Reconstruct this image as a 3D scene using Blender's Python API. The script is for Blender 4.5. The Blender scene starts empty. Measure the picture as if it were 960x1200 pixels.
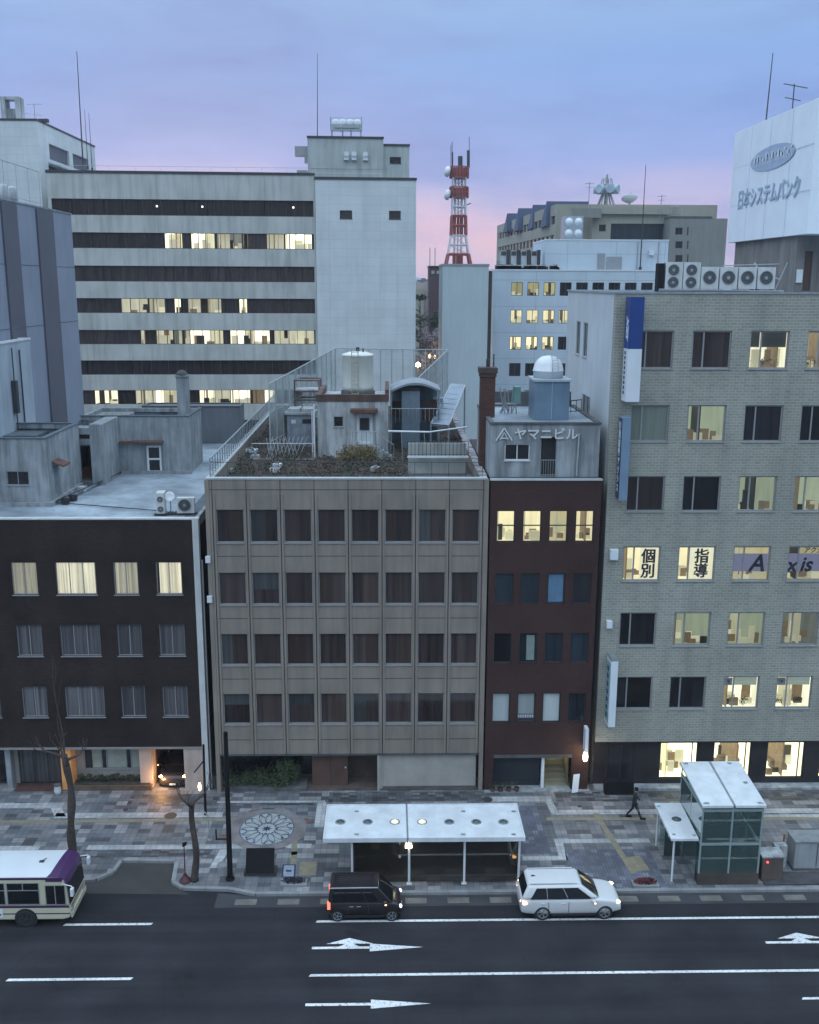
import bpy, bmesh, math, random
from mathutils import Vector, Matrix
random.seed(7)
SC = bpy.context.scene
COL = SC.collection
R = math.radians
# ------------------------------------------------------------------ camera
FPX, CW, CH, EYE = 1180.0, 960.0, 1200.0, 28.0
_p, _y, _r = R(12.84), R(1.24), R(0.25)
_f = Vector((math.sin(_y)*math.cos(_p), math.cos(_y)*math.cos(_p), -math.sin(_p)))
_x = Vector((math.cos(_y), -math.sin(_y), 0)); _u = _x.cross(_f)
_x, _u = _x*math.cos(_r)+_u*math.sin(_r), -_x*math.sin(_r)+_u*math.cos(_r)
cd = bpy.data.cameras.new('camera'); cam = bpy.data.objects.new('camera', cd); COL.objects.link(cam)
cd.sensor_fit = 'HORIZONTAL'; cd.sensor_width = 36; cd.lens = 36*FPX/CW; cd.clip_end = 6000; cd.clip_start = .2
_m = Matrix((_x, _u, -_f)).transposed().to_4x4(); _m.translation = (0, 0, EYE); cam.matrix_world = _m
SC.camera = cam
# ------------------------------------------------------------------ world and sun
W = bpy.data.worlds.new('World'); SC.world = W; W.use_nodes = True
nt = W.node_tree; nt.nodes.clear()
def N(t, k, **kw):
    n = t.nodes.new(k)
    for a, b in kw.items(): setattr(n, a, b)
    return n
SUN_EL, SUN_ROT = R(3), R(-10)
sky = N(nt, 'ShaderNodeTexSky', sky_type='NISHITA', sun_disc=False, sun_elevation=SUN_EL, sun_rotation=SUN_ROT)
bg1 = N(nt, 'ShaderNodeBackground'); bg1.inputs[1].default_value = .006
nt.links.new(sky.outputs[0], bg1.inputs[0])
tc = N(nt, 'ShaderNodeTexCoord'); sep = N(nt, 'ShaderNodeSeparateXYZ'); nt.links.new(tc.outputs['Generated'], sep.inputs[0])
def ramp(t, stops, interp='LINEAR'):
    r = N(t, 'ShaderNodeValToRGB'); e = r.color_ramp.elements; r.color_ramp.interpolation = interp
    while len(e) > 1: e.remove(e[-1])
    e[0].position = stops[0][0]; e[0].color = (*stops[0][1], 1)
    for p, c in stops[1:]:
        q = e.new(p); q.color = (*c, 1)
    return r
def srgb(*c): return tuple(((v/255)/12.92 if v/255 <= .04045 else ((v/255+.055)/1.055)**2.4) for v in c)
mp = N(nt, 'ShaderNodeMapping'); mp.inputs['Scale'].default_value = (2.2, 2.2, 9)
nt.links.new(tc.outputs['Generated'], mp.inputs[0])
nz = N(nt, 'ShaderNodeTexNoise'); nz.inputs['Scale'].default_value = 1.5; nz.inputs['Detail'].default_value = 8; nz.inputs['Roughness'].default_value = .6
nt.links.new(mp.outputs[0], nz.inputs[0])
mad = N(nt, 'ShaderNodeMath', operation='MULTIPLY_ADD'); mad.inputs[1].default_value = .085
nt.links.new(nz.outputs[0], mad.inputs[0])
sub = N(nt, 'ShaderNodeMath', operation='SUBTRACT'); sub.inputs[1].default_value = .043
nt.links.new(sep.outputs[2], mad.inputs[2]); nt.links.new(mad.outputs[0], sub.inputs[0])
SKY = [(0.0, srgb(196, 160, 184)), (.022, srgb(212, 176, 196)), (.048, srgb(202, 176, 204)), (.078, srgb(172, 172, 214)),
       (.108, srgb(140, 162, 218)), (.19, srgb(130, 164, 218)), (.27, srgb(146, 178, 218)), (.36, (.44,.59,.78)), (.6, (1.0,1.28,1.58)), (1, (1.35,1.70,2.04))]  # upper stops brighter than real dusk, added as fill for the facades
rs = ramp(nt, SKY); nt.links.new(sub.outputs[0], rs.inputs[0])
SKY2 = [(0.0, (.10,.13,.19)), (.06, (.13,.17,.25)), (.15, (.24,.32,.44)), (.36, (.52,.70,.88)), (.6, (1.14,1.44,1.76)), (1, (1.45,1.80,2.16))]  # rear sky, upper stops boosted for the same facade fill
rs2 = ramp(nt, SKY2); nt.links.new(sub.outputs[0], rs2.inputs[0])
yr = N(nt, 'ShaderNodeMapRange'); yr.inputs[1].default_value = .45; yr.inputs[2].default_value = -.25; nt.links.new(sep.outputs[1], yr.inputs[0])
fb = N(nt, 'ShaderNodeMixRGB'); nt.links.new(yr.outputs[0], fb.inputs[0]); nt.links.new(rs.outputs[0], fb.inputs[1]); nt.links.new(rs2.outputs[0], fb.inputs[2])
# blue-grey clouds
rc = ramp(nt, [(.45, (0, 0, 0)), (.72, (1, 1, 1))]); nt.links.new(nz.outputs[0], rc.inputs[0])
mx = N(nt, 'ShaderNodeMixRGB'); mx.inputs[2].default_value = (*srgb(116, 140, 198), 1)
mm = N(nt, 'ShaderNodeMath', operation='MULTIPLY'); mm.inputs[1].default_value = .75
nt.links.new(rc.outputs[0], mm.inputs[0]); fr_ = N(nt, 'ShaderNodeMath', operation='SUBTRACT'); fr_.inputs[0].default_value = 1; nt.links.new(yr.outputs[0], fr_.inputs[1])
zl = N(nt, 'ShaderNodeMapRange'); zl.inputs[1].default_value = .3; zl.inputs[2].default_value = .45; zl.inputs[3].default_value = 1; zl.inputs[4].default_value = 0; nt.links.new(sep.outputs[2], zl.inputs[0])
m5 = N(nt, 'ShaderNodeMath', operation='MULTIPLY'); nt.links.new(mm.outputs[0], m5.inputs[0]); nt.links.new(fr_.outputs[0], m5.inputs[1])
m6 = N(nt, 'ShaderNodeMath', operation='MULTIPLY'); nt.links.new(m5.outputs[0], m6.inputs[0]); nt.links.new(zl.outputs[0], m6.inputs[1])
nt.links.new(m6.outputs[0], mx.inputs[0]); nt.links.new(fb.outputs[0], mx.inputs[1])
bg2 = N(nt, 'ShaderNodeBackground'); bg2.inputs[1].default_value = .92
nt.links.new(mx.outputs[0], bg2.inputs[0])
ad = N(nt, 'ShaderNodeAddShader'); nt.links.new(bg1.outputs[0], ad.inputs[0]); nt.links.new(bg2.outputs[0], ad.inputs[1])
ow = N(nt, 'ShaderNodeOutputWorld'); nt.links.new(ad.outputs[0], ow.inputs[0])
sl = bpy.data.lights.new('soft_sky_sun', 'SUN'); sl.energy = .25; sl.angle = R(40); sl.color = (.85, .9, 1)
so = bpy.data.objects.new('soft_sky_sun', sl); COL.objects.link(so); so.rotation_euler = (R(48), 0, R(-38))
SC.view_settings.view_transform = 'Standard'; SC.view_settings.look = 'None'; SC.view_settings.exposure = .3; SC.view_settings.gamma = 1
try:
    SC.cycles.max_bounces = 6; SC.cycles.diffuse_bounces = 3; SC.cycles.transparent_max_bounces = 12
    SC.cycles.use_denoising = True; SC.cycles.sample_clamp_indirect = 4
except Exception: pass
# ------------------------------------------------------------------ pixel helpers (points of the real place, from the survey of the photograph)
def ray(px, py): return _x*((px-480)/FPX) - _u*((py-600)/FPX) + _f
def at(px, py, Y):
    d = ray(px, py); return Vector((0, 0, EYE)) + d*(Y/d.y)
def gr(px, py, z=0.0):
    d = ray(px, py); return Vector((0, 0, EYE)) + d*((z-EYE)/d.z)
# ------------------------------------------------------------------ mesh builder
class MB:
    def __init__(s): s.v = []; s.f = []; s.mi = []; s.M = Matrix(); s.m = 0
    def add(s, vs, fs):
        b = len(s.v); s.v += [s.M @ Vector(v) for v in vs]; s.f += [tuple(b+i for i in f) for f in fs]; s.mi += [s.m]*len(fs); return s
    def quad(s, a, b, c, d): return s.add([a, b, c, d], [(0, 1, 2, 3)])
    def box(s, x0, x1, y0, y1, z0, z1):
        return s.add([(x0,y0,z0),(x1,y0,z0),(x1,y1,z0),(x0,y1,z0),(x0,y0,z1),(x1,y0,z1),(x1,y1,z1),(x0,y1,z1)],
                     [(0,3,2,1),(4,5,6,7),(0,1,5,4),(1,2,6,5),(2,3,7,6),(3,0,4,7)])
    def bar(s, p, q, r, n=6, r2=None):
        p, q = Vector(p), Vector(q); r2 = r if r2 is None else r2; d = (q-p)
        if d.length < 1e-6: return s
        d.normalize(); a = d.orthogonal().normalized(); b = d.cross(a); vs = []
        for k in range(n):
            t = 2*math.pi*k/n + math.pi/n; o = a*math.cos(t)+b*math.sin(t); vs += [p+o*r, q+o*r2]
        fs = [(2*k, (2*k+2) % (2*n), (2*k+3) % (2*n), 2*k+1) for k in range(n)]
        fs += [tuple(2*k for k in range(n))[::-1], tuple(2*k+1 for k in range(n))]
        return s.add(vs, fs)
    def tube(s, pts, rad, n=12):
        vs = []; pts = [Vector(p) for p in pts]
        for i, p in enumerate(pts):
            d = (pts[min(i+1, len(pts)-1)]-pts[max(i-1, 0)]).normalized(); a = d.cross(Vector((.3,.9,.1))).normalized(); b = d.cross(a)
            vs += [p+(a*math.cos(2*math.pi*k/n)+b*math.sin(2*math.pi*k/n))*rad[i] for k in range(n)]
        m = len(pts)
        fs = [(i*n+k, i*n+(k+1) % n, (i+1)*n+(k+1) % n, (i+1)*n+k) for i in range(m-1) for k in range(n)]+[tuple(range(n))[::-1], tuple((m-1)*n+k for k in range(n))]
        return s.add(vs, fs)
    def lathe(s, c, prof, n=24):
        c = Vector(c); vs = []; k = len(prof)
        for i in range(n):
            t = 2*math.pi*i/n
            vs += [c+Vector((r*math.cos(t), r*math.sin(t), z)) for r, z in prof]
        fs = [(i*k+j, ((i+1) % n)*k+j, ((i+1) % n)*k+j+1, i*k+j+1) for i in range(n) for j in range(k-1)]
        return s.add(vs, fs)
    def poly(s, pts, z0, z1):
        n = len(pts)
        return s.add([(x, y, z0) for x, y in pts]+[(x, y, z1) for x, y in pts],
                     [tuple(range(n))[::-1], tuple(range(n, 2*n))]+[(i, (i+1) % n, n+(i+1) % n, n+i) for i in range(n)])
    def sheet(s, pts, z): return s.add([(x, y, z) for x, y in pts], [tuple(range(len(pts)))])
    def wall(s, w, h, holes, d, x0=0, z0=0):
        """vertical wall in the XZ plane facing -Y, holes (x0,x1,z0,z1), reveals d deep towards +Y"""
        xs = sorted({x0, x0+w, *[v for a in holes for v in a[:2]]}); zs = sorted({z0, z0+h, *[v for a in holes for v in a[2:]]})
        xs = [x for x in xs if x0-1e-6 <= x <= x0+w+1e-6]; zs = [z for z in zs if z0-1e-6 <= z <= z0+h+1e-6]
        for i in range(len(xs)-1):
            for j in range(len(zs)-1):
                cx, cz = (xs[i]+xs[i+1])/2, (zs[j]+zs[j+1])/2
                if any(a[0] < cx < a[1] and a[2] < cz < a[3] for a in holes): continue
                s.quad((xs[i],0,zs[j]), (xs[i+1],0,zs[j]), (xs[i+1],0,zs[j+1]), (xs[i],0,zs[j+1]))
        for a, b, c, e in holes:
            s.quad((a,0,c),(a,0,e),(a,d,e),(a,d,c)); s.quad((b,0,c),(b,d,c),(b,d,e),(b,0,e))
            s.quad((a,0,c),(a,d,c),(b,d,c),(b,0,c)); s.quad((a,0,e),(b,0,e),(b,d,e),(a,d,e))
        return s
    def mesh(s, name, mats, smooth=False):
        me = bpy.data.meshes.new(name); me.from_pydata([tuple(v) for v in s.v], [], s.f)
        for m in (mats if isinstance(mats, (list, tuple)) else [mats]):
            if m: me.materials.append(m)
        me.polygons.foreach_set('material_index', s.mi)
        if smooth: me.polygons.foreach_set('use_smooth', [True]*len(s.f))
        me.update(); return me
    def build(s, name, mats, parent=None, smooth=False, loc=None, world=True):
        """vertices are in world axes; with a parent they are stored relative to it"""
        if parent is not None and world and loc is None:
            inv = WM(parent).inverted()
            s.v = [inv @ v for v in s.v]
        elif parent is None and loc is not None:
            s.v = [v-Vector(loc) for v in s.v]
        o = bpy.data.objects.new(name, s.mesh(name, mats, smooth)); COL.objects.link(o)
        if parent is not None:
            o.parent = parent
            if loc is not None: o.location = loc
        elif loc is not None: o.location = loc
        return o
def WM(o):
    m = Matrix.LocRotScale(o.location, o.rotation_euler, o.scale)
    return WM(o.parent) @ m if o.parent else m
def tag(o, label, cat, group=None, kind=None):
    o['label'] = label; o['category'] = cat
    if group: o['group'] = group
    if kind: o['kind'] = kind
    return o
def thing(name, label, cat, loc=(0,0,0), rz=0, group=None):
    o = bpy.data.objects.new(name, None); COL.objects.link(o); o.location = loc; o.rotation_euler = (0, 0, rz)
    o.empty_display_size = .5
    return tag(o, label, cat, group)
def struct(o): o['kind'] = 'structure'; return o
def kids(o): return [c for c in bpy.data.objects if c.parent == o]
def dup(o, loc, label=None, parent=None, rz=None):
    c = o.copy(); COL.objects.link(c); c.parent = parent
    if loc is not None: c.location = loc
    if rz is not None: c.rotation_euler = (0, 0, rz)
    if label: c['label'] = label
    for k in kids(o): dup(k, None, None, c)
    return c
def foliage(mb, c, rad, n, s, flat=.8):
    c = Vector(c)
    for _ in range(n):
        while True:
            q = Vector((random.uniform(-1,1), random.uniform(-1,1), random.uniform(-1,1)))
            if q.length <= 1: break
        p = c+Vector((q.x*rad[0], q.y*rad[1], q.z*rad[2]))
        a = Vector((random.gauss(0,1), random.gauss(0,1), random.gauss(0,.7))).normalized(); b = a.orthogonal().normalized()
        b.rotate(Matrix.Rotation(random.uniform(0, 6.28), 3, a)); e = s*random.uniform(.5, 1.3)
        cc = a.cross(b); mb.quad(p-b*e, p-cc*e*flat*.6, p+b*e, p+cc*e*flat*.6)
# ------------------------------------------------------------------ materials
MATS = {}
def nodes(m): return m.node_tree.nodes, m.node_tree.links
def mat(name, col, rough=.7, var=.12, scale=1.5, metal=0, streak=0, bump=0, emit=None, es=0, spec=.5, dirt=None, fine=0):
    if name in MATS: return MATS[name]
    m = bpy.data.materials.new(name); m.use_nodes = True; t = m.node_tree; b = t.nodes['Principled BSDF']
    b.inputs['Roughness'].default_value = rough; b.inputs['Metallic'].default_value = metal; b.inputs['Specular IOR Level'].default_value = spec
    tcn = N(t, 'ShaderNodeTexCoord'); co = tcn.outputs['Object']
    n = N(t, 'ShaderNodeTexNoise'); n.inputs['Scale'].default_value = scale; n.inputs['Detail'].default_value = 6; t.links.new(co, n.inputs[0])
    r = ramp(t, [(.3, tuple(c*(1-var) for c in col)), (.7, tuple(min(1, c*(1+var)) for c in col))]); t.links.new(n.outputs[0], r.inputs[0])
    out = r.outputs[0]
    if streak:
        mpn = N(t, 'ShaderNodeMapping'); mpn.inputs['Scale'].default_value = (1.6, 1.6, .16); t.links.new(co, mpn.inputs[0])
        n2 = N(t, 'ShaderNodeTexNoise'); n2.inputs['Scale'].default_value = 1.3; n2.inputs['Detail'].default_value = 7; n2.inputs['Roughness'].default_value = .65
        t.links.new(mpn.outputs[0], n2.inputs[0])
        r2 = ramp(t, [(.42, (0,0,0)), (.68, (1,1,1))]); t.links.new(n2.outputs[0], r2.inputs[0])
        mu = N(t, 'ShaderNodeMath', operation='MULTIPLY'); mu.inputs[1].default_value = streak; t.links.new(r2.outputs[0], mu.inputs[0])
        mi = N(t, 'ShaderNodeMixRGB'); t.links.new(mu.outputs[0], mi.inputs[0]); t.links.new(out, mi.inputs[1])
        mi.inputs[2].default_value = (*(dirt or tuple(c*.35 for c in col)), 1); out = mi.outputs[0]
    if fine:
        n3 = N(t, 'ShaderNodeTexNoise'); n3.inputs['Scale'].default_value = 28; n3.inputs['Detail'].default_value = 3; t.links.new(co, n3.inputs[0])
        r3 = ramp(t, [(.3, (1-fine,)*3), (.7, (1+fine,)*3)]); t.links.new(n3.outputs[0], r3.inputs[0])
        mi = N(t, 'ShaderNodeMixRGB', blend_type='MULTIPLY'); mi.inputs[0].default_value = 1; t.links.new(out, mi.inputs[1]); t.links.new(r3.outputs[0], mi.inputs[2]); out = mi.outputs[0]
    t.links.new(out, b.inputs['Base Color'])
    if bump:
        bn = N(t, 'ShaderNodeBump'); bn.inputs['Strength'].default_value = bump; bn.inputs['Distance'].default_value = .03
        n4 = N(t, 'ShaderNodeTexNoise'); n4.inputs['Scale'].default_value = scale*8; t.links.new(co, n4.inputs[0])
        t.links.new(n4.outputs[0], bn.inputs['Height']); t.links.new(bn.outputs[0], b.inputs['Normal'])
    if emit: b.inputs['Emission Color'].default_value = (*emit, 1); b.inputs['Emission Strength'].default_value = es
    MATS[name] = m; return m
def tile_mat(name, c1, c2, mortar, bw, bh, ms, rough=.7, offset=.5, streak=0, bump=.4, dirt=None, big=.2):
    """tiles on upright faces: u = x + y, v = z"""
    m = bpy.data.materials.new(name); m.use_nodes = True; t = m.node_tree; b = t.nodes['Principled BSDF']; b.inputs['Roughness'].default_value = rough; b.inputs['Specular IOR Level'].default_value = .25
    tcn = N(t, 'ShaderNodeTexCoord'); s = N(t, 'ShaderNodeSeparateXYZ'); t.links.new(tcn.outputs['Object'], s.inputs[0])
    a = N(t, 'ShaderNodeMath', operation='ADD'); t.links.new(s.outputs[0], a.inputs[0]); t.links.new(s.outputs[1], a.inputs[1])
    c = N(t, 'ShaderNodeCombineXYZ'); t.links.new(a.outputs[0], c.inputs[0]); t.links.new(s.outputs[2], c.inputs[1])
    br = N(t, 'ShaderNodeTexBrick'); br.offset = offset; br.inputs['Scale'].default_value = 1
    br.inputs['Brick Width'].default_value = bw; br.inputs['Row Height'].default_value = bh; br.inputs['Mortar Size'].default_value = ms; br.inputs['Mortar Smooth'].default_value = .2
    br.inputs['Color1'].default_value = (*c1, 1); br.inputs['Color2'].default_value = (*c2, 1); br.inputs['Mortar'].default_value = (*mortar, 1)
    t.links.new(c.outputs[0], br.inputs[0]); out = br.outputs[0]
    n = N(t, 'ShaderNodeTexNoise'); n.inputs['Scale'].default_value = .35; n.inputs['Detail'].default_value = 5; t.links.new(tcn.outputs['Object'], n.inputs[0])
    r = ramp(t, [(.3, (1-big,)*3), (.7, (1+big,)*3)]); t.links.new(n.outputs[0], r.inputs[0])
    mi = N(t, 'ShaderNodeMixRGB', blend_type='MULTIPLY'); mi.inputs[0].default_value = 1; t.links.new(out, mi.inputs[1]); t.links.new(r.outputs[0], mi.inputs[2]); out = mi.outputs[0]
    if streak:
        mpn = N(t, 'ShaderNodeMapping'); mpn.inputs['Scale'].default_value = (1.2, 1.2, .12); t.links.new(tcn.outputs['Object'], mpn.inputs[0])
        n2 = N(t, 'ShaderNodeTexNoise'); n2.inputs['Scale'].default_value = 1.3; n2.inputs['Detail'].default_value = 7; t.links.new(mpn.outputs[0], n2.inputs[0])
        r2 = ramp(t, [(.45, (0,0,0)), (.7, (1,1,1))]); t.links.new(n2.outputs[0], r2.inputs[0])
        mu = N(t, 'ShaderNodeMath', operation='MULTIPLY'); mu.inputs[1].default_value = streak; t.links.new(r2.outputs[0], mu.inputs[0])
        mj = N(t, 'ShaderNodeMixRGB'); t.links.new(mu.outputs[0], mj.inputs[0]); t.links.new(out, mj.inputs[1]); mj.inputs[2].default_value = (*(dirt or tuple(v*.4 for v in c1)), 1); out = mj.outputs[0]
    t.links.new(out, b.inputs['Base Color'])
    bn = N(t, 'ShaderNodeBump'); bn.inputs['Strength'].default_value = bump; bn.inputs['Distance'].default_value = .02; bn.invert = True
    t.links.new(br.outputs['Fac'], bn.inputs['Height']); t.links.new(bn.outputs[0], b.inputs['Normal'])
    return m
def paving_mat(name, cols, cell=.6, joint=.3, cy=None):
    """ground laid with blocks: a random tone per group of blocks, thin joints"""
    m = bpy.data.materials.new(name); m.use_nodes = True; t = m.node_tree; b = t.nodes['Principled BSDF']; b.inputs['Roughness'].default_value = .62
    tcn = N(t, 'ShaderNodeTexCoord')
    v = N(t, 'ShaderNodeVectorMath', operation='DIVIDE'); v.inputs[1].default_value = (cell, cy or cell*.66, 1); t.links.new(tcn.outputs['Object'], v.inputs[0])
    f = N(t, 'ShaderNodeVectorMath', operation='FLOOR'); t.links.new(v.outputs[0], f.inputs[0])
    s = N(t, 'ShaderNodeSeparateXYZ'); t.links.new(f.outputs[0], s.inputs[0]); cb = N(t, 'ShaderNodeCombineXYZ'); t.links.new(s.outputs[0], cb.inputs[0]); t.links.new(s.outputs[1], cb.inputs[1])
    wn = N(t, 'ShaderNodeTexWhiteNoise'); wn.noise_dimensions = '2D'; t.links.new(cb.outputs[0], wn.inputs[0])
    r = ramp(t, cols, 'CONSTANT'); t.links.new(wn.outputs[0], r.inputs[0])
    br = N(t, 'ShaderNodeTexBrick'); br.offset = 0; br.inputs['Scale'].default_value = 1; br.inputs['Brick Width'].default_value = joint; br.inputs['Row Height'].default_value = joint
    br.inputs['Mortar Size'].default_value = .012; br.inputs['Color1'].default_value = (1,1,1,1); br.inputs['Color2'].default_value = (.84,.84,.86,1); br.inputs['Mortar'].default_value = (.5,.5,.52,1)
    t.links.new(tcn.outputs['Object'], br.inputs[0])
    mi = N(t, 'ShaderNodeMixRGB', blend_type='MULTIPLY'); mi.inputs[0].default_value = 1; t.links.new(r.outputs[0], mi.inputs[1]); t.links.new(br.outputs[0], mi.inputs[2])
    n = N(t, 'ShaderNodeTexNoise'); n.inputs['Scale'].default_value = .5; n.inputs['Detail'].default_value = 6; t.links.new(tcn.outputs['Object'], n.inputs[0])
    r2 = ramp(t, [(.3, (.72,)*3), (.7, (1.2,)*3)]); t.links.new(n.outputs[0], r2.inputs[0])
    mj = N(t, 'ShaderNodeMixRGB', blend_type='MULTIPLY'); mj.inputs[0].default_value = 1; t.links.new(mi.outputs[0], mj.inputs[1]); t.links.new(r2.outputs[0], mj.inputs[2])
    t.links.new(mj.outputs[0], b.inputs['Base Color']); return m
def glass_mat(name='window_glass', tint=(.85,.9,.9), trans=.9, rough=.03, milk=0, mcol=(.2,.3,.3)):
    m = bpy.data.materials.new(name); m.use_nodes = True; t = m.node_tree; t.nodes.clear()
    o = N(t, 'ShaderNodeOutputMaterial'); tr = N(t, 'ShaderNodeBsdfTransparent'); tr.inputs[0].default_value = (*tint, 1)
    gl = N(t, 'ShaderNodeBsdfGlossy'); gl.inputs['Roughness'].default_value = rough
    fr = N(t, 'ShaderNodeFresnel'); fr.inputs[0].default_value = 1.5
    n = N(t, 'ShaderNodeTexNoise'); n.inputs['Scale'].default_value = 1; tcn = N(t, 'ShaderNodeTexCoord'); t.links.new(tcn.outputs['Object'], n.inputs[0])
    ml = N(t, 'ShaderNodeMath', operation='MULTIPLY'); ml.inputs[1].default_value = 1-trans+.1; t.links.new(n.outputs[0], ml.inputs[0])
    ad2 = N(t, 'ShaderNodeMath', operation='ADD'); t.links.new(fr.outputs[0], ad2.inputs[0]); t.links.new(ml.outputs[0], ad2.inputs[1])
    mx2 = N(t, 'ShaderNodeMixShader'); t.links.new(ad2.outputs[0], mx2.inputs[0]); t.links.new(tr.outputs[0], mx2.inputs[1]); t.links.new(gl.outputs[0], mx2.inputs[2])
    if milk:
        df = N(t, 'ShaderNodeBsdfDiffuse'); df.inputs[0].default_value = (*mcol, 1); m3 = N(t, 'ShaderNodeMixShader'); m3.inputs[0].default_value = milk
        t.links.new(mx2.outputs[0], m3.inputs[1]); t.links.new(df.outputs[0], m3.inputs[2]); t.links.new(m3.outputs[0], o.inputs[0]); return m
    t.links.new(mx2.outputs[0], o.inputs[0]); return m
def net_mat(name, col, dens):
    m = bpy.data.materials.new(name); m.use_nodes = True; t = m.node_tree; b = t.nodes['Principled BSDF']
    b.inputs['Base Color'].default_value = (*col, 1); b.inputs['Roughness'].default_value = .7
    tcn = N(t, 'ShaderNodeTexCoord'); n = N(t, 'ShaderNodeTexNoise'); n.inputs['Scale'].default_value = .6; t.links.new(tcn.outputs['Object'], n.inputs[0])
    ml = N(t, 'ShaderNodeMath', operation='MULTIPLY'); ml.inputs[1].default_value = dens*2; t.links.new(n.outputs[0], ml.inputs[0]); t.links.new(ml.outputs[0], b.inputs['Alpha'])
    return m
def pane_mat(name, col, var=.35, rough=.12, sc=2.2, warm=None):
    """dark glass with curtains or blinds close behind: faint upright bands, different for each window"""
    m = bpy.data.materials.new(name); m.use_nodes = True; t = m.node_tree; b = t.nodes['Principled BSDF']; b.inputs['Roughness'].default_value = rough
    tcn = N(t, 'ShaderNodeTexCoord'); oi = N(t, 'ShaderNodeObjectInfo')
    mpn = N(t, 'ShaderNodeMapping'); mpn.inputs['Scale'].default_value = (sc, sc, .12); t.links.new(tcn.outputs['Object'], mpn.inputs[0])
    n = N(t, 'ShaderNodeTexNoise'); n.noise_dimensions = '4D'; n.inputs['Scale'].default_value = 1.6; n.inputs['Detail'].default_value = 4
    ml = N(t, 'ShaderNodeMath', operation='MULTIPLY'); ml.inputs[1].default_value = 50; t.links.new(oi.outputs['Random'], ml.inputs[0])
    t.links.new(mpn.outputs[0], n.inputs['Vector']); t.links.new(ml.outputs[0], n.inputs['W'])
    r = ramp(t, [(.3, tuple(c*(1-var) for c in col)), (.72, tuple(c*(1+var) for c in (warm or col)))]); t.links.new(n.outputs[0], r.inputs[0])
    hsv = N(t, 'ShaderNodeHueSaturation'); mr = N(t, 'ShaderNodeMapRange'); mr.inputs[3].default_value = .6; mr.inputs[4].default_value = 1.4
    t.links.new(oi.outputs['Random'], mr.inputs[0]); t.links.new(mr.outputs[0], hsv.inputs['Value']); t.links.new(r.outputs[0], hsv.inputs['Color'])
    t.links.new(hsv.outputs[0], b.inputs['Base Color']); return m
def room_mat(name, col, strength, clutter=.6, sample=False, sc=1.0):
    """the inside of a room with its lights on: bright ceiling, paler walls, dark furniture low down"""
    m = bpy.data.materials.new(name); m.use_nodes = True; t = m.node_tree; t.nodes.clear()
    o = N(t, 'ShaderNodeOutputMaterial'); e = N(t, 'ShaderNodeEmission'); e.inputs[1].default_value = strength; t.links.new(e.outputs[0], o.inputs[0])
    tcn = N(t, 'ShaderNodeTexCoord'); oi = N(t, 'ShaderNodeObjectInfo'); s = N(t, 'ShaderNodeSeparateXYZ'); t.links.new(tcn.outputs['Object'], s.inputs[0])
    ml = N(t, 'ShaderNodeMath', operation='MULTIPLY'); ml.inputs[1].default_value = 70; t.links.new(oi.outputs['Random'], ml.inputs[0])
    mq = N(t, 'ShaderNodeMapping'); mq.inputs['Scale'].default_value = (2.2, 2.2, .35); t.links.new(tcn.outputs['Object'], mq.inputs[0])
    n = N(t, 'ShaderNodeTexNoise'); n.noise_dimensions = '4D'; n.inputs['Scale'].default_value = 1.1*sc; n.inputs['Detail'].default_value = 3; t.links.new(mq.outputs[0], n.inputs['Vector']); t.links.new(ml.outputs[0], n.inputs['W'])
    r = ramp(t, [(.3, tuple(c*(1-.45*clutter) for c in col)), (.6, col)]); t.links.new(n.outputs[0], r.inputs[0])
    mi = r
    hsv = N(t, 'ShaderNodeHueSaturation'); mr = N(t, 'ShaderNodeMapRange'); mr.inputs[3].default_value = .7; mr.inputs[4].default_value = 1.15
    t.links.new(oi.outputs['Random'], mr.inputs[0]); t.links.new(mr.outputs[0], hsv.inputs['Value']); t.links.new(mi.outputs[0], hsv.inputs['Color']); t.links.new(hsv.outputs[0], e.inputs[0])
    if not sample:
        try: m.cycles.emission_sampling = 'NONE'
        except Exception: pass
    return m
def emis(name, col, st, sample=True):
    if name in MATS: return MATS[name]
    m = mat(name, tuple(c*.5 for c in col), .4, 0, emit=col, es=st)
    if not sample:
        try: m.cycles.emission_sampling = 'NONE'
        except Exception: pass
    return m
M = {}
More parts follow.
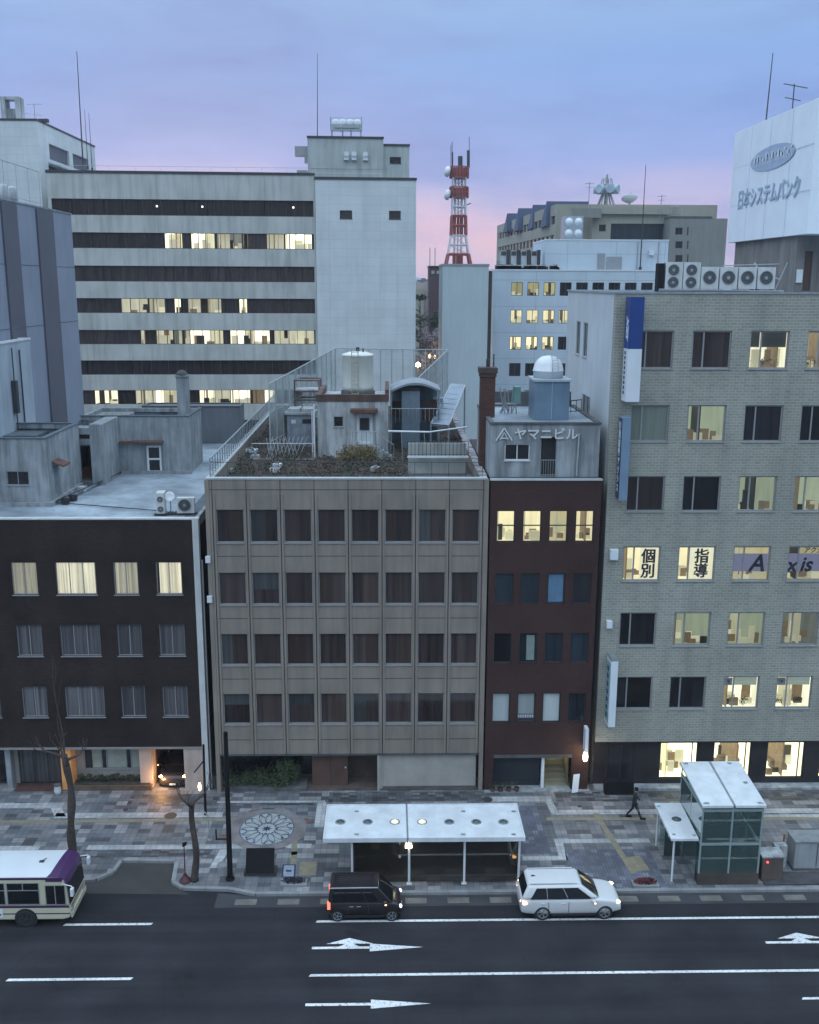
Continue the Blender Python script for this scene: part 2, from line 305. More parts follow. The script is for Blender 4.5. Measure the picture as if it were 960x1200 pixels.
def road_mat(name, col, paint=None):
    m = mat(name, paint or col, .88, .2, .35, fine=.3, spec=.2); t = m.node_tree; b = t.nodes['Principled BSDF']; src = b.inputs['Base Color'].links[0].from_socket
    tcn = N(t, 'ShaderNodeTexCoord')
    def band(sc, lo, hi, dark, src, scale=1.0, mode='noise'):
        mq = N(t, 'ShaderNodeMapping'); mq.inputs['Scale'].default_value = sc; t.links.new(tcn.outputs['Object'], mq.inputs[0])
        if mode == 'noise': n = N(t, 'ShaderNodeTexNoise'); n.inputs['Detail'].default_value = 6; n.inputs['Roughness'].default_value = .62; n.inputs['Scale'].default_value = scale; o_ = n.outputs[0]
        else: n = N(t, 'ShaderNodeTexVoronoi'); n.feature = 'DISTANCE_TO_EDGE'; n.inputs['Scale'].default_value = scale; o_ = n.outputs[0]
        t.links.new(mq.outputs[0], n.inputs[0]); r_ = ramp(t, [(lo, (dark,)*3), (hi, (1,1,1))]); t.links.new(o_, r_.inputs[0])
        mi = N(t, 'ShaderNodeMixRGB', blend_type='MULTIPLY'); mi.inputs[0].default_value = 1; t.links.new(src, mi.inputs[1]); t.links.new(r_.outputs[0], mi.inputs[2]); return mi.outputs[0]
    if paint:
        mq = N(t, 'ShaderNodeTexNoise'); mq.inputs['Scale'].default_value = 7; mq.inputs['Detail'].default_value = 8; mq.inputs['Roughness'].default_value = .75; t.links.new(tcn.outputs['Object'], mq.inputs[0])
        r_ = ramp(t, [(.36, (0,0,0)), (.47, (1,1,1))]); t.links.new(mq.outputs[0], r_.inputs[0]); mi = N(t, 'ShaderNodeMixRGB'); mi.inputs[1].default_value = (*tuple(c*2.5 for c in col), 1)
        t.links.new(r_.outputs[0], mi.inputs[0]); t.links.new(src, mi.inputs[2]); src = mi.outputs[0]
    else:
        src = band((.03, 1.25, 1), .35, .62, .72, src); src = band((.22, .3, 1), .38, .52, .82, src); src = band((1,1,1), .0, .006, .78, src, .33, 'crack'); src = band((.9,.9,1), .30, .36, .6, src, .5)
    t.links.new(src, b.inputs['Base Color']); return m
M['asphalt'] = road_mat('asphalt', (.026,.027,.033))
M['asphalt_bay'] = mat('asphalt_bay', (.040,.037,.038), .85, .22, .8, fine=.3)
M['paint'] = road_mat('road_paint', (.034,.036,.044), (.58,.60,.62))
M['kerb'] = mat('kerb_stone', (.21,.22,.23), .8, .2, 1.2, fine=.12)
M['ground'] = mat('ground', (.08,.085,.09), .9, .3, .05)
g = lambda v, b=1.12: (v*.92, v, v*b)
M['paving'] = paving_mat('paving_blocks', [(0, g(.09)), (.14, g(.135)), (.36, g(.17)), (.62, (.20,.20,.215)), (.86, (.27,.27,.28))], .62, .31)
M['paving_dark'] = paving_mat('paving_dark_blocks', [(0, g(.05)), (.25, g(.085)), (.6, g(.12)), (.85, (.17,.17,.19))], .44, .22, .22)
M['paving_light'] = paving_mat('paving_light_blocks', [(0, (.36,.38,.40)), (.4, (.44,.45,.46)), (.8, (.40,.42,.43))], .3, .3, .3)
M['paving_blue'] = paving_mat('paving_blue_blocks', [(0, g(.12,1.3)), (.5, g(.15,1.3)), (.9, (.2,.22,.27))], .3, .15, .3)
M['tactile'] = mat('yellow_tactile_paving', (.21,.19,.135), .7, .15, 3, fine=.2)
M['concrete'] = mat('weathered_concrete', (.28,.31,.335), .85, .22, .8, streak=.8, bump=.2, fine=.1)
M['concrete_pale'] = mat('pale_concrete', (.41,.44,.46), .85, .2, .7, streak=.75, bump=.15, fine=.08, dirt=(.10,.105,.11))
M['concrete_dark'] = mat('dark_concrete', (.09,.095,.10), .9, .25, .8, streak=.5)
M['slab'] = mat('roof_slab', (.24,.285,.33), .6, .45, .42, streak=.35, fine=.15, dirt=(.09,.11,.13))
M['membrane'] = mat('roof_membrane', (.08,.10,.125), .8, .3, .7, fine=.15)
M['grey_panel'] = mat('grey_panel', (.225,.198,.168), .65, .14, .45, streak=.4, fine=.05, dirt=(.10,.10,.105))
M['joint'] = mat('dark_joint', (.035,.035,.038), .8)
M['dark_wall'] = tile_mat('dark_brown_tile', (.033,.023,.021), (.022,.016,.016), (.012,.011,.012), .24, .075, .006, .8, streak=.3, big=.45)
M['red_wall'] = tile_mat('red_brown_tile', (.058,.030,.027), (.044,.023,.021), (.04,.02,.02), .24, .075, .006, .65, streak=.5, big=.22, dirt=(.035,.02,.022))
M['brick_tile'] = tile_mat('pale_split_tile', (.245,.25,.22), (.30,.305,.27), (.36,.37,.335), .36, .15, .018, .75, streak=.25, big=.12, dirt=(.13,.15,.15))
M['white_wall'] = mat('white_render', (.50,.54,.58), .75, .08, .4, streak=.28, dirt=(.27,.31,.34))
M['white_panel'] = tile_mat('white_panel_cladding', (.56,.60,.62), (.53,.57,.59), (.38,.42,.44), 1.8, .9, .012, .6, 0, streak=.22, bump=.1, big=.07, dirt=(.33,.37,.38))
M['band_wall'] = tile_mat('spandrel_concrete', (.46,.475,.46), (.43,.45,.44), (.30,.32,.32), 3.72, 60, .02, .8, 0, streak=.5, bump=.1, big=.12, dirt=(.20,.215,.215))
M['office_wall'] = tile_mat('pale_blue_panel', (.48,.55,.62), (.45,.53,.60), (.3,.35,.42), 6.0, 3.15, .03, .7, 0, streak=.2, bump=.1, big=.06, dirt=(.34,.4,.45))
M['blank_wall'] = mat('blank_wall', (.42,.49,.52), .8, .07, .2, streak=.3, dirt=(.3,.36,.39))
M['blue_wall'] = mat('grey_blue_cladding', (.22,.25,.315), .7, .08, .3, streak=.15, fine=.05)
M['blue_pilaster'] = mat('dark_blue_strip', (.085,.088,.115), .6, .1, .3)
M['beige'] = mat('beige_concrete', (.29,.285,.24), .8, .1, .15, streak=.3, dirt=(.2,.2,.18))
M['beige_dark'] = mat('grey_beige_concrete', (.20,.215,.20), .8, .1, .15, streak=.3)
M['solar'] = mat('solar_panel', (.06,.09,.17), .7, .1, 1)
M['frame_grey'] = mat('grey_aluminium', (.30,.31,.33), .45, .08, 3, metal=.3)
M['frame_dark'] = mat('dark_aluminium', (.05,.05,.055), .5, .08, 3, metal=.3)
M['steel'] = mat('galvanised_steel', (.36,.40,.43), .4, .15, 3, metal=.6)
M['rail'] = mat('painted_rail', (.32,.35,.37), .5, .15, 3)
M['black'] = mat('black_metal', (.010,.010,.012), .75, .1, 3, spec=.15)
M['rust'] = mat('rusty_metal', (.12,.06,.045), .8, .35, 3, streak=.4)
M['white_metal'] = mat('white_painted_metal', (.62,.66,.70), .4, .06, 2, streak=.12)
M['roof_white'] = mat('white_shelter_roof', (.58,.62,.66), .4, .14, .8, streak=.35, dirt=(.36,.39,.42))
M['bark'] = mat('bark', (.055,.043,.04), .9, .35, 6, bump=.5)
M['leaf_dark'] = mat('dark_leaves', (.035,.05,.03), .7, .5, 2)
M['leaf_green'] = mat('green_leaves', (.05,.075,.035), .7, .4, 2)
M['leaf_dry'] = mat('dry_brown_leaves', (.085,.055,.045), .8, .5, 3)
M['leaf_yellow'] = mat('yellowish_leaves', (.15,.12,.05), .8, .4, 3)
M['blossom'] = mat('pale_blossom', (.34,.30,.33), .8, .3, 2)
M['soil'] = mat('soil', (.045,.034,.03), .95, .5, 2.5, bump=.6)
M['glass'] = glass_mat()
M['shelter_glass'] = glass_mat('shelter_glass', (.50,.62,.60), .80)
M['elev_glass'] = glass_mat('teal_glass', (.62,.80,.78), .85, .03, .22, (.16,.25,.25))
M['front_glass'] = glass_mat('smoky_glass', (.42,.38,.34), .9, .03, .25, (.06,.055,.048))
M['pane_brown'] = pane_mat('brown_blind_pane', (.034,.026,.026), .35, .10, 2.4, (.050,.037,.036))
M['pane_dark'] = pane_mat('dark_pane', (.016,.016,.020), .4)
M['pane_blue'] = pane_mat('bluish_dark_pane', (.022,.032,.044), .5)
M['pane_curtain'] = pane_mat('curtained_dark_pane', (.10,.10,.11), .55, .15, 5)
M['pane_white'] = pane_mat('white_blind_pane', (.42,.48,.50), .12, .3)
M['pane_green'] = pane_mat('pale_screen_pane', (.16,.19,.165), .25, .2)
M['room_warm'] = room_mat('lit_room_warm', (1, .86, .50), 1.25, .5)
M['room_white'] = room_mat('lit_room_white', (1, .94, .66), 1.45, .7)
M['room_green'] = room_mat('lit_room_greenish', (.42, .48, .33), .72, .45)
M['room_dim'] = room_mat('dim_lit_room', (.55, .47, .25), .9, .5)
M['room_grey'] = room_mat('grey_lit_room', (.24,.26,.22), .7, .7)
M['shop'] = room_mat('shop_interior', (1, .90, .56), 2.6, .35, True)
M['curtain_lit'] = pane_mat('lit_curtain', (.50,.46,.36), .45, .8, 6)
_t = M['curtain_lit'].node_tree; _b = _t.nodes['Principled BSDF']; _t.links.new(_b.inputs['Base Color'].links[0].from_socket, _b.inputs['Emission Color']); _b.inputs['Emission Strength'].default_value = .75
M['lamp_warm'] = emis('warm_lamp', (1, .5, .16), 60)
M['lamp_white'] = emis('white_lamp', (1, .93, .75), 14)
M['sign_blue'] = mat('blue_sign', (.012,.045,.20), .4, .05, 1)
M['navy'] = mat('navy_letters', (.015,.02,.06), .5, .05)
M['white_sign'] = mat('white_sign', (.62,.68,.74), .4, .04, 1, streak=.08)
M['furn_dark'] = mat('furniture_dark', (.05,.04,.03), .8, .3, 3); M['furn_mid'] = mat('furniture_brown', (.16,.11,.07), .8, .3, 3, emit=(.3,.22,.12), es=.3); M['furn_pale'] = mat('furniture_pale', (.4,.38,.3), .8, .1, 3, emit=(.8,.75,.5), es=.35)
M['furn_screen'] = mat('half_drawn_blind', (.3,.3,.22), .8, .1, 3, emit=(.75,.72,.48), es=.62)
M['tube_lamp'] = emis('tube_lamp', (1,.98,.86), 3.5, False)
M['blind_a'] = pane_mat('brown_blind', (.060,.042,.036), .3, .16, 5); M['blind_b'] = pane_mat('grey_blind', (.055,.058,.062), .3, .14, 4)
print('setup done')
# ------------------------------------------------------------------ text
_TXT = {}
def furnish(parent, x0, x1, y0, y1, h, n=6, lamps=True, z0=0, far=False):
    """shelves, desks, screens and ceiling lamps in a room seen through a window"""
    mb = MB(); w = x1-x0
    for k in range(n):
        a = x0+random.random()*w*.85; b = min(x1-.01, a+random.uniform(.10, .42)); y = random.uniform(y0+.1, y1-.3)
        t_ = h*random.choice((.12,.16,.2,.24,.3,.5)); mb.m = random.choice((0,1,1,2,2,3)); b = min(x1-.01, b+.15)
        if far: mb.m = random.choice((0,1,2,2,2,3)); t_ = h*random.choice((.2,.3,.4,.6,.97,.97)); b = min(x1-.01, a+random.uniform(.25,1.0))
        mb.box(a, b, y, y+.15, z0+.01, z0+t_)
    mb.m = random.choice((0,1,2)); k = x0+random.random()*w*.8; mb.box(k, k+.06, y0+.05, y1, z0, z0+h)
    o = mb.mesh('furniture', [M['furn_dark'], M['furn_mid'], M['furn_pale'], M['furn_screen']]); ob = bpy.data.objects.new('furniture', o); COL.objects.link(ob); ob.parent = parent
    if lamps:
        mb = MB()
        for k in range(max(1, int(w/1.1))):
            a = x0+.15+k*1.1; mb.box(a, min(a+.75, x1-.05), (y0+y1)/2-.06, (y0+y1)/2+.06, z0+h-.05, z0+h-.01)
        o = mb.mesh('ceiling_lamp', M['tube_lamp']); ob = bpy.data.objects.new('ceiling_lamp', o); COL.objects.link(ob); ob.parent = parent
def text_mb(mb, s, size, origin, ux, uz, depth=.02, bold=.0, sx=1.0, shear=0.0, align='LEFT'):
    """solid letters standing in the plane of ux (reading direction) and uz (up)"""
    cu = bpy.data.curves.new('letters', 'FONT'); cu.body = s; cu.size = size; cu.extrude = depth/2; cu.offset = bold; cu.shear = shear; cu.align_x = align; cu.resolution_u = 3
    o = bpy.data.objects.new('letters', cu); COL.objects.link(o); bpy.context.view_layer.update()
    me = bpy.data.meshes.new_from_object(o.evaluated_get(bpy.context.evaluated_depsgraph_get()))
    ux, uz = Vector(ux), Vector(uz); un = ux.cross(uz); og = Vector(origin)
    mb.add([og+ux*(v.co.x*sx)+uz*v.co.y+un*(v.co.z) for v in me.vertices], [tuple(p.vertices) for p in me.polygons])
    bpy.data.objects.remove(o); bpy.data.curves.remove(cu); bpy.data.meshes.remove(me)
# ------------------------------------------------------------------ windows
_WC = {}
def _mesh_cached(key, fn):
    if key not in _WC: _WC[key] = fn()
    return _WC[key]
def put(me, name, parent, loc, rz=0):
    o = bpy.data.objects.new(name, me); COL.objects.link(o); o.parent = parent; o.location = loc; o.rotation_euler = (0, 0, rz); return o
def window(root, x, y, z, w, h, style='pane_dark', divs=(.5,), bar=.05, frame='frame_grey', inset=.08, sill=True, rz=0, deep=1.6, hdiv=None, name='window'):
    """x, y, z: lower left corner on the wall face, in the root's axes; the window looks to -Y when rz is 0"""
    w, h = round(w, 3), round(h, 3)
    def fr():
        mb = MB(); t = bar
        mb.box(0, t, inset-.03, inset+.04, 0, h); mb.box(w-t, w, inset-.03, inset+.04, 0, h)
        mb.box(t, w-t, inset-.03, inset+.04, 0, t); mb.box(t, w-t, inset-.03, inset+.04, h-t, h)
        for d in divs: mb.box(w*d-t/2, w*d+t/2, inset-.025, inset+.035, t, h-t)
        if hdiv: mb.box(t, w-t, inset-.015, inset+.025, h*hdiv-t/2, h*hdiv+t/2)
        if sill: mb.box(-.04, w+.04, -.05, inset-.03, -.05, -.004)
        return mb.mesh('window', M[frame])
    f = put(_mesh_cached(('f', w, h, divs, bar, frame, inset, sill, hdiv), fr), name, root, (x, y, z), rz)
    room = style.startswith('room') or style == 'shop' or style == 'curtain_lit'
    def pn(): return MB().quad((bar, inset+.01, bar), (w-bar, inset+.01, bar), (w-bar, inset+.01, h-bar), (bar, inset+.01, h-bar)).mesh('pane', M['glass' if room else style])
    put(_mesh_cached(('p', w, h, bar, inset, 'glass' if room else style), pn), 'pane', f, (0, 0, 0))
    if room and style != 'curtain_lit':
        def rm():
            a, b, d0, d1 = .0, w, inset+.05, inset+deep
            mb = MB(); mb.quad((a,d1,0),(b,d1,0),(b,d1,h),(a,d1,h)); mb.quad((a,d0,0),(a,d1,0),(a,d1,h),(a,d0,h)); mb.quad((b,d0,0),(b,d1,0),(b,d1,h),(b,d0,h))
            mb.quad((a,d0,h),(b,d0,h),(b,d1,h),(a,d1,h)); mb.quad((a,d0,0),(b,d0,0),(b,d1,0),(a,d1,0)); return mb.mesh('room', M[style])
        rr_ = put(_mesh_cached(('r', w, h, style, inset, deep), rm), 'room', f, (0, 0, 0))
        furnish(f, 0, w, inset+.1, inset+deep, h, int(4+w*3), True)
    if style == 'curtain_lit':
        mb = MB(); n = 40
        gap0 = random.choice([.0, .04, .1]); gap1 = random.choice([.0, .05, .1])
        xs = [w*(gap0+(1-gap0-gap1)*i/n) for i in range(n+1)]
        for i in range(n):
            ya, yb = inset+.12+.035*math.sin(i*1.7), inset+.12+.035*math.sin((i+1)*1.7)
            mb.quad((xs[i], ya, .0), (xs[i+1], yb, .0), (xs[i+1], yb, h), (xs[i], ya, h))
        o = bpy.data.objects.new('curtain', mb.mesh('curtain', M['curtain_lit'])); COL.objects.link(o); o.parent = f
        mb = MB(); mb.quad((0, inset+.25, 0), (w, inset+.25, 0), (w, inset+.25, h), (0, inset+.25, h))
        o = bpy.data.objects.new('room', mb.mesh('room', M['pane_brown'])); COL.objects.link(o); o.parent = f
    return f
def block(mb, x0, x1, y0, y1, z0, z1, holes=(), d=.2, top=True, side_holes=(), left_holes=(), back=True, front=True):
    """a building volume whose front (facing -Y) has real openings; side_holes: openings in the +X face given as (y0,y1,z0,z1); left_holes: in the -X face"""
    old = mb.M
    mb.M = old @ Matrix.Translation((0, y0, 0))
    if front: mb.wall(x1-x0, z1-z0, list(holes), d, x0, z0)
    mb.M = old @ Matrix.Translation((x1, 0, 0)) @ Matrix.Rotation(R(90), 4, 'Z'); mb.wall(y1-y0, z1-z0, list(side_holes), d, y0, z0)
    mb.M = old @ Matrix.Translation((x0, 0, 0)) @ Matrix.Rotation(R(-90), 4, 'Z'); mb.wall(y1-y0, z1-z0, [(-b, -a, c, e) for a, b, c, e in left_holes], d, -y1, z0)
    mb.M = old
    if back: mb.quad((x1,y1,z0),(x0,y1,z0),(x0,y1,z1),(x1,y1,z1))
    if top: mb.quad((x0,y0,z1),(x1,y0,z1),(x1,y1,z1),(x0,y1,z1))
def parapet(mb, x0, x1, y0, y1, z0, z1, t=.2, over=0):
    mb.box(x0-over, x1+over, y0-over, y0+t, z0, z1); mb.box(x0-over, x1+over, y1-t, y1+over, z0, z1)
    mb.box(x0-over, x0+t, y0+t, y1-t, z0, z1); mb.box(x1-t, x1+over, y0+t, y1-t, z0, z1)
def railing(pts, h, step, r=.02, low=True):
    """an open rail along a 3D polyline"""
    mb = MB()
    for a, b in zip(pts, pts[1:]):
        a, b = Vector(a), Vector(b); n = max(1, round((b-a).length/step)); up = Vector((0,0,h))
        mb.bar(a+up, b+up, r)
        if low: mb.bar(a+up*.12, b+up*.12, r*.7)
        for i in range(n+1):
            p = a.lerp(b, i/n); mb.bar(p, p+up, r*.7, 4)
    return mb
# ================================================================== GROUND, ROAD, PAVEMENT
o = struct(MB().sheet([(-900,-250),(900,-250),(900,2500),(-900,2500)], -.03).build('ground', M['ground']))
o = struct(MB().sheet([(-200,20),(200,20),(200,46.0),(-200,46.0)], 0.0).build('road', M['asphalt']))
ZS = .12
kerbline = [(120,42.1),(-6.2,42.1),(-7.5,42.5),(-9.7,42.62),(-10.25,43.1),(-10.45,44.9),(-13.2,45.0),(-13.35,44.0),(-14.0,43.4),(-15.2,43.2),(-120,43.2)]
o = struct(MB().poly([(120,56)]+kerbline+[(-120,56)], -.02, ZS).build('pavement', M['paving']))
kb = MB()
for a, b in zip(kerbline, kerbline[1:]):
    a, b = Vector((*a,0)), Vector((*b,0)); d = (b-a).normalized(); n = Vector((d.y,-d.x,0)); L = (b-a).length; k = max(1, round(L/1.0)) if L < 80 else round(L)
    if n.y < 0 or (abs(n.y) < 1e-3): n = n
    n = Vector((-d.y, d.x, 0)) if False else n
    for i in range(k):
        p = a+d*(L*i/k+.008); q = a+d*(L*(i+1)/k-.008)
        kb.add([p-n*.10-Vector((0,0,.02)), q-n*.10-Vector((0,0,.02)), q+n*.10-Vector((0,0,.02)), p+n*.10-Vector((0,0,.02)),
                p-n*.10+Vector((0,0,.135)), q-n*.10+Vector((0,0,.135)), q+n*.10+Vector((0,0,.135)), p+n*.10+Vector((0,0,.135))],
               [(0,3,2,1),(4,5,6,7),(0,1,5,4),(1,2,6,5),(2,3,7,6),(3,0,4,7)])
struct(kb.build('kerb', M['kerb']))
struct(MB().sheet([(-13.2,44.9),(-13.35,43.9),(-14.0,43.3),(-15.2,43.1),(-15.2,42.4),(-9.3,42.2),(-9.9,42.6),(-10.35,43.1),(-10.55,44.85)], .004).build('layby_paving', M['asphalt_bay']))
# gutter strip with its row of pale blocks
struct(MB().sheet([(-8,41.15),(120,41.15),(120,42.0),(-6.2,42.0),(-8,42.3)], .004).build('gutter_strip', mat('gutter', (.034,.036,.042), .85, .25, .8, fine=.2)))
gb = MB(); x = -7.1
while x < 40: gb.sheet([(x,41.35),(x+1.0,41.35),(x+1.0,41.78),(x,41.78)], .008); x += 1.97
struct(gb.build('gutter_paint_patch', mat('gutter_patch', (.13,.125,.115), .8, .3, 1.5, fine=.25)))
# lane paint
pt = MB()
def strip(x0, x1, y, w=.15, z=.006): pt.sheet([(x0,y-w/2),(x1,y-w/2),(x1+.08,y+w/2),(x0+.08,y+w/2)], z)
strip(-3.27, 60, 40.07); strip(-23.5, -18.2, 40.0); strip(-14.5, -10.6, 40.0); strip(-3.3, 60, 36.46); strip(-15.7, -10.6, 36.37); strip(-26, -21, 36.37)
strip(16.6, 21.6, 34.78, .13)
def arrow(x0, y, L, side=False):
    pt.sheet([(x0,y-.075),(x0+L*.52,y-.075),(x0+L*.52,y+.075),(x0,y+.075)], .006)
    pt.sheet([(x0+L*.52,y-.26),(x0+L,y),(x0+L*.52,y+.26)], .006)
    if side:
        c = x0+1.15
        pt.sheet([(c,y+.079),(c+.9,y+.079),(c+.62,y+.26),(c+.28,y+.26)], .006)
        pt.sheet([(c-.55,y+.264),(c+.45,y+.66),(c+1.5,y+.264)], .006)
arrow(-3.3, 38.22, 4.8, True); arrow(-3.3, 34.72, 5.0); arrow(16.45, 38.3, 4.8, True)
struct(pt.build('road_markings', M['paint']))
# coloured bands in the pavement
def ribbon(mb, pts, w, z):
    for a, b in zip(pts, pts[1:]):
        a, b = Vector((*a,0)), Vector((*b,0)); d = (b-a).normalized()*w/2; n = Vector((-d.y,d.x,0))
        mb.add([a-d-n+Vector((0,0,z)), b+d-n+Vector((0,0,z)), b+d+n+Vector((0,0,z)), a-d+n+Vector((0,0,z))], [(0,1,2,3)])
def G(px, py): v = gr(px, py, ZS); return (v.x, v.y)
lb = MB()
def hb(x0, x1, y, w): lb.sheet([(x0,y-w/2),(x1,y-w/2),(x1,y+w/2),(x0,y+w/2)], ZS+.004)
a = G(640,936); b = G(644,952); c = G(650,986); d = G(655,1003); e = G(612,1004); f2 = G(70,944); g2 = G(75,957); h2 = G(270,992); i2 = G(345,938)
hb(5.2, a[0]+.3, a[1], .55); lb.sheet([(a[0]-.1,a[1]-.28),(a[0]+.3,a[1]-.28),(b[0]+.5,b[1]-.25),(b[0]+.1,b[1]-.25)], ZS+.004); hb(b[0]+.5, 60, b[1], .5)
hb(c[0], 13.4, c[1], .4); lb.sheet([(c[0],c[1]-.2),(c[0]+.4,c[1]-.2),(d[0]+.4,d[1]),(d[0],d[1])], ZS+.004); hb(e[0], d[0]+.4, d[1]-.2, .4)
hb(-60, f2[0]+.2, f2[1], .55); lb.sheet([(f2[0]-.4,f2[1]-.28),(f2[0]+.2,f2[1]-.28),(g2[0]+.1,g2[1]),(g2[0]-.5,g2[1])], ZS+.004); hb(g2[0]-.5, -8.9, g2[1]+.1, .55)
hb(-60, -17.6, 46.1, .4); hb(-15.2, -3.9, 46.1, .42); lb.sheet([(-8.75,44.2),(-8.3,44.2),(-8.0,45.85),(-8.45,45.85)], ZS+.004)
hb(-9.4, -3.5, 50.6, .22); hb(-3.9, -3.4, 49.2, 2.6); hb(19, 60, G(900,958)[1], .6)
struct(lb.build('pale_paving_band', M['paving_light']))
db = MB(); db.sheet([(-15.5,45.2),(-9.0,45.2),(-8.8,45.85),(-15.3,45.85)], ZS+.004); db.sheet([(-3.3,50.5),(5.2,50.5),(5.2,51.6),(-3.3,51.6)], ZS+.004)
db.sheet([(9.3,50.4),(60,50.4),(60,51.5),(9.3,51.5)], ZS+.004); db.sheet([(-14.3,50.2),(-9.4,50.2),(-9.4,51.5),(-14.3,51.5)], ZS+.004)
db.sheet([(-8.9,50.2),(-4.1,50.2),(-4.1,50.47),(-8.9,50.47)], ZS+.004)
struct(db.build('dark_paving_band', M['paving_dark']))
bl = MB(); bl.sheet([(6.3,45.2),(8.2,45.2),(8.1,50.0),(5.3,50.0),(5.3,46.0)], ZS+.004); bl.sheet([(8.6,42.2),(13.2,42.2),(13.2,45.6),(8.9,45.6)], ZS+.004)
struct(bl.build('blue_paving', M['paving_blue']))
tt = MB(); z = ZS+.008
ribbon(tt, [G(699,955), G(742,1022)], .3, z); ribbon(tt, [G(644,960), (60, G(900,965)[1])], .3, z+.004)
tt.sheet([G(733,1005), G(742,1022), G(762,1020), G(750,1003)], z+.004)
ribbon(tt, [(-60,G(200,965)[1]), (-4.4,G(340,960)[1])], .3, z+.004); ribbon(tt, [G(346,962), G(345,1000), G(343,1022)], .3, z)
tt.sheet([G(350,1026), G(370,1026), G(372,1010), G(352,1010)], z+.004)
struct(tt.build('tactile_paving', M['tactile']))
# petal medallion
C0 = Vector((-6.35,47.75)); z = ZS+.014
md = MB()
md.sheet([(C0.x+1.75*math.cos(t*math.pi/4+math.pi/8)*1.25, C0.y+1.95*math.sin(t*math.pi/4+math.pi/8)*1.1) for t in range(8)], z)
struct(md.build('medallion_ground', mat('medallion_ground', (.17,.16,.165), .7, .3, 1.2, fine=.15)))
md = MB()
for k in range(8):
    t = k*math.pi/4+math.pi/8; c_, s_ = math.cos(t), math.sin(t)
    if k % 2 == 0: md.add([(C0.x+1.95*math.cos(t-.16)*1.1,C0.y+1.95*math.sin(t-.16)*1.05,z+.004),(C0.x+2.2*math.cos(t-.14)*1.1,C0.y+2.1*math.sin(t-.14),z+.004),(C0.x+2.2*math.cos(t+.14)*1.1,C0.y+2.1*math.sin(t+.14),z+.004),(C0.x+1.95*math.cos(t+.16)*1.1,C0.y+1.95*math.sin(t+.16)*1.05,z+.004)], [(0,1,2,3)])
struct(md.build('medallion_red_slab', mat('medallion_red', (.13,.075,.07), .7, .25, 2)))
md = MB(); md.sheet([(C0.x+1.42*math.cos(t*math.pi/24), C0.y+1.62*math.sin(t*math.pi/24)) for t in range(48)], z+.008)
struct(md.build('medallion_disc', mat('medallion_disc', (.30,.33,.34), .65, .15, 3, fine=.2)))
md = MB()
def loop(cx, cy, a, b, rot, w, n=20, zz=z+.012):
    pts = []
    for i in range(n):
        t = 2*math.pi*i/n
        for q in (1, 1-w):
            x_, y_ = a*q*math.cos(t), b*q*math.sin(t)
            pts.append((C0.x+(cx+x_*math.cos(rot)-y_*math.sin(rot)), C0.y+(cy+x_*math.sin(rot)+y_*math.cos(rot))*1.13, zz))
    md.add(pts, [(2*i, (2*i+2) % (2*n), (2*i+3) % (2*n), 2*i+1) for i in range(n)])
loop(0, 0, 1.42, 1.42, 0, .03, 48)
for k in range(16):
    t = 2*math.pi*k/16
    loop(.88*math.cos(t), .88*math.sin(t), .46, .155, t, .17, zz=z+.012+.002*(k % 2))
for k in range(8):
    t = 2*math.pi*k/8+.2; loop(1.22*math.cos(t), 1.22*math.sin(t), .19, .24, t, .16, zz=z+.017)
for k in range(8):
    t = 2*math.pi*k/8; md.sheet([(C0.x+.30*math.cos(t), C0.y+.34*math.sin(t)), (C0.x+.12*math.cos(t+.5), C0.y+.13*math.sin(t+.5)), (C0.x, C0.y), (C0.x+.12*math.cos(t-.5), C0.y+.13*math.sin(t-.5))], z+.02)
struct(md.build('medallion_petal_lines', mat('medallion_blue', (.04,.065,.12), .6, .2)))
md = MB()
for dx, dy in ((-.55,0),(.5,0),(0,.55),(0,-.5),(.9,-.9),(-.95,-.85)):
    md.sheet([(C0.x+dx-.1,C0.y+dy),(C0.x+dx,C0.y+dy-.08),(C0.x+dx+.1,C0.y+dy),(C0.x+dx,C0.y+dy+.08)], z+.024)
struct(md.build('medallion_diamond', mat('medallion_blue', (0,0,0))))
# square map slab by the kerb
mb = MB(); q = [G(331,1028), G(345,1028), G(346,1014), G(332,1014)]; mb.sheet(q, ZS+.012)
struct(mb.build('pavement_map_slab', mat('map_slab', (.25,.3,.36), .5, .3, 6)))
mb = MB()
for i in range(4):
    a_, b_ = Vector(q[i]), Vector(q[(i+1) % 4]); ribbon(mb, [tuple(a_), tuple(b_)], .07, ZS+.016+.001*i)
ribbon(mb, [G(337,1021), G(340,1021)], .15, ZS+.016)
struct(mb.build('pavement_map_border', mat('map_border', (.02,.03,.09), .5)))
for (px, py, r) in ((200,956,.33),(571,937,.3),(679,945,.12),(147,949,.13),(438,937,.14)):
    v = gr(px, py, ZS)
    mb = MB(); mb.lathe((v.x, v.y, ZS+.002), [(0,.014),(r,.014),(r,0)], 20)
    tag(mb.build('manhole_cover', mat('cast_iron', (.04,.04,.045), .6, .3, 6)), {200:'oval ringed manhole cover in front of the garage entrance', 571:'large dark round drain cover on the pale band behind the bus shelter', 679:'tiny round cover on the pale band before the red brown building', 147:'tiny round cover before the planter of curtained windows', 438:'small round cover on dark paving behind the bus shelter'}[px], 'manhole cover', 'covers let into the pavement')
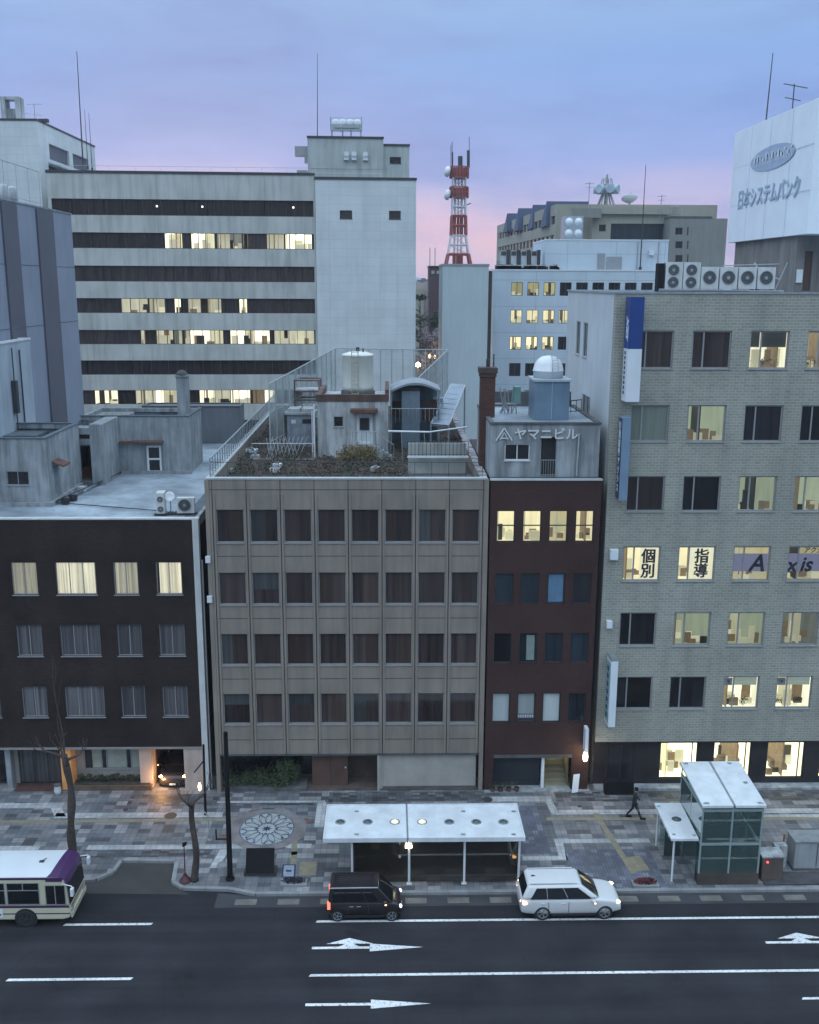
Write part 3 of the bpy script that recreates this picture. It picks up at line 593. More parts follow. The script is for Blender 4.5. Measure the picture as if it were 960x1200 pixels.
# two flower beds let into the pavement edge
def bed(px0, px1, py, name, label, leafm, cat):
    a, b = gr(px0, py, ZS), gr(px1, py, ZS); t = thing(name, label, cat, ((a.x+b.x)/2, a.y, ZS), 0, 'low flower beds by the kerb')
    mb = MB(); mb.box(a.x, b.x, a.y-.25, a.y+.25, ZS-.01, ZS+.1); mb.build('planter_rim', M['kerb'], t)
    mb = MB(); foliage(mb, ((a.x+b.x)/2, a.y, ZS+.2), ((b.x-a.x)*.46, .2, .15), 420, .06); mb.build('foliage', leafm, t)
bed(329, 360, 1036, 'flower_bed', 'low bed of dark purple plants beside the square map slab', mat('purple_leaves', (.035,.03,.055), .8, .5, 5), 'flower bed')
bed(741, 772, 1037, 'flower_bed', 'low bed of red flowers between the white car and the glass canopy', mat('red_flowers', (.12,.02,.02), .8, .5, 5), 'flower bed')

# ================================================================== BUS SHELTER
t = thing('bus_shelter', 'long white roofed bus shelter with round skylights and glass back', 'bus shelter', (1.7, 44, ZS))
xL, xR, yF, yB, zt = -3.05, 6.40, 42.35, 45.5, 2.72
mb = MB(); mb.box(xL, 0.86, yF, yB, zt-.17, zt); mb.box(0.94, xR, yF, yB, zt-.17, zt)
mb.box(xL, .86, yF, yF+.06, zt, zt+.045); mb.box(.94, xR, yF, yF+.06, zt, zt+.045); mb.box(xL, .86, yB-.06, yB, zt, zt+.045); mb.box(.94, xR, yB-.06, yB, zt, zt+.045)
mb.box(xL, xL+.06, yF+.06, yB-.06, zt, zt+.045); mb.box(xR-.06, xR, yF+.06, yB-.06, zt, zt+.045)
mb.build('roof', M['roof_white'], t)
mb = MB(); mb.box(.86, .94, yF+.03, yB-.03, zt-.13, zt+.02); mb.build('roof_seam', M['steel'], t)
for k, px in enumerate((399,431,462.7,494.7,526.6,558.3,590)):
    v = gr(px, 963.5, zt); mb = MB(); mb.lathe((v.x, v.y, zt), [(.0,.10),(.1,.09),(.15,.05),(.18,.02)], 20)
    s = mb.build('skylight', M['lamp_sky'] if False else (emis('lit_skylight', (1,.9,.6), .75) if k in (2,3) else mat('smoked_dome', (.05,.07,.075), .25, .2)), t, smooth=True)
    mb = MB(); mb.lathe((v.x, v.y, zt), [(.18,.03),(.24,.03),(.25,.004)], 20); mb.build('skylight_ring', M['steel'], s)
for px in (418, 543, 602):
    for py in ((951, 978)):
        v = gr(px, py, zt); mb = MB(); mb.box(v.x-.1, v.x+.1, v.y-.08, v.y+.08, zt+.002, zt+.012); mb.build('drain_plate', M['steel'], t)
for x in (-1.72, .98, 3.60, 6.19):
    mb = MB(); mb.bar((x, 42.75, ZS), (x, 42.75, zt-.172), .055, 12); mb.box(x-.12, x+.12, 42.65, 42.85, ZS, ZS+.03)
    mb.build('post', M['white_metal'], t)
for x in (-1.72, .98, 3.60, 6.19):
    mb = MB(); mb.bar((x, 45.1, ZS), (x, 45.1, zt-.172), .05, 8); mb.build('post', M['frame_grey'], t)
mb = MB()
for x0, x1 in ((-1.67,.93),(1.03,3.55),(3.65,6.14)): mb.box(x0, x1, 45.09, 45.11, ZS+.1, zt-.25)
mb.build('glass_back', M['shelter_glass'], t)
for x0, x1 in ((-1.6,.9),(1.06,3.52),(3.68,6.1)):
    mb = MB(); mb.box(x0, x1, 42.74, 42.755, ZS+.12, zt-.3); mb.build('glass_front', M['front_glass'], t)
mb = MB(); mb.box(-1.6, 6.1, 43.0, 45.0, ZS+.001, ZS+.012); mb.build('floor_shade', M['concrete_dark'], t)  # dark sheet paints the shade under the roof onto the pavement
mb = MB(); mb.box(6.18, 6.2, 43.1, 45.0, ZS+.1, zt-.3); mb.build('glass_side', M['shelter_glass'], t)
mb = MB(); mb.box(-1.6, 6.1, 45.02, 45.08, ZS+.75, ZS+.83); mb.box(-1.6, 6.1, 45.02, 45.08, ZS+.05, ZS+.14); mb.build('back_rail', M['frame_grey'], t)
mb = MB(); mb.box(-1.68, -1.62, 43.1, 45.0, ZS+.1, ZS+1.9); mb.build('notice_board', M['frame_dark'], t)
mb = MB(); mb.box(.8, 1.1, 42.58, 42.68, 2.1, 2.2); lamp = mb.build('lamp', emis('shelter_lamp', (1,.90,.6), 18), t)
ld = bpy.data.lights.new('shelter_lamp_light', 'POINT'); ld.energy = 40; ld.color = (1,.9,.65); ld.shadow_soft_size = .1
lo = bpy.data.objects.new('shelter_lamp_light', ld); COL.objects.link(lo); lo.location = (.95, 43.2, 2.1)
for k, x in enumerate((1.6, 3.9)):
    t = thing('bench', ['dark bench under the shelter beside the lamp post','dark bench under the shelter nearer the white car'][k], 'bench', (x, 44.6, ZS), 0, 'benches under the bus shelter')
    mb = MB(); mb.box(x-.9, x+.9, 44.4, 44.8, ZS+.42, ZS+.47); mb.build('seat', mat('bench_wood', (.06,.05,.045), .6, .3, 4), t)
    for s in (-.7, .7):
        mb = MB(); mb.box(x+s-.03, x+s+.03, 44.45, 44.75, ZS, ZS+.42); mb.build('leg', M['black'], t)
t = thing('timetable_sign', 'small white timetable sign on a thin post under the shelter', 'sign', (-.4, 44.3, ZS))
mb = MB(); v = at(440, 1020, 44.2); mb.bar((v.x, 44.3, ZS), (v.x, 44.3, 1.5), .02); mb.build('post', M['steel'], t)
mb = MB(); mb.box(v.x-.2, v.x+.2, 44.25, 44.285, 1.05, 1.5); mb.build('panel', M['white_sign'], t)

# ================================================================== GLASS ENTRANCE AND ITS CANOPY
t = thing('glass_entrance_pavilion', 'tall teal glass subway entrance with a white two panel roof', 'entrance pavilion', (16.1, 43.5, ZS))
X0, X1, Y0, Y1, ZT = 14.68, 17.58, 42.45, 46.1, 4.25
mb = MB(); mb.box(X0, X1, Y0, Y1, ZS, .72); mb.build('plinth', mat('brown_plinth', (.06,.048,.042), .7, .3, 1), t)
mb = MB()
for x in (X0+.04, (X0+X1)/2, X1-.04):
    mb.bar((x, Y0+.05, .72), (x, Y0+.05, ZT-.1), .05, 6)
for y in (Y0+.05, (Y0+Y1)/2, Y1-.05):
    for x in (X0+.05, X1-.05): mb.bar((x, y, .72), (x, y, ZT+.1), .04, 6)
for zz in (2.25, ZT-.25): mb.box(X0+.02, X1-.02, Y0+.01, Y0+.09, zz-.06, zz+.06); mb.box(X0+.01, X0+.09, Y0+.1, Y1, zz-.05, zz+.05); mb.box(X1-.09, X1-.01, Y0+.1, Y1, zz-.05, zz+.05)
mb.build('frame', mat('teal_frame', (.30,.40,.40), .4, .1, metal=.3), t)
for a, b in (((X0+.09, Y0+.03), ((X0+X1)/2-.05, Y0+.03)), (((X0+X1)/2+.05, Y0+.03), (X1-.09, Y0+.03)), ((X0+.03, Y0+.1), (X0+.03, Y1-.1)), ((X1-.03, Y0+.1), (X1-.03, Y1-.1)), ((X0+.1,Y1-.03),(X1-.1,Y1-.03))):
    for z0, z1 in ((.74, 2.18), (2.32, ZT-.32)):
        mb = MB(); mb.quad((*a, z0), (*b, z0), (*b, z1), (*a, z1)); mb.build('glass_panel', M['elev_glass'], t)
mb = MB()
xm = (X0+X1)/2
for a, b in ((X0-.05, xm-.05), (xm+.05, X1+.05)):
    mb.add([(a,Y0-.1,ZT-.06),(b,Y0-.1,ZT-.06),(b,Y1+.1,ZT+.24),(a,Y1+.1,ZT+.24),(a,Y0-.1,ZT+.06),(b,Y0-.1,ZT+.06),(b,Y1+.1,ZT+.36),(a,Y1+.1,ZT+.36)],
           [(0,3,2,1),(4,5,6,7),(0,1,5,4),(1,2,6,5),(2,3,7,6),(3,0,4,7)])
mb.build('roof', M['roof_white'], t)
mb = MB(); mb.add([(xm-.05,Y0-.08,ZT),(xm+.05,Y0-.08,ZT),(xm+.05,Y1+.08,ZT+.3),(xm-.05,Y1+.08,ZT+.3),(xm-.05,Y0-.08,ZT+.08),(xm+.05,Y0-.08,ZT+.08),(xm+.05,Y1+.08,ZT+.38),(xm-.05,Y1+.08,ZT+.38)],
           [(0,3,2,1),(4,5,6,7),(0,1,5,4),(1,2,6,5),(2,3,7,6),(3,0,4,7)]); mb.build('roof_seam', M['steel'], t)
for (x, y, zz) in ((X0+.2, Y0+.1, ZT+.08), (X1-.2, Y0+.1, ZT+.08), (X1-.3, Y0+1.8, ZT+.23), (X1-.5, Y1-.1, ZT+.35), (X0+.2, Y1-.1, ZT+.35)):
    mb = MB(); mb.box(x-.1, x+.1, y-.07, y+.07, zz, zz+.02); mb.build('drain_plate', M['steel'], t)
mb = MB()
for i in range(14):
    mb.box(X0+.3+i*.17, X0+.36+i*.17, Y0+1.6, Y0+1.64, 2.4, 3.6)
mb.box(X0+.25, X1-.2, Y0+2.2, Y0+3.2, .75, 2.1); mb.box(X0+.2, X1-.2, Y0+1.5, Y0+1.58, 2.3, 2.4)
mb.build('stair_screen', mat('dark_stair', (.035,.045,.045), .7, .3, 2), t)
t = thing('small_canopy', 'low white lean-to canopy on two white posts beside the glass pavilion', 'canopy', (14, 44, ZS))
zc = 2.55
pts = [gr(787,983,zc), gr(819,983,zc), gr(798,941,zc), gr(767,941,zc)]
mb = MB(); mb.poly([(p.x, p.y) for p in pts], zc-.12, zc); mb.build('roof', M['roof_white'], t)
v = gr(793, 960, zc); mb = MB(); mb.lathe((v.x, v.y, zc), [(0,.1),(.12,.08),(.18,.02),(.24,.004)], 18); mb.build('skylight', mat('smoked_dome', (0,0,0)), t)
for px, py in ((790,978),(772,945),(814,979)):
    v = gr(px, py, zc); mb = MB(); mb.box(v.x-.08, v.x+.08, v.y-.06, v.y+.06, zc+.002, zc+.014); mb.build('drain_plate', M['steel'], t)
for (x, y) in ((13.55, 42.8), (13.62, 45.9)):
    mb = MB(); mb.bar((x, y, ZS), (x, y, zc-.122), .05, 10); mb.build('post', M['white_metal'], t)
mb = MB(); mb.quad((14.62,42.75,ZS+.05),(14.62,45.8,ZS+.05),(14.62,45.8,zc-.2),(14.62,42.75,zc-.2)); mb.quad((13.75,45.85,ZS+.05),(14.6,45.85,ZS+.05),(14.6,45.85,zc-.2),(13.75,45.85,zc-.2)); mb.build('glass_panel', M['elev_glass'], t)
mb = MB(); mb.box(13.9, 14.3, 44.9, 44.93, 1.2, 1.55); mb.build('notice', M['white_sign'], t)
mb = MB(); mb.box(13.75, 14.55, 44.95, 45.0, ZS, 2.1); mb.build('door_panel', mat('dark_teal_panel', (.03,.045,.045), .4, .2), t)
# ================================================================== CABINETS
t = thing('ticket_cabinet', 'brown metal cabinet with a small red light beside the glass pavilion', 'cabinet', (18.3, 43, ZS))
mb = MB(); mb.box(17.85, 18.85, 42.75, 43.5, ZS, 1.35); mb.build('body', mat('brown_metal', (.11,.085,.075), .6, .2, 1.5, streak=.3), t)
mb = MB(); mb.box(17.8, 18.9, 42.7, 43.55, 1.35, 1.43); mb.build('lid', M['concrete_pale'], t)
mb = MB(); mb.lathe((18.08, 42.73, 1.12), [(0,.05),(.04,.03),(.05,-.02)], 10); mb.build('red_lamp', emis('red_lamp', (1,.05,.05), 5), t)
t = thing('utility_cabinet', 'large pale grey double door utility cabinet on a concrete base', 'cabinet', (20.8, 44, ZS))
mb = MB(); mb.box(19.75, 21.9, 43.6, 44.6, ZS+.12, 1.62); mb.build('body', mat('cabinet_grey', (.30,.33,.35), .5, .1, 1, streak=.3), t)
mb = MB(); mb.box(19.7, 21.95, 43.55, 44.65, 1.62, 1.68); mb.build('lid', M['steel'], t)
mb = MB(); mb.box(19.7, 21.95, 43.55, 44.65, ZS, ZS+.12); mb.build('base', M['concrete_dark'], t)
mb = MB(); mb.box(20.82, 20.85, 43.585, 43.6, ZS+.2, 1.55); mb.build('door_gap', M['joint'], t)
t = thing('traffic_cone_post', 'slim orange marker post beside the brown cabinet', 'marker post', (19.1, 44.3, ZS))
v = gr(917, 1003, ZS); mb = MB(); mb.bar((v.x, v.y, ZS+.04), (v.x, v.y, ZS+1.2), .05, 8, .035); mb.build('tube', mat('orange_plastic', (.42,.10,.04), .5), t)
mb = MB(); mb.lathe((v.x, v.y, ZS), [(0,.05),(.16,.05),(.18,0)], 12); mb.build('foot', M['black'], t)
t = tag(MB().box(18.9, 19.5, 43.9, 44.3, ZS, 1.25).build('pale_pillar', M['concrete_pale']), 'short pale concrete pillar between the brown and the grey cabinet', 'pillar')
mb = MB(); mb.box(17.9, 24, 42.35, 43.4, ZS, ZS+.07)
tag(mb.build('cabinet_plinth', mat('dark_kerb_bed', (.05,.05,.055), .9, .4, 2)), 'dark gravel strip edged in stone under the cabinets', 'plinth')
# ================================================================== POLES, TREES, SIGNS ON THE PAVEMENT
def pole_thing():
    t = thing('sign_pole', 'tall black metal pole with a short bracket near the medallion', 'pole', (-7.57, 43.24, ZS))
    mb = MB(); mb.bar((-7.57,43.24,ZS), (-7.52,43.24,7.72), .13, 14, .10); mb.build('shaft', M['black'], t, smooth=False)
    mb = MB(); mb.bar((-7.57,43.24,2.25), (-8.15,43.24,2.25), .035); mb.bar((-8.15,43.24,2.22), (-8.15,43.24,2.75), .035); mb.build('bracket', M['black'], t)
    mb = MB(); mb.lathe((-7.57,43.24,ZS), [(.0,.12),(.2,.1),(.22,0)], 14); mb.build('base', M['black'], t)
pole_thing()
def limb(mb, p, d, L, r, depth, spread=.5, up=.2):
    p = Vector(p); d = Vector(d).normalized(); n = 3; rr = r
    for i in range(n):
        q = p+d*(L/n); r2 = rr*.85; mb.bar(p, q, rr, 7, r2); p = q; rr = r2
        d = (d+Vector((random.gauss(0,.12), random.gauss(0,.12), random.gauss(0,.08)+up*.1))).normalized()
    if depth:
        for _ in range(random.choice((2,3))):
            e = (d+Vector((random.gauss(0,spread), random.gauss(0,spread), random.gauss(0,spread*.5)+up))).normalized()
            limb(mb, p, e, L*random.uniform(.5,.75), rr*.72, depth-1, spread, up)
def pollard(name, label, x, y, h, r, seed, arms, knob=.5):
    random.seed(seed)
    t = thing(name, label, 'tree', (x, y, ZS), 0, 'bare pollarded street trees')
    mb = MB(); n = 22
    pp = [Vector((x+.08*math.sin(i*.35+seed), y+.05*math.sin(i*.5), ZS+h*i/n)) for i in range(n+1)]
    mb.tube(pp, [r*(1.25 if i == 0 else 1.08 if i == 1 else 1)*(1-.30*i/n)*(1+.10*math.sin(i*.9+seed)*knob+random.uniform(-.03,.03)) for i in range(n+1)], 14); p = pp[-1]
    mb.build('trunk', M['bark'], t, smooth=True)
    for k in range(arms):
        a = 2*math.pi*k/arms+.4; mb = MB(); limb(mb, p-Vector((0,0,random.uniform(0,.6))), (math.cos(a), math.sin(a)*.6, .55), random.uniform(.55,.95), r*.42, 3, .5, .4); mb.build('branch', M['bark'], t)
    random.seed(7+seed); return t, p
t, p = pollard('street_tree', 'bare pollarded tree with stubby forked arms behind the bus', -15.33, 44.5, 5.9, .21, 3, 4, 1.4)
mb = MB(); limb(mb, p, (.02,0,1), 2.6, .045, 2, .16, .9); limb(mb, p, (-.12,0,1), 1.9, .035, 2, .2, .9); mb.build('twig', M['bark'], t)
t, p = pollard('street_tree', 'slim bare pollarded tree with a V fork beside the black pole', -9.18, 43.15, 4.2, .17, 5, 3, .3)
t = thing('bus_stop_marker', 'thin red post on a heavy red base by the lay-by kerb', 'bus stop marker', (-9.7, 43.1, ZS))
mb = MB(); mb.lathe((-9.68,43.1,ZS), [(.0,.42),(.07,.42),(.1,.3),(.27,.08),(.29,0)], 14); mb.build('base', mat('dark_red_metal', (.06,.018,.02), .6), t)
mb = MB(); mb.bar((-9.68,43.1,ZS+.3), (-9.66,43.1,ZS+1.9), .028); mb.build('post', mat('red_post', (.09,.025,.03), .5), t)
mb = MB(); mb.add([(-9.75,43.07,ZS+1.82),(-9.55,43.07,ZS+1.9),(-9.5,43.07,ZS+2.1),(-9.72,43.07,ZS+2.05),(-9.75,43.1,ZS+1.82),(-9.55,43.1,ZS+1.9),(-9.5,43.1,ZS+2.1),(-9.72,43.1,ZS+2.05)],[(0,1,2,3),(4,7,6,5),(0,4,5,1),(1,5,6,2),(2,6,7,3),(3,7,4,0)]); mb.build('top_plate', M['black'], t)
mb = MB(); mb.lathe((-7.98,43.75,ZS), [(0,.52),(.24,.50),(.27,.44),(.25,.1),(.27,0)], 16)
tag(mb.build('stone_bollard', M['kerb'], smooth=True), 'squat grey stone bollard between the two poles', 'bollard')
t = thing('information_board', 'black slanted information board standing on the kerb paving', 'information board', (-6.15, 43.6, ZS))
mb = MB(); mb.add([(-6.85,43.35,.35),(-5.5,43.35,.35),(-5.5,43.85,1.35),(-6.85,43.85,1.35),(-6.85,43.5,.3),(-5.5,43.5,.3),(-5.5,43.98,1.32),(-6.85,43.98,1.32)],[(0,1,2,3),(4,7,6,5),(0,4,5,1),(1,5,6,2),(2,6,7,3),(3,7,4,0)]); mb.build('panel', M['black'], t)
mb = MB(); mb.box(-6.95,-5.4,43.45,44.1,ZS,.32); mb.build('base', mat('dark_granite', (.04,.042,.045), .5), t)
t = thing('bicycle_stand_post', 'slender pale post with a curved top beside the tactile line', 'post', (-8.9, 47.5, ZS))
v = gr(246, 984, ZS); mb = MB(); mb.bar((v.x, v.y, ZS), (v.x-.05, v.y, 1.5), .03, 8); mb.bar((v.x-.05, v.y, 1.5), (v.x-.3, v.y, 1.75), .03, 8); mb.build('shaft', mat('post_pale', (.25,.26,.28), .5), t)
mb = MB(); mb.lathe((v.x, v.y, ZS), [(0,.03),(.12,.03),(.13,0)], 12); mb.build('foot', M['steel'], t)
v = gr(241, 955, ZS); t = thing('pavement_lamp_post', 'short black lamp post with an angled arm beside the grey building', 'lamp post', (v.x, v.y, ZS))
mb = MB(); mb.bar((v.x, v.y, ZS), (v.x+.05, v.y, 4.2), .075, 10, .06); mb.build('shaft', M['black'], t)
mb = MB(); mb.bar((v.x+.05, v.y, 3.3), (v.x-.45, v.y-.3, 2.75), .035); mb.build('arm', M['black'], t)
w_ = at(234, 922, v.y-.35); mb = MB(); mb.lathe((w_.x, w_.y, w_.z-.25), [(0,0),(.06,.06),(.09,.25),(.05,.45),(0,.5)], 10); mb.build('lamp', emis('amber_lamp', (1,.62,.25), 9), t)
# ================================================================== PEDESTRIAN
def person():
    t = Vector((13.1, 48.6, ZS))
    J = {'pel': (0,0,.92), 'wa': (.01,0,1.08), 'ch': (.03,0,1.30), 'nk': (.05,0,1.48), 'hb': (.07,0,1.55), 'hd': (.09,0,1.64),
         'hl': (.0,-.09,.90), 'kl': (.20,-.10,.52), 'al': (.36,-.10,.10), 'tl': (.50,-.10,.05),
         'hr': (.0,.09,.90), 'kr': (-.06,.10,.50), 'ar': (-.34,.10,.16), 'tr': (-.24,.10,.03),
         'sl': (.03,-.19,1.41), 'el': (-.02,-.24,1.13), 'wl': (.14,-.22,.92), 'hL': (.20,-.21,.85),
         'sr': (.03,.19,1.41), 'er': (.10,.24,1.14), 'wr': (.28,.20,.98), 'hR': (.34,.19,.92)}
    E_ = [('pel','wa'),('wa','ch'),('ch','nk'),('nk','hb'),('hb','hd'),('pel','hl'),('hl','kl'),('kl','al'),('al','tl'),('pel','hr'),('hr','kr'),('kr','ar'),('ar','tr'),
          ('ch','sl'),('sl','el'),('el','wl'),('wl','hL'),('ch','sr'),('sr','er'),('er','wr'),('wr','hR')]
    Rd = {'pel':.15,'wa':.13,'ch':.17,'nk':.065,'hb':.085,'hd':.10,'hl':.10,'kl':.07,'al':.05,'tl':.04,'hr':.10,'kr':.07,'ar':.05,'tr':.04,'sl':.08,'el':.055,'wl':.04,'hL':.035,'sr':.08,'er':.055,'wr':.04,'hR':.035}
    ks = list(J); me = bpy.data.meshes.new('person'); me.from_pydata([Vector(J[k]) for k in ks], [(ks.index(a), ks.index(b)) for a, b in E_], [])
    o = bpy.data.objects.new('tmp', me); COL.objects.link(o); sm = o.modifiers.new('s', 'SKIN'); sb = o.modifiers.new('b', 'SUBSURF'); sb.levels = sb.render_levels = 2
    for i, k in enumerate(ks):
        sv = me.skin_vertices[0].data[i]; sv.radius = (Rd[k], Rd[k]*(1.0 if k not in ('ch','pel','wa') else 1.0)); sv.use_root = (k == 'pel')
    bpy.context.view_layer.update(); m2 = bpy.data.meshes.new_from_object(o.evaluated_get(bpy.context.evaluated_depsgraph_get()))
    bpy.data.objects.remove(o)
    cloth = mat('dark_clothes', (.014,.016,.022), .85, .3, 8); skin = mat('skin', (.32,.19,.13), .6, .08)
    m2.materials.clear(); m2.materials.append(cloth); m2.materials.append(skin)
    for p_ in m2.polygons:
        c = p_.center; p_.use_smooth = True
        p_.material_index = 1 if (c.z > 1.50 or (c.z < .90 and c.x > .15 and abs(c.y) > .16) or (c.z < .96 and c.x > .29 and c.y > .14)) else 0
    b = bpy.data.objects.new('person', m2); COL.objects.link(b); b.location = t; b.rotation_euler = (0,0,R(-8)); b.scale = (1.02,1.02,1.02)
    tag(b, 'person in dark coat and trousers striding across the pavement', 'person')
    mb = MB(); mb.lathe((.075,0,1.665), [(0,.115),(.05,.108),(.09,.075),(.105,.02),(.10,-.05),(.04,-.07)], 16); o = mb.build('hair', M['black'], b, smooth=True, world=False)
    for k, (x_, y_) in enumerate(((.47,-.10),(-.24,.10))):
        mb = MB(); zz = .01 if k == 0 else .0
        mb.poly([(x_-.14,y_-.045),(x_+.12,y_-.04),(x_+.16,y_),(x_+.12,y_+.04),(x_-.14,y_+.045)], zz, zz+.09); mb.build('shoe', M['black'], b, world=False)
    mb = MB(); mb.add([(.185,-.008,1.645),(.205,0,1.615),(.185,.008,1.645),(.18,0,1.60)],[(0,1,2),(0,3,1),(1,3,2)]); mb.build('nose', skin, b, world=False)
person()
print('street done')
# ================================================================== VEHICLES (local axes: +x = front, -y = side towards the camera)
def subsurf(o, lv):
    m = o.modifiers.new('s', 'SUBSURF'); m.levels = m.render_levels = lv
    for p in o.data.polygons: p.use_smooth = True
def wheel(root, x, y, r, side, rim='steel'):
    """side -1: outer face towards -y"""
    w = root_part = bpy.data.objects.new('wheel', None)
    mb = MB(); mb.M = Matrix.Translation((x, y, r)) @ Matrix.Rotation(R(90), 4, 'X')
    hw = .10; mb.lathe((0,0,0), [(0,-hw),(r*.86,-hw),(r,-hw*.6),(r,hw*.6),(r*.86,hw),(r*.70,hw*.95),(r*.66,hw*.55),(0,hw*.5)] , 28)
    tyre = mb.build('wheel', mat('tyre_rubber', (.018,.018,.02), .85, .2, 6), root, world=False)
    for q in tyre.data.polygons: q.use_smooth = True
    rm = MB(); rm.M = Matrix.Translation((x, y, r)) @ Matrix.Rotation(R(90), 4, 'X')
    s = 1   # the lathe's +z is world -y after the turn
    sg = 1 if side < 0 else -1
    for k in range(5):
        t = 2*math.pi*k/5
        c_, s_ = math.cos(t), math.sin(t); cw, sw = math.cos(t+.30), math.sin(t+.30); cv, sv = math.cos(t-.30), math.sin(t-.30)
        z0 = sg*hw*.98
        rm.add([(r*.10*cw,r*.10*sw,z0),(r*.10*cv,r*.10*sv,z0),(r*.63*math.cos(t-.2),r*.63*math.sin(t-.2),z0),(r*.63*math.cos(t+.2),r*.63*math.sin(t+.2),z0)], [(0,1,2,3) if sg < 0 else (3,2,1,0)])
    rm.lathe((0,0,0), [(r*.60,sg*hw*.7),(r*.60,sg*hw*1.0),(r*.68,sg*hw*1.0),(r*.68,sg*hw*.7)], 28)
    rm.lathe((0,0,0), [(0,sg*hw*1.05),(r*.14,sg*hw*1.05),(r*.15,sg*hw*.8)], 12)
    rm.build('rim', M[rim], tyre, world=False)
def hull(sta, n_side):
    """sta: list of (x, [(y,z)...half section from centre bottom round to centre top]); mirrored and closed"""
    mb = MB(); rings = []
    for x, sec in sta:
        full = [(x, -y, z) for y, z in sec] + [(x, y, z) for y, z in sec[::-1][1:-1]]
        rings.append(full)
    n = len(rings[0]); vs = [v for r in rings for v in r]; fs = []
    for i in range(len(rings)-1):
        for j in range(n): fs.append((i*n+j, i*n+(j+1) % n, (i+1)*n+(j+1) % n, (i+1)*n+j))
    fs.append(tuple(range(n))[::-1]); fs.append(tuple((len(rings)-1)*n+j for j in range(n)))
    mb.add(vs, fs); return mb
def panel(a, b, c, d, u0, u1, v0, v1, off, nu=4, nv=3, cut=0, bulge=0, ut=None):
    """a glass panel lying just off the quad a b c d (a->b along u, a->d along v)"""
    a, b, c, d = map(Vector, (a, b, c, d)); nrm = (b-a).cross(d-a).normalized()
    mb = MB(); ut = ut or (u0, u1)
    P = lambda u, v: (a.lerp(b, u)).lerp(d.lerp(c, u), v)+nrm*(off+bulge*(1-(2*u-1)**2)*(1-.5*(2*v-1)**2))
    mb.add([P((u0+(u1-u0)*i/nu)*(1-j/nv)+(ut[0]+(ut[1]-ut[0])*i/nu)*j/nv, v0+(v1-v0)*j/nv) for j in range(nv+1) for i in range(nu+1)],
           [(j*(nu+1)+i, j*(nu+1)+i+1, (j+1)*(nu+1)+i+1, (j+1)*(nu+1)+i) for j in range(nv) for i in range(nu)])
    return mb, P
M['car_glass'] = mat('car_glass', (.008,.009,.011), .04, .1, 2, spec=.8)
M['car_white'] = mat('pearl_white_paint', (.54,.56,.58), .22, .03, 2)
M['car_dark'] = mat('dark_brown_paint', (.020,.017,.020), .25, .1, 2)
M['plastic'] = mat('black_plastic', (.018,.018,.02), .6, .1, 3)
M['head'] = emis('headlight', (1, .85, .6), 7)
M['amber'] = emis('amber_side_lamp', (1, .55, .22), 6)
M['tail'] = emis('tail_lamp', (1, .2, .12), 1.4)
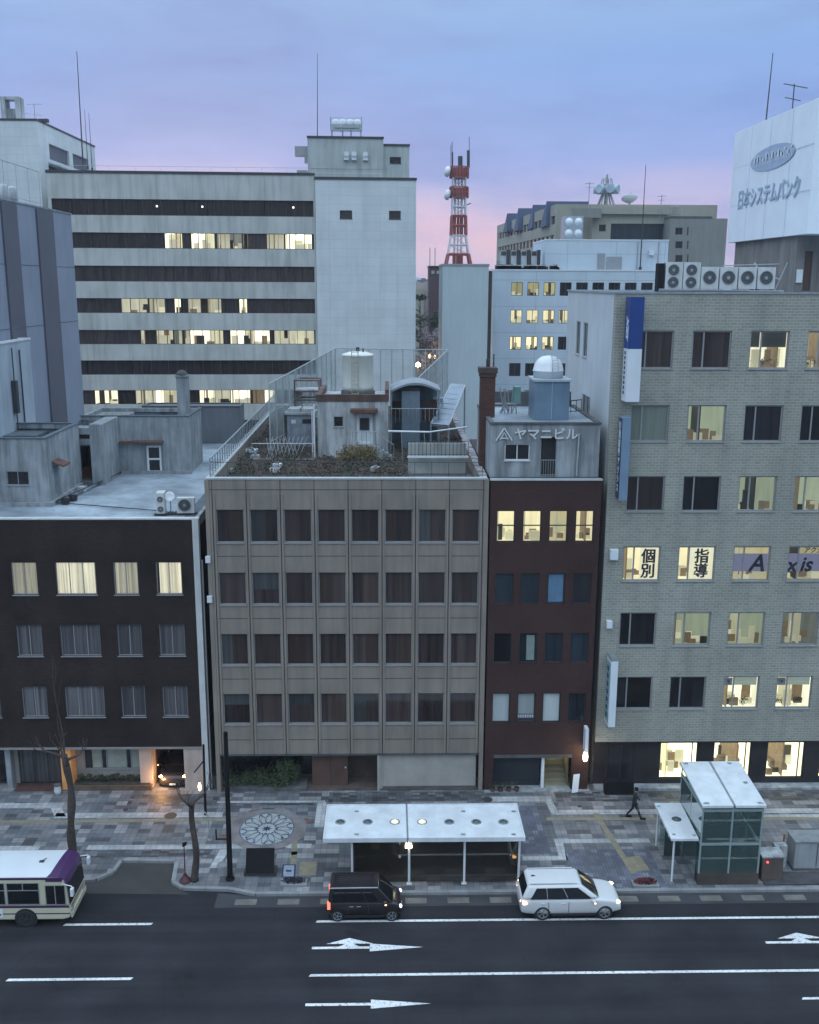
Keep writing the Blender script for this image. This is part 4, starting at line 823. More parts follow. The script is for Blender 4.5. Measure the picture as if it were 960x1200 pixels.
def car(name, label, x, y, rz, L, Wd, H, paint, kind, cat):
    root = thing(name, label, cat, (x, y, 0), rz)
    w = Wd/2
    if kind == 'suv':
        belt = 1.03
        tops = [(0,.92),(.06,1.02),(.35,1.05),(L*.30,1.05),(L*.55,1.04),(L*.70,1.04),(L*.77,1.03),(L*.87,.98),(L*.95,.89),(L*.985,.76),(L,.58)]
        wid = [.84,.95,.99,1,1,1,1,.985,.93,.86,.78]
        gl = dict(xr0=.04, xf0=L*.775, xr1=.34, xf1=L*.585, w0=w*.97, w1=w*.75, z0=1.05, z1=H)
    else:
        belt = .95
        tops = [(0,.93),(.05,.97),(.4,.98),(L*.3,.98),(L*.55,.98),(L*.80,.97),(L*.86,.95),(L*.93,.90),(L*.975,.80),(L*.992,.66),(L,.5)]
        wid = [.93,.98,1,1,1,1,1,.99,.95,.90,.84]
        gl = dict(xr0=.03, xf0=L*.88, xr1=.12, xf1=L*.68, w0=w*.985, w1=w*.88, z0=.95, z1=H)
    sta = []
    for (xx, zt), k in zip(tops, wid):
        zb = .24 if .12 < xx < L-.3 else .32
        ww = w*k
        sta.append((xx, [(0,zb),(ww*.80,zb),(ww*.97,zb+.06),(ww,(zb+zt)/2-.05),(ww*.985,zt-.16),(ww*.95,zt-.05),(ww*.84,zt),(0,zt+.025)]))
    b = hull(sta, 8).build('body', paint, root, world=False); subsurf(b, 2)
    # greenhouse
    g_ = gl; zz0, zz1 = g_['z0']-.04, g_['z1']
    B = [(g_['xr0'],-g_['w0'],zz0),(g_['xf0'],-g_['w0'],zz0),(g_['xf0'],g_['w0'],zz0),(g_['xr0'],g_['w0'],zz0)]
    T = [(g_['xr1'],-g_['w1'],zz1-.05),(g_['xf1'],-g_['w1'],zz1-.04),(g_['xf1'],g_['w1'],zz1-.04),(g_['xr1'],g_['w1'],zz1-.05)]
    mb = MB(); mb.add(B+T, [(0,3,2,1),(4,5,6,7),(0,1,5,4),(1,2,6,5),(2,3,7,6),(3,0,4,7)])
    cab = mb.build('cabin', paint, root, world=False)
    bv = cab.modifiers.new('b','BEVEL'); bv.width = .15 if kind == 'suv' else .07; bv.segments = 5; bv.limit_method = 'NONE'
    for p in cab.data.polygons: p.use_smooth = True
    # crowned roof panel
    mb = MB(); nx, ny = 6, 6
    xa, xb, wa = g_['xr1']+.04, g_['xf1']-.02, g_['w1']-.06
    mb.add([(xa+(xb-xa)*i/nx, -wa+2*wa*j/ny, zz1-.045+.05*(1-(2*j/ny-1)**2)*(1-(2*i/nx-1)**4)) for j in range(ny+1) for i in range(nx+1)],
           [(j*(nx+1)+i, j*(nx+1)+i+1, (j+1)*(nx+1)+i+1, (j+1)*(nx+1)+i) for j in range(ny) for i in range(nx)])
    mb.build('roof_panel', paint, root, smooth=True, world=False)
    v0, v1 = (.07, .80) if kind == 'suv' else (.12, .86)
    # side glass, near and far
    for sgn in (-1, 1):
        if sgn < 0: q = (B[0], B[1], T[1], T[0])
        else: q = (B[2], B[3], T[3], T[2])
        spans = ((.10,.325),(.333,.595),(.603,.915)) if kind == 'suv' else ((.07,.30),(.315,.60),(.625,.80))
        for i, (u0, u1) in enumerate(spans):
            ut = (u0, u1)
            if kind == 'suv': ut = ((.165, .335), (.343, .62), (.628, .885))[i]
            if sgn > 0: u0, u1 = 1-u1, 1-u0; ut = (1-ut[1], 1-ut[0])
            m_, P = panel(*q, u0, u1, v0, v1, .012, ut=ut); m_.build('side_window', M['car_glass'], root, world=False)
    m_, P = panel(B[1], B[2], T[2], T[1], .07, .93, .06, .93, .014, 10, 6, 0, .07); m_.build('windscreen', M['car_glass'], root, True, world=False)
    m_, P = panel(B[3], B[0], T[0], T[3], .08, .92, .15, .88, .012); m_.build('rear_window', M['car_glass'], root, world=False)
    # wheels
    r = .36 if kind == 'suv' else .29
    xr, xf = (L*.215, L*.825) if kind == 'suv' else (L*.13, L*.865)
    for xx in (xr, xf):
        for sd in (-1, 1):
            wheel(root, xx, sd*(w-.10), r, sd, 'steel')
            mb = MB(); mb.M = Matrix.Translation((xx, sd*(w-.075), r)) @ Matrix.Rotation(R(90), 4, 'X')
            mb.lathe((0,0,0), [(0,-.085*sd*-1),(r*1.27,-.092*sd*-1),(r*1.29,0)], 28); mb.build('wheel_arch', M['plastic'], root, world=False)
    # lower cladding, bumpers
    mb = MB(); mb.box(xr+r*1.1, xf-r*1.1, -w-.004, w+.004, .22, .30); mb.box(.10, L-.16, -w*.7, w*.7, .20, .34); mb.build('sill', M['plastic'], root, world=False)
    # door gaps
    mb = MB()
    for u in ((.34,.60) if kind == 'suv' else (.31,.62)):
        xx = g_['xr0']+(g_['xf0']-g_['xr0'])*u; mb.box(xx-.008, xx+.008, -w-.0035, -w*.96, .40, belt-.12); mb.box(xx-.008, xx+.008, w*.96, w+.0035, .40, belt-.12)
    mb.build('door_gap', M['plastic'], root, world=False)
    for u in ((.27,.53) if kind == 'suv' else (.36,.47)):
        xx = g_['xr0']+(g_['xf0']-g_['xr0'])*u
        for sd in (-1, 1):
            mb = MB(); mb.bar((xx-.09, sd*(w+.012), belt-.17), (xx+.09, sd*(w+.012), belt-.17), .018); mb.build('door_handle', paint if kind == 'suv' else M['steel'], root, world=False)
    # lamps
    for sd in (-1, 1):
        mb = MB(); yy = sd*w*.80
        if kind == 'suv':
            mb.lathe((L-.20, yy*.99, .80), [(0,-.06),(.08,-.04),(.12,0),(.08,.04),(0,.06)], 12)
        else:
            mb.lathe((L-.07, yy, .70), [(0,-.10),(.07,-.06),(.09,0),(.07,.06),(0,.10)], 10)
        hl = mb.build('headlight', (M['lamp_warm'] if 'garage' in label else M['head']) if kind == 'suv' else mat('violet_headlight', (.3,.3,.3), .3, emit=(.8,.7,1), es=2.2), root, smooth=True, world=False)
        if kind == 'suv': hl.scale = (1, 1, 1)
        mb = MB()
        if kind == 'suv': mb.add([(-.012,sd*w*.64,.80),(.10,sd*w*.945,.78),(.26,sd*w*1.0,.83),(.26,sd*w*1.0,.93),(.10,sd*w*.94,.97),(.03,sd*w*.68,.93)], [(0,1,4,5),(1,2,3,4)] if sd < 0 else [(5,4,1,0),(4,3,2,1)])
        else: mb.box(-.015, .12, sd*w*.9-.06, sd*w*.9+.06, .62, .98)
        mb.build('tail_light', M['amber'] if kind == 'suv' else M['tail'], root, world=False)
        mb = MB(); mx_ = g_['xf0']-.30 if kind == 'suv' else g_['xf0']-.35
        mb.lathe((mx_, sd*(w+.11), 1.03), [(0,-.08),(.09,-.06),(.11,0),(.09,.06),(0,.08)], 10); mb.bar((mx_, sd*(w-.05), .98), (mx_, sd*(w+.1), 1.0), .025)
        mr = mb.build('mirror', paint, root, smooth=True, world=False)
        if sd < 0:
            mb = MB(); mb.lathe((mx_+.03, -(w+.215), .98), [(0,-.03),(.045,0),(0,.03)], 8); mb.build('indicator', M['amber'], mr, world=False)
    # grille, plates
    mb = MB(); mb.box(L-.045, L-.005, -w*.45, w*.45, .50, .66); mb.build('grille', M['plastic'], root, world=False)
    mb = MB(); mb.box(L-.01, L+.012, -.17, .17, .36, .46); mb.build('number_plate', M['white_sign'], root, world=False)
    # roof rails / fin
    if kind == 'suv':
        for sd in (-1, 1):
            mb = MB(); mb.bar((g_['xr1']+.1, sd*(g_['w1']-.07), zz1+.0), (g_['xf1']-.15, sd*(g_['w1']-.07), zz1+.01), .022); mb.build('roof_rail', M['car_white'], root, world=False)
        mb = MB(); mb.add([(.55,-.02,zz1-.01),(.78,-.02,zz1-.01),(.60,0,zz1+.07),(.55,.02,zz1-.01),(.78,.02,zz1-.01)], [(0,1,2),(3,2,4),(0,2,3)]); mb.build('antenna_fin', M['plastic'], root, world=False)
    else:
        mb = MB()
        for j in range(7):
            yy = -g_['w1']+.18+j*(2*g_['w1']-.36)/6; mb.box(g_['xr1']+.15, g_['xf1']-.15, yy-.012, yy+.012, zz1-.03, zz1+.012)
        mb.build('roof_rib', paint, root, world=False)
        mb = MB(); mb.bar((g_['xr1'], -g_['w1']+.0, zz1-.06), (g_['xf1'], -g_['w1']+.0, zz1-.04), .025); mb.build('drip_rail', M['steel'], root, world=False)
    return root
# the white car's near flank runs along Y 40.1 to 41.9
car('parked_car', 'white sport utility car with glowing headlight beyond the shelter', 5.94, 40.87, R(.6), 4.60, 1.80, 1.69, M['car_white'], 'suv', 'car')
car('parked_car', 'dark brown box-shaped minivan in front of the bus shelter', -2.72, 40.75, 0, 3.32, 1.47, 1.70, M['car_dark'], 'kei', 'minivan')
# lights of the car waiting in the garage of the dark building
gc = car('parked_car', 'dark car with a blazing orange headlight inside the ground floor garage', -12.15, 56.3, R(-90), 4.2, 1.66, 1.45, M['car_dark'], 'suv', 'car')
ld = bpy.data.lights.new('garage_headlight', 'POINT'); ld.energy = 80; ld.color = (1,.5,.18); ld.shadow_soft_size = .1
lo = bpy.data.objects.new('garage_headlight', ld); COL.objects.link(lo); lo.location = (-12.75, 51.85, .8)
# ------------------------------------------------------------------ bus: local x from the rear (0) to the front
def bus():
    L, w, H = 9.0, 1.12, 2.50
    t = thing('city_bus', 'cream city bus with white roof and purple front end', 'bus', (-23.08, 40.97, 0), 0)
    cream = mat('cream_bus_paint', (.50,.48,.36), .35, .06, 1.5); purple = mat('purple_bus_paint', (.055,.022,.085), .3, .12, 1.5)
    # body shell: lower cream, front leans back above the belt
    def prism(pts, hw, m, name, parent, inset=0):
        mb = MB(); n = len(pts)
        mb.add([(x,-hw,z) for x, z in pts]+[(x,hw,z) for x, z in pts], [tuple(range(n)), tuple(range(n,2*n))[::-1]]+[(i, n+i, n+(i+1) % n, (i+1) % n) for i in range(n)])
        o = mb.build(name, m, parent, world=False); return o
    b = prism([(0,.36),(L-.35,.36),(L-.06,.44),(L,.62),(L-.03,1.04),(0,1.04)], w, cream, 'body', t)
    bv = b.modifiers.new('b','BEVEL'); bv.width = .07; bv.segments = 3; bv.limit_method = 'ANGLE'; bv.angle_limit = R(50)
    up = prism([(0,1.035),(L-.035,1.035),(L-.10,1.9),(L-.20,H-.22),(L-.45,H-.08),(0,H-.06)], w-.02, cream, 'upper_body', t)
    bv = up.modifiers.new('b','BEVEL'); bv.width = .09; bv.segments = 3; bv.limit_method = 'ANGLE'; bv.angle_limit = R(50)
    # roof
    mb = MB(); n = 10
    for i in range(n):
        a, c = -1+2*i/n, -1+2*(i+1)/n; za, zc = H-.05+.09*(1-a*a), H-.05+.09*(1-c*c)
        xa, xc = L-.95+.24*((1+a)/2)**.4, L-.95+.24*((1+c)/2)**.4
        mb.quad((0,a*(w-.03),za),(xa,a*(w-.03),za),(xc,c*(w-.03),zc),(0,c*(w-.03),zc))
    mb.build('roof', mat('white_bus_roof', (.54,.58,.62), .4, .05, .8), t, world=False, smooth=True)
    mb = MB()
    for i in range(n):
        a, c = -1+2*i/n, -1+2*(i+1)/n
        pr_ = lambda a: [(L-.95+.24*((1+a)/2)**.4, a*(w-.03), H-.048+.09*(1-a*a)), (L-.44, a*(w-.03), H-.055+.07*(1-a*a)), (L-.19+.03*(1-a*a), a*(w-.03), H-.20+.03*(1-a*a)), (L-.10+.04*(1-a*a), a*(w-.03), 2.02)]
        A, C_ = pr_(a), pr_(c)
        for k in range(3): mb.quad(A[k], A[k+1], C_[k+1], C_[k])
    mb.build('front_dome', purple, t, world=False, smooth=True)
    # purple side swoosh, belt and stripe (2 mm proud)
    mb = MB(); mb.box(0, L-.04, -w-.003, -w+.02, 0.96, 1.055); mb.box(0, L-.02, -w-.003, -w+.02, .645, .70); mb.box(0, L-.25, -w+.017, -w+.03, H-.17, H-.08); mb.box(L-1.0, L-.28, -w+.012, -w+.03, H-.27, H-.171); mb.build('stripe', purple, t, world=False)
    # windows, near side
    def sidewin(x0, x1, z0, z1, m1, name='side_window'):
        mb = MB(); mb.box(x0, x1, -w+.012, -w+.022, z0, z1); f = mb.build(name, M['car_glass'], t, world=False)
        mb = MB(); tt_ = .035; y0, y1 = -w+.002, -w+.016
        mb.box(x0-tt_, x1+tt_, y0, y1, z0-tt_, z0); mb.box(x0-tt_, x1+tt_, y0, y1, z1, z1+tt_); mb.box(x0-tt_, x0, y0, y1, z0, z1); mb.box(x1, x1+tt_, y0, y1, z0, z1)
        for m_ in m1: mb.box(*m_[:2], y0, y1, *m_[2:])
        mb.build('window_frame', M['frame_grey'], f, world=False)
    for x0 in (1.8, 3.3, 4.8, 6.3):
        sidewin(x0, x0+1.36, 1.15, 2.16, [(x0, x0+1.36, 1.80, 1.84), (x0+.66, x0+.70, 1.84, 2.16)])
    sidewin(7.98, 8.80, 1.13, 2.04, [(8.36, 8.40, 1.13, 2.04)], 'driver_window')
    # windscreen on the leaning front
    q0, q1 = Vector((L-.03,0,1.06)), Vector((L-.098,0,2.06)); nv = Vector((1,0,.08)).normalized()*.012
    mb = MB(); mb.quad(q0+Vector((0,-w+.06,0))+nv, q0+Vector((0,w-.06,0))+nv, q1+Vector((0,w-.06,0))+nv, q1+Vector((0,-w+.06,0))+nv)
    mb.build('windscreen', M['car_glass'], t, world=False)
    # wheels
    for xx in (2.6, 7.02):
        for sd in (-1, 1):
            wheel(t, xx, sd*(w-.075), .42, sd, 'frame_dark')
            mb = MB(); mb.M = Matrix.Translation((xx, sd*(w-.03), .43)) @ Matrix.Rotation(R(90), 4, 'X'); mb.lathe((0,0,0), [(0,.036*-sd),(.50,.036*-sd),(.51,0)], 28); mb.build('wheel_arch', M['plastic'], t, world=False)
    # bumper, lamps, mirrors, badge, vent
    mb = MB(); mb.box(L-.02, L+.05, -w+.08, w-.08, .42, .66); mb.build('bumper', cream, t, world=False)
    for sd in (-1, 1):
        mb = MB(); mb.box(L-.02, L+.025, sd*.85-.16, sd*.85+.16, .64, .80); mb.build('headlight', mat('lamp_glass', (.3,.3,.3), .15), t, world=False)
        mb = MB(); mb.bar((L-.35, sd*(w-.05), 2.12), (L+.18, sd*(w+.12), 2.1), .02); mb.bar((L+.18, sd*(w+.12), 2.1), (L+.2, sd*(w+.14), 1.95), .02)
        mb.box(L+.12, L+.24, sd*(w+.12)-.1, sd*(w+.12)+.1, 1.65, 2.0); mb.build('mirror', M['white_metal'], t, world=False)
    mb = MB(); mb.box(L+.002, L+.012, -.9, .9, .84, 1.0); mb.build('front_vent', mat('pinkish_trim', (.30,.22,.24), .4), t, world=False)
    mb = MB(); mb.box(5.62, 6.02, -w-.006, -w+.01, .50, .90); bd = mb.build('badge', M['white_sign'], t, world=False)
    mb = MB(); mb.M = Matrix.Translation((5.82, -w-.008, .70)) @ Matrix.Rotation(R(90), 4, 'X')
    mb.lathe((0,0,0), [(.035,0),(.06,.002),(.06,-.002)], 12)
    for k in range(3):
        a = math.pi/2+2*math.pi*k/3; mb.bar((.05*math.cos(a),.05*math.sin(a),0),(.15*math.cos(a),.15*math.sin(a),0),.03,6)
    mb.build('emblem', M['navy'], bd, world=False)
    mb = MB(); mb.box(7.4, 7.6, -.07, .07, H+.03, H+.08); mb.bar((7.5,0,H+.08),(7.7,.1,H+.16),.02); mb.build('roof_vent', M['frame_dark'], t, world=False)
bus()
print('vehicles done')
# ================================================================== FRONT ROW OF BUILDINGS
# ---- dark brown tiled building
def dark_building():
    Y = 52.0; ZT = 15.8; ZR = 15.4; XR = -10.37; XL = -34.0; B0 = 2.75
    t = thing('dark_brown_building', 'dark brown tiled building with cream curtained windows and white edge trim', 'building', (-22, Y, 0))
    cols = [(-22.75,-21.3),(-20.09,-18.74),(-17.75,-15.61),(-14.68,-13.38),(-12.42,-11.05)]
    cols = [(-31.1,-29.0),(-28.0,-26.7),(-25.7,-24.4)] + cols
    rows = [(11.60,1.80),(8.12,1.78),(4.55,1.80)]
    holes = [(a,b,z,z+h) for a, b in cols for z, h in rows]
    mb = MB(); block(mb, XL, XR, Y, 80, B0, ZR, holes, .25, top=False); 
    mb.box(XL, XR-.0, Y+.0, Y+.25, ZR, ZT-.06)
    mb.build('wall', M['dark_wall'], t)
    mb = MB(); mb.box(XL, XR+.35, Y-.06, Y+.3, ZT-.06, ZT+.02); mb.box(XR, XR+.32, Y-.06, Y+.35, .1, ZT-.062)
    mb.build('edge_trim', mat('white_edge_trim', (.50,.52,.53), .6, .08, 1, streak=.35), t)
    mb = MB(); mb.bar((XR+.42, Y+.1, .2), (XR+.42, Y+.1, 13.5), .05, 8); mb.build('downpipe', M['frame_grey'], t)
    mb = MB(); mb.box(XL, XR+.3, Y+.35, 79.9, ZR-.1, ZR); mb.build('roof', M['slab'], t)
    mb = MB(); mb.box(XL, XR+.3, Y+.3, Y+.95, ZR, ZR+.03); mb.box(-11.2, XR+.3, Y+.95, 66.5, ZR, ZR+.03); mb.build('gutter', M['membrane'], t)
    mb = MB(); mb.box(XR+.1, XR+.3, Y+.36, 79, ZR+.03, ZT); mb.build('parapet', M['concrete'], t)
    for ri, (z, h) in enumerate(rows):
        for ci, (a, b) in enumerate(cols):
            wide = b-a > 2
            st = 'curtain_lit' if ri == 0 and ci != 0 else 'pane_curtain'
            window(t, a+22, 0, z, b-a, h, st, ((1/3, 2/3) if wide else (.5,)), .045, 'frame_grey', inset=.12)
    # ground floor, set back under the upper storeys
    G0 = 52.9
    fh = [(-33.5,-24.0,.3,2.5),(-23.6,-21.55,.12,2.55),(-20.95,-18.5,.12,2.6),(-17.25,-13.95,.95,2.6),(-13.25,-11.42,.12,2.6)]
    mb = MB(); block(mb, XL, XR, G0, 70, .1, B0, [f for f in fh], .3, top=False); mb.box(XL, XR, Y+.02, G0, B0-.14, B0-.003); mb.build('ground_floor_wall', mat('ground_floor_render', (.33,.30,.28), .8, .12, 1, streak=.3), t)
    mb = MB(); mb.box(XL, XR, Y-.05, Y+.05, B0-.12, B0-.01); mb.build('fascia', mat('fascia_grey', (.24,.22,.22), .7, .1), t)
    for px in (-11.42,):
        mb = MB(); mb.box(px, XR, Y+.0, G0, .1, B0-.15); mb.build('pier', mat('pink_render', (.40,.34,.31), .8, .1, 1.2, streak=.25), t)
    mb = MB(); mb.box(-13.95, -13.27, Y+.2, G0, .1, B0-.15); mb.build('pier', mat('pink_render', (0,0,0)), t)
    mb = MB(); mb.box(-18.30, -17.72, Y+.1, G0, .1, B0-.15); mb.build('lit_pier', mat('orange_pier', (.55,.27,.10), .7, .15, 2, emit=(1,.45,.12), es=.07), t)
    mb = MB(); mb.box(-21.45, -21.15, Y+.3, G0, .1, B0-.15); mb.build('pier', M['concrete'], t)
    window(t, -23.6+22, .9, .12, 2.05, 2.43, 'pane_dark', (.5,), .07, 'frame_dark', sill=False)
    window(t, -20.95+22, .9, .12, 2.45, 2.48, 'pane_curtain', (.33,.66), .06, 'frame_dark', sill=False, name='entrance_door')
    window(t, -33.5+22, .9, .3, 9.5, 2.2, 'pane_dark', (.2,.4,.6,.8), .06, 'frame_dark', sill=False)
    f = window(t, -17.25+22, .9, .95, 3.3, 1.65, 'pane_dark', (.30,.38,.72,.80), .05, 'frame_grey', name='shop_window')
    for a, b in ((.45,.95),(1.30,2.35),(2.68,3.2)):
        mb = MB(); n = 24
        for i in range(n):
            x0, x1 = a+(b-a)*i/n, a+(b-a)*(i+1)/n
            mb.quad((x0,.062+.008*(i % 2),.07),(x1,.062+.008*((i+1) % 2),.07),(x1,.062+.008*((i+1) % 2),1.58),(x0,.062+.008*(i % 2),1.58))
        mb.build('curtain', mat('pale_green_curtain', (.33,.36,.32), .85, .12, 3), f, world=False)
    mb = MB(); block(mb, -13.26, -11.41, G0+.31, 62, .1, 2.6, [(-13.26,-11.41,.1,2.6)], .02, top=False); mb.build('garage_interior', mat('garage_dark', (.05,.035,.032), .9, .2), t)
    mb = MB(); mb.box(-13.26, -11.41, G0, 62, .09, .13); mb.build('garage_floor', M['asphalt_bay'], t)
    # walls of the roof storeys
    mb = MB(); block(mb, -34, -19.42, 56.85, 63.2, ZR+.0, 19.0, [(-21.75,-20.5,16.62,17.42)], .2, top=False, side_holes=[(58.0,58.75,15.9,17.45)])
    parapet(mb, -34, -19.42, 56.85, 63.2, 19.0, 19.3, .22)
    mb.box(-34, -19.2, 56.65, 63.2, ZR+.001, ZR+.22)
    block(mb, -20.4, -17.95, 64.4, 68.0, ZR, 19.0, [(-19.8,-18.9,15.6,17.6)], .25, top=False)
    mb.box(-18.75, -17.93, 63.1, 66.9, ZR, 19.25)
    mb.box(-20.5, -18.75, 63.2, 64.4, 18.6, 19.0)
    block(mb, -17.93, -13.30, 66.92, 71.6, ZR, 19.0, [(-16.17,-15.2,15.48,17.3)], .2, top=False)
    parapet(mb, -20.4, -13.30, 66.92, 71.6, 19.0, 19.26, .22)
    mb.box(-34, -18.0, 63.3, 71, 17.9, 18.3); mb.box(-17.9, -13.2, 66.7, 66.915, ZR+.001, ZR+.2)
    mb.build('roof_storey', M['concrete'], t)
    mb = MB(); mb.box(-33.7, -19.65, 57.1, 63.0, 18.3, 18.4); mb.box(-27,-21.2,60.6,62.9,18.4,18.9); mb.box(-26,-22.0,58.2,60.2,18.4,18.55); mb.box(-20.1, -13.55, 67.2, 71.4, 18.6, 18.7); mb.build('upper_roof', M['membrane'], t)
    mb = MB(); parapet(mb, -34, -19.42, 56.85, 63.2, 19.3, 19.36, .26, .06); mb.box(-20.45, -13.22, 66.86, 67.15, 19.262, 19.32); mb.box(-13.5,-13.22,67.15,71.6,19.262,19.32); mb.build('coping', M['membrane'], t)
    window(t, -21.75+22, 56.85-Y, 16.62, 1.25, .8, 'pane_dark', (.5,), .04, 'frame_grey')
    mb = MB(); mb.box(-19.55, -19.40, 58.02, 58.73, 15.92, 17.42); mb.build('roof_door', mat('blue_grey_door', (.16,.19,.22), .5, .2, 2), t)
    mb = MB(); mb.add([(-19.42,57.7,17.75),(-18.75,57.7,17.5),(-18.75,58.95,17.5),(-19.42,58.95,17.75),(-19.42,57.7,17.85),(-18.75,57.7,17.6),(-18.75,58.95,17.6),(-19.42,58.95,17.85)],[(0,3,2,1),(4,5,6,7),(0,1,5,4),(1,2,6,5),(2,3,7,6),(3,0,4,7)]); mb.build('door_hood', M['rust'], t)
    mb = MB(); mb.box(-20.1, -18.8, 63.8, 64.4, 17.75, 17.87); mb.box(-17.1, -15.0, 66.35, 66.915, 17.55, 17.66); mb.box(-18.6+.75, -17.2, 66.4, 66.915, 17.5, 17.62); mb.build('door_hood', M['rust'], t)
    mb = MB(); mb.box(-19.75, -18.95, 64.55, 64.6, 15.6, 16.3); mb.build('roof_door', mat('red_brown_door', (.10,.035,.025), .6, .3), t)
    mb = MB(); mb.box(-20.3, -18.76, 62.6, 64.38, ZR+.001, ZR+.25); mb.box(-20.0, -18.9, 62.2, 62.6, ZR+.001, ZR+.12); mb.build('step', M['concrete_dark'], t)
    window(t, -16.17+22, 66.92-Y, 15.48, .97, 1.82, 'pane_dark', (), .13, 'white_metal', hdiv=.5, sill=False, inset=.05, name='roof_door')
    mb = MB(); mb.box(-14.35, -13.60, 68.7, 69.4, 19.0, 21.7); mb.box(-14.42, -13.53, 68.63, 69.47, 21.7, 21.82); mb.build('vent_stack', M['concrete'], t)
    mb = MB(); mb.lathe((-14.0, 69.0, 21.82), [(0,.35),(.2,.3),(.38,.12),(.4,0)], 12); mb.build('vent_cowl', M['concrete_dark'], t)
    # railing at the side of the roof and pipes
    railing([(-10.15, 55.5, ZR), (-10.25, 66.0, ZR)], 1.0, .35).build('side_railing', M['frame_dark'], t)
    mb = MB()
    for k in range(6): mb.bar((-19.2+k*.03, 57.2, 15.6+k*.02), (-17.9, 66.7-k*.4, 15.55+k*.02), .03)
    mb.bar((-12.8,55.2,15.5),(-19.1,57.3,15.5),.03); mb.build('roof_pipe', M['frame_dark'], t)
    return t
dark_building()
# planter in front of the dark building
t = thing('planter_bed', 'long brown planter bed of low shrubs under the curtained windows', 'planter', (-15.6, 52.3, .12))
mb = MB(); mb.box(-17.7, -13.3, 51.95, 52.75, .12, .42); mb.build('planter_box', mat('brown_stone_planter', (.10,.07,.05), .85, .3, 3), t)
mb = MB(); mb.box(-17.6, -13.4, 52.05, 52.7, .42, .46); mb.build('soil', M['soil'], t)
mb = MB()
for k in range(16): foliage(mb, (-17.4+k*.27+random.uniform(-.1,.1), 52.45, .62+random.uniform(-.08,.12)), (.22,.2,.24), 130, .055)
mb.build('foliage', M['leaf_dark'], t)
t = thing('white_jar', 'small white fluted jar standing on the doorstep by the orange pier', 'jar', (-18.2, 51.9, .12))
v = gr(68, 931, ZS); mb = MB(); mb.lathe((v.x, v.y, ZS), [(0,.0),(.14,.0),(.2,.25),(.16,.5),(.2,.55),(.0,.55)], 14); mb.build('vessel', M['white_metal'], t, smooth=True)
mb = MB(); mb.lathe((v.x, v.y, ZS+.55), [(.2,.0),(.21,.06),(.0,.08)], 14); mb.build('lid', M['concrete_dark'], t)
mb = MB(); mb.add([(-21,51.9,.125),(-18.4,51.9,.125),(-18.4,52.88,.125),(-21,52.88,.125)],[(0,1,2,3)])
struct(mb.build('entrance_paving', mat('red_brown_entrance', (.07,.035,.03), .7, .3, 2)))
# ---- air conditioning units
def ac(name, label, x, y, z, w, h, d, fans, rz, group, front=-1):
    t = thing(name, label, 'air conditioner', (x, y, z), rz, group)
    mb = MB(); mb.box(0, w, 0, d, .1, h); bo = mb.build('body', mat('ac_white', (.50,.52,.52), .5, .06, 2, streak=.25), t, world=False)
    mb = MB(); mb.box(.06, .14, .04, d-.04, 0, .1); mb.box(w-.14, w-.06, .04, d-.04, 0, .1); mb.build('foot', M['frame_dark'], t, world=False)
    for (fx, fz, fr_) in fans:
        mb = MB(); mb.M = Matrix.Translation((fx, -.004, fz)) @ Matrix.Rotation(R(90), 4, 'X')
        mb.lathe((0,0,0), [(fr_,-.0),(fr_,.02),(fr_*1.08,.02),(fr_*1.08,0)], 24)
        for q in (.3,.5,.7,.9): mb.lathe((0,0,0), [(fr_*q,.016),(fr_*q+.012,.016),(fr_*q+.012,.01)], 20)
        mb.build('fan_grille', M['steel'], t, world=False)
        mb = MB(); mb.M = Matrix.Translation((fx, -.003, fz)) @ Matrix.Rotation(R(90), 4, 'X')
        mb.lathe((0,0,0), [(0,.003),(fr_,.003)], 24); op = mb.build('fan_opening', M['plastic'], t, world=False)
        mb = MB(); mb.M = Matrix.Translation((fx, -.010, fz)) @ Matrix.Rotation(R(90), 4, 'X')
        mb.lathe((0,0,0), [(0,.006),(fr_*.26,.006)], 12); mb.build('fan_hub', M['frame_grey'], op, world=False)
    return t
g1 = 'air conditioning units on the roofs'
a1 = ac('air_conditioner', 'white air conditioner facing the street at the corner of the dark building roof', -11.65, 54.4, 15.43, .95, .95, .4, [(.42,.55,.33)], R(3), g1)
a2 = ac('air_conditioner', 'narrow white air conditioner turned side-on beside a dish on the roof', -12.75, 54.3, 15.43, .45, 1.25, .8, [(.22,.35,.16),(.22,.9,.16)], R(5), g1)
t = thing('satellite_dish', 'small pale satellite dish between the two white air conditioners', 'satellite dish', (-12.05, 54.6, 15.4))
mb = MB(); mb.bar((-12.05,54.7,15.4),(-12.05,54.7,16.4),.03); mb.bar((-12.05,54.7,15.45),(-12.3,54.4,15.45),.02); mb.build('mast', M['steel'], t)
mb = MB(); mb.M = Matrix.Translation((-12.02,54.5,16.45)) @ Matrix.Rotation(R(75), 4, 'X'); mb.lathe((0,0,0),[(0,0),(.16,.02),(.27,.06),(.28,.05),(.16,.0),(0,-.02)],16); mb.build('dish', M['white_metal'], t, smooth=True)
mb = MB(); mb.box(-12.3,-10.6,54.5,54.9,15.43,15.5); mb.box(-12.9,-12.2,54.3,54.6,15.43,15.5)
for k in range(8): mb.bar((-12.4+k*.2,54.2,15.5),(-12.3+k*.17,54.9,15.55),.02)
tag(mb.build('refrigerant_pipe_run', M['plastic']), 'dark tangle of pipes on the roof at the feet of the air conditioners', 'pipes')
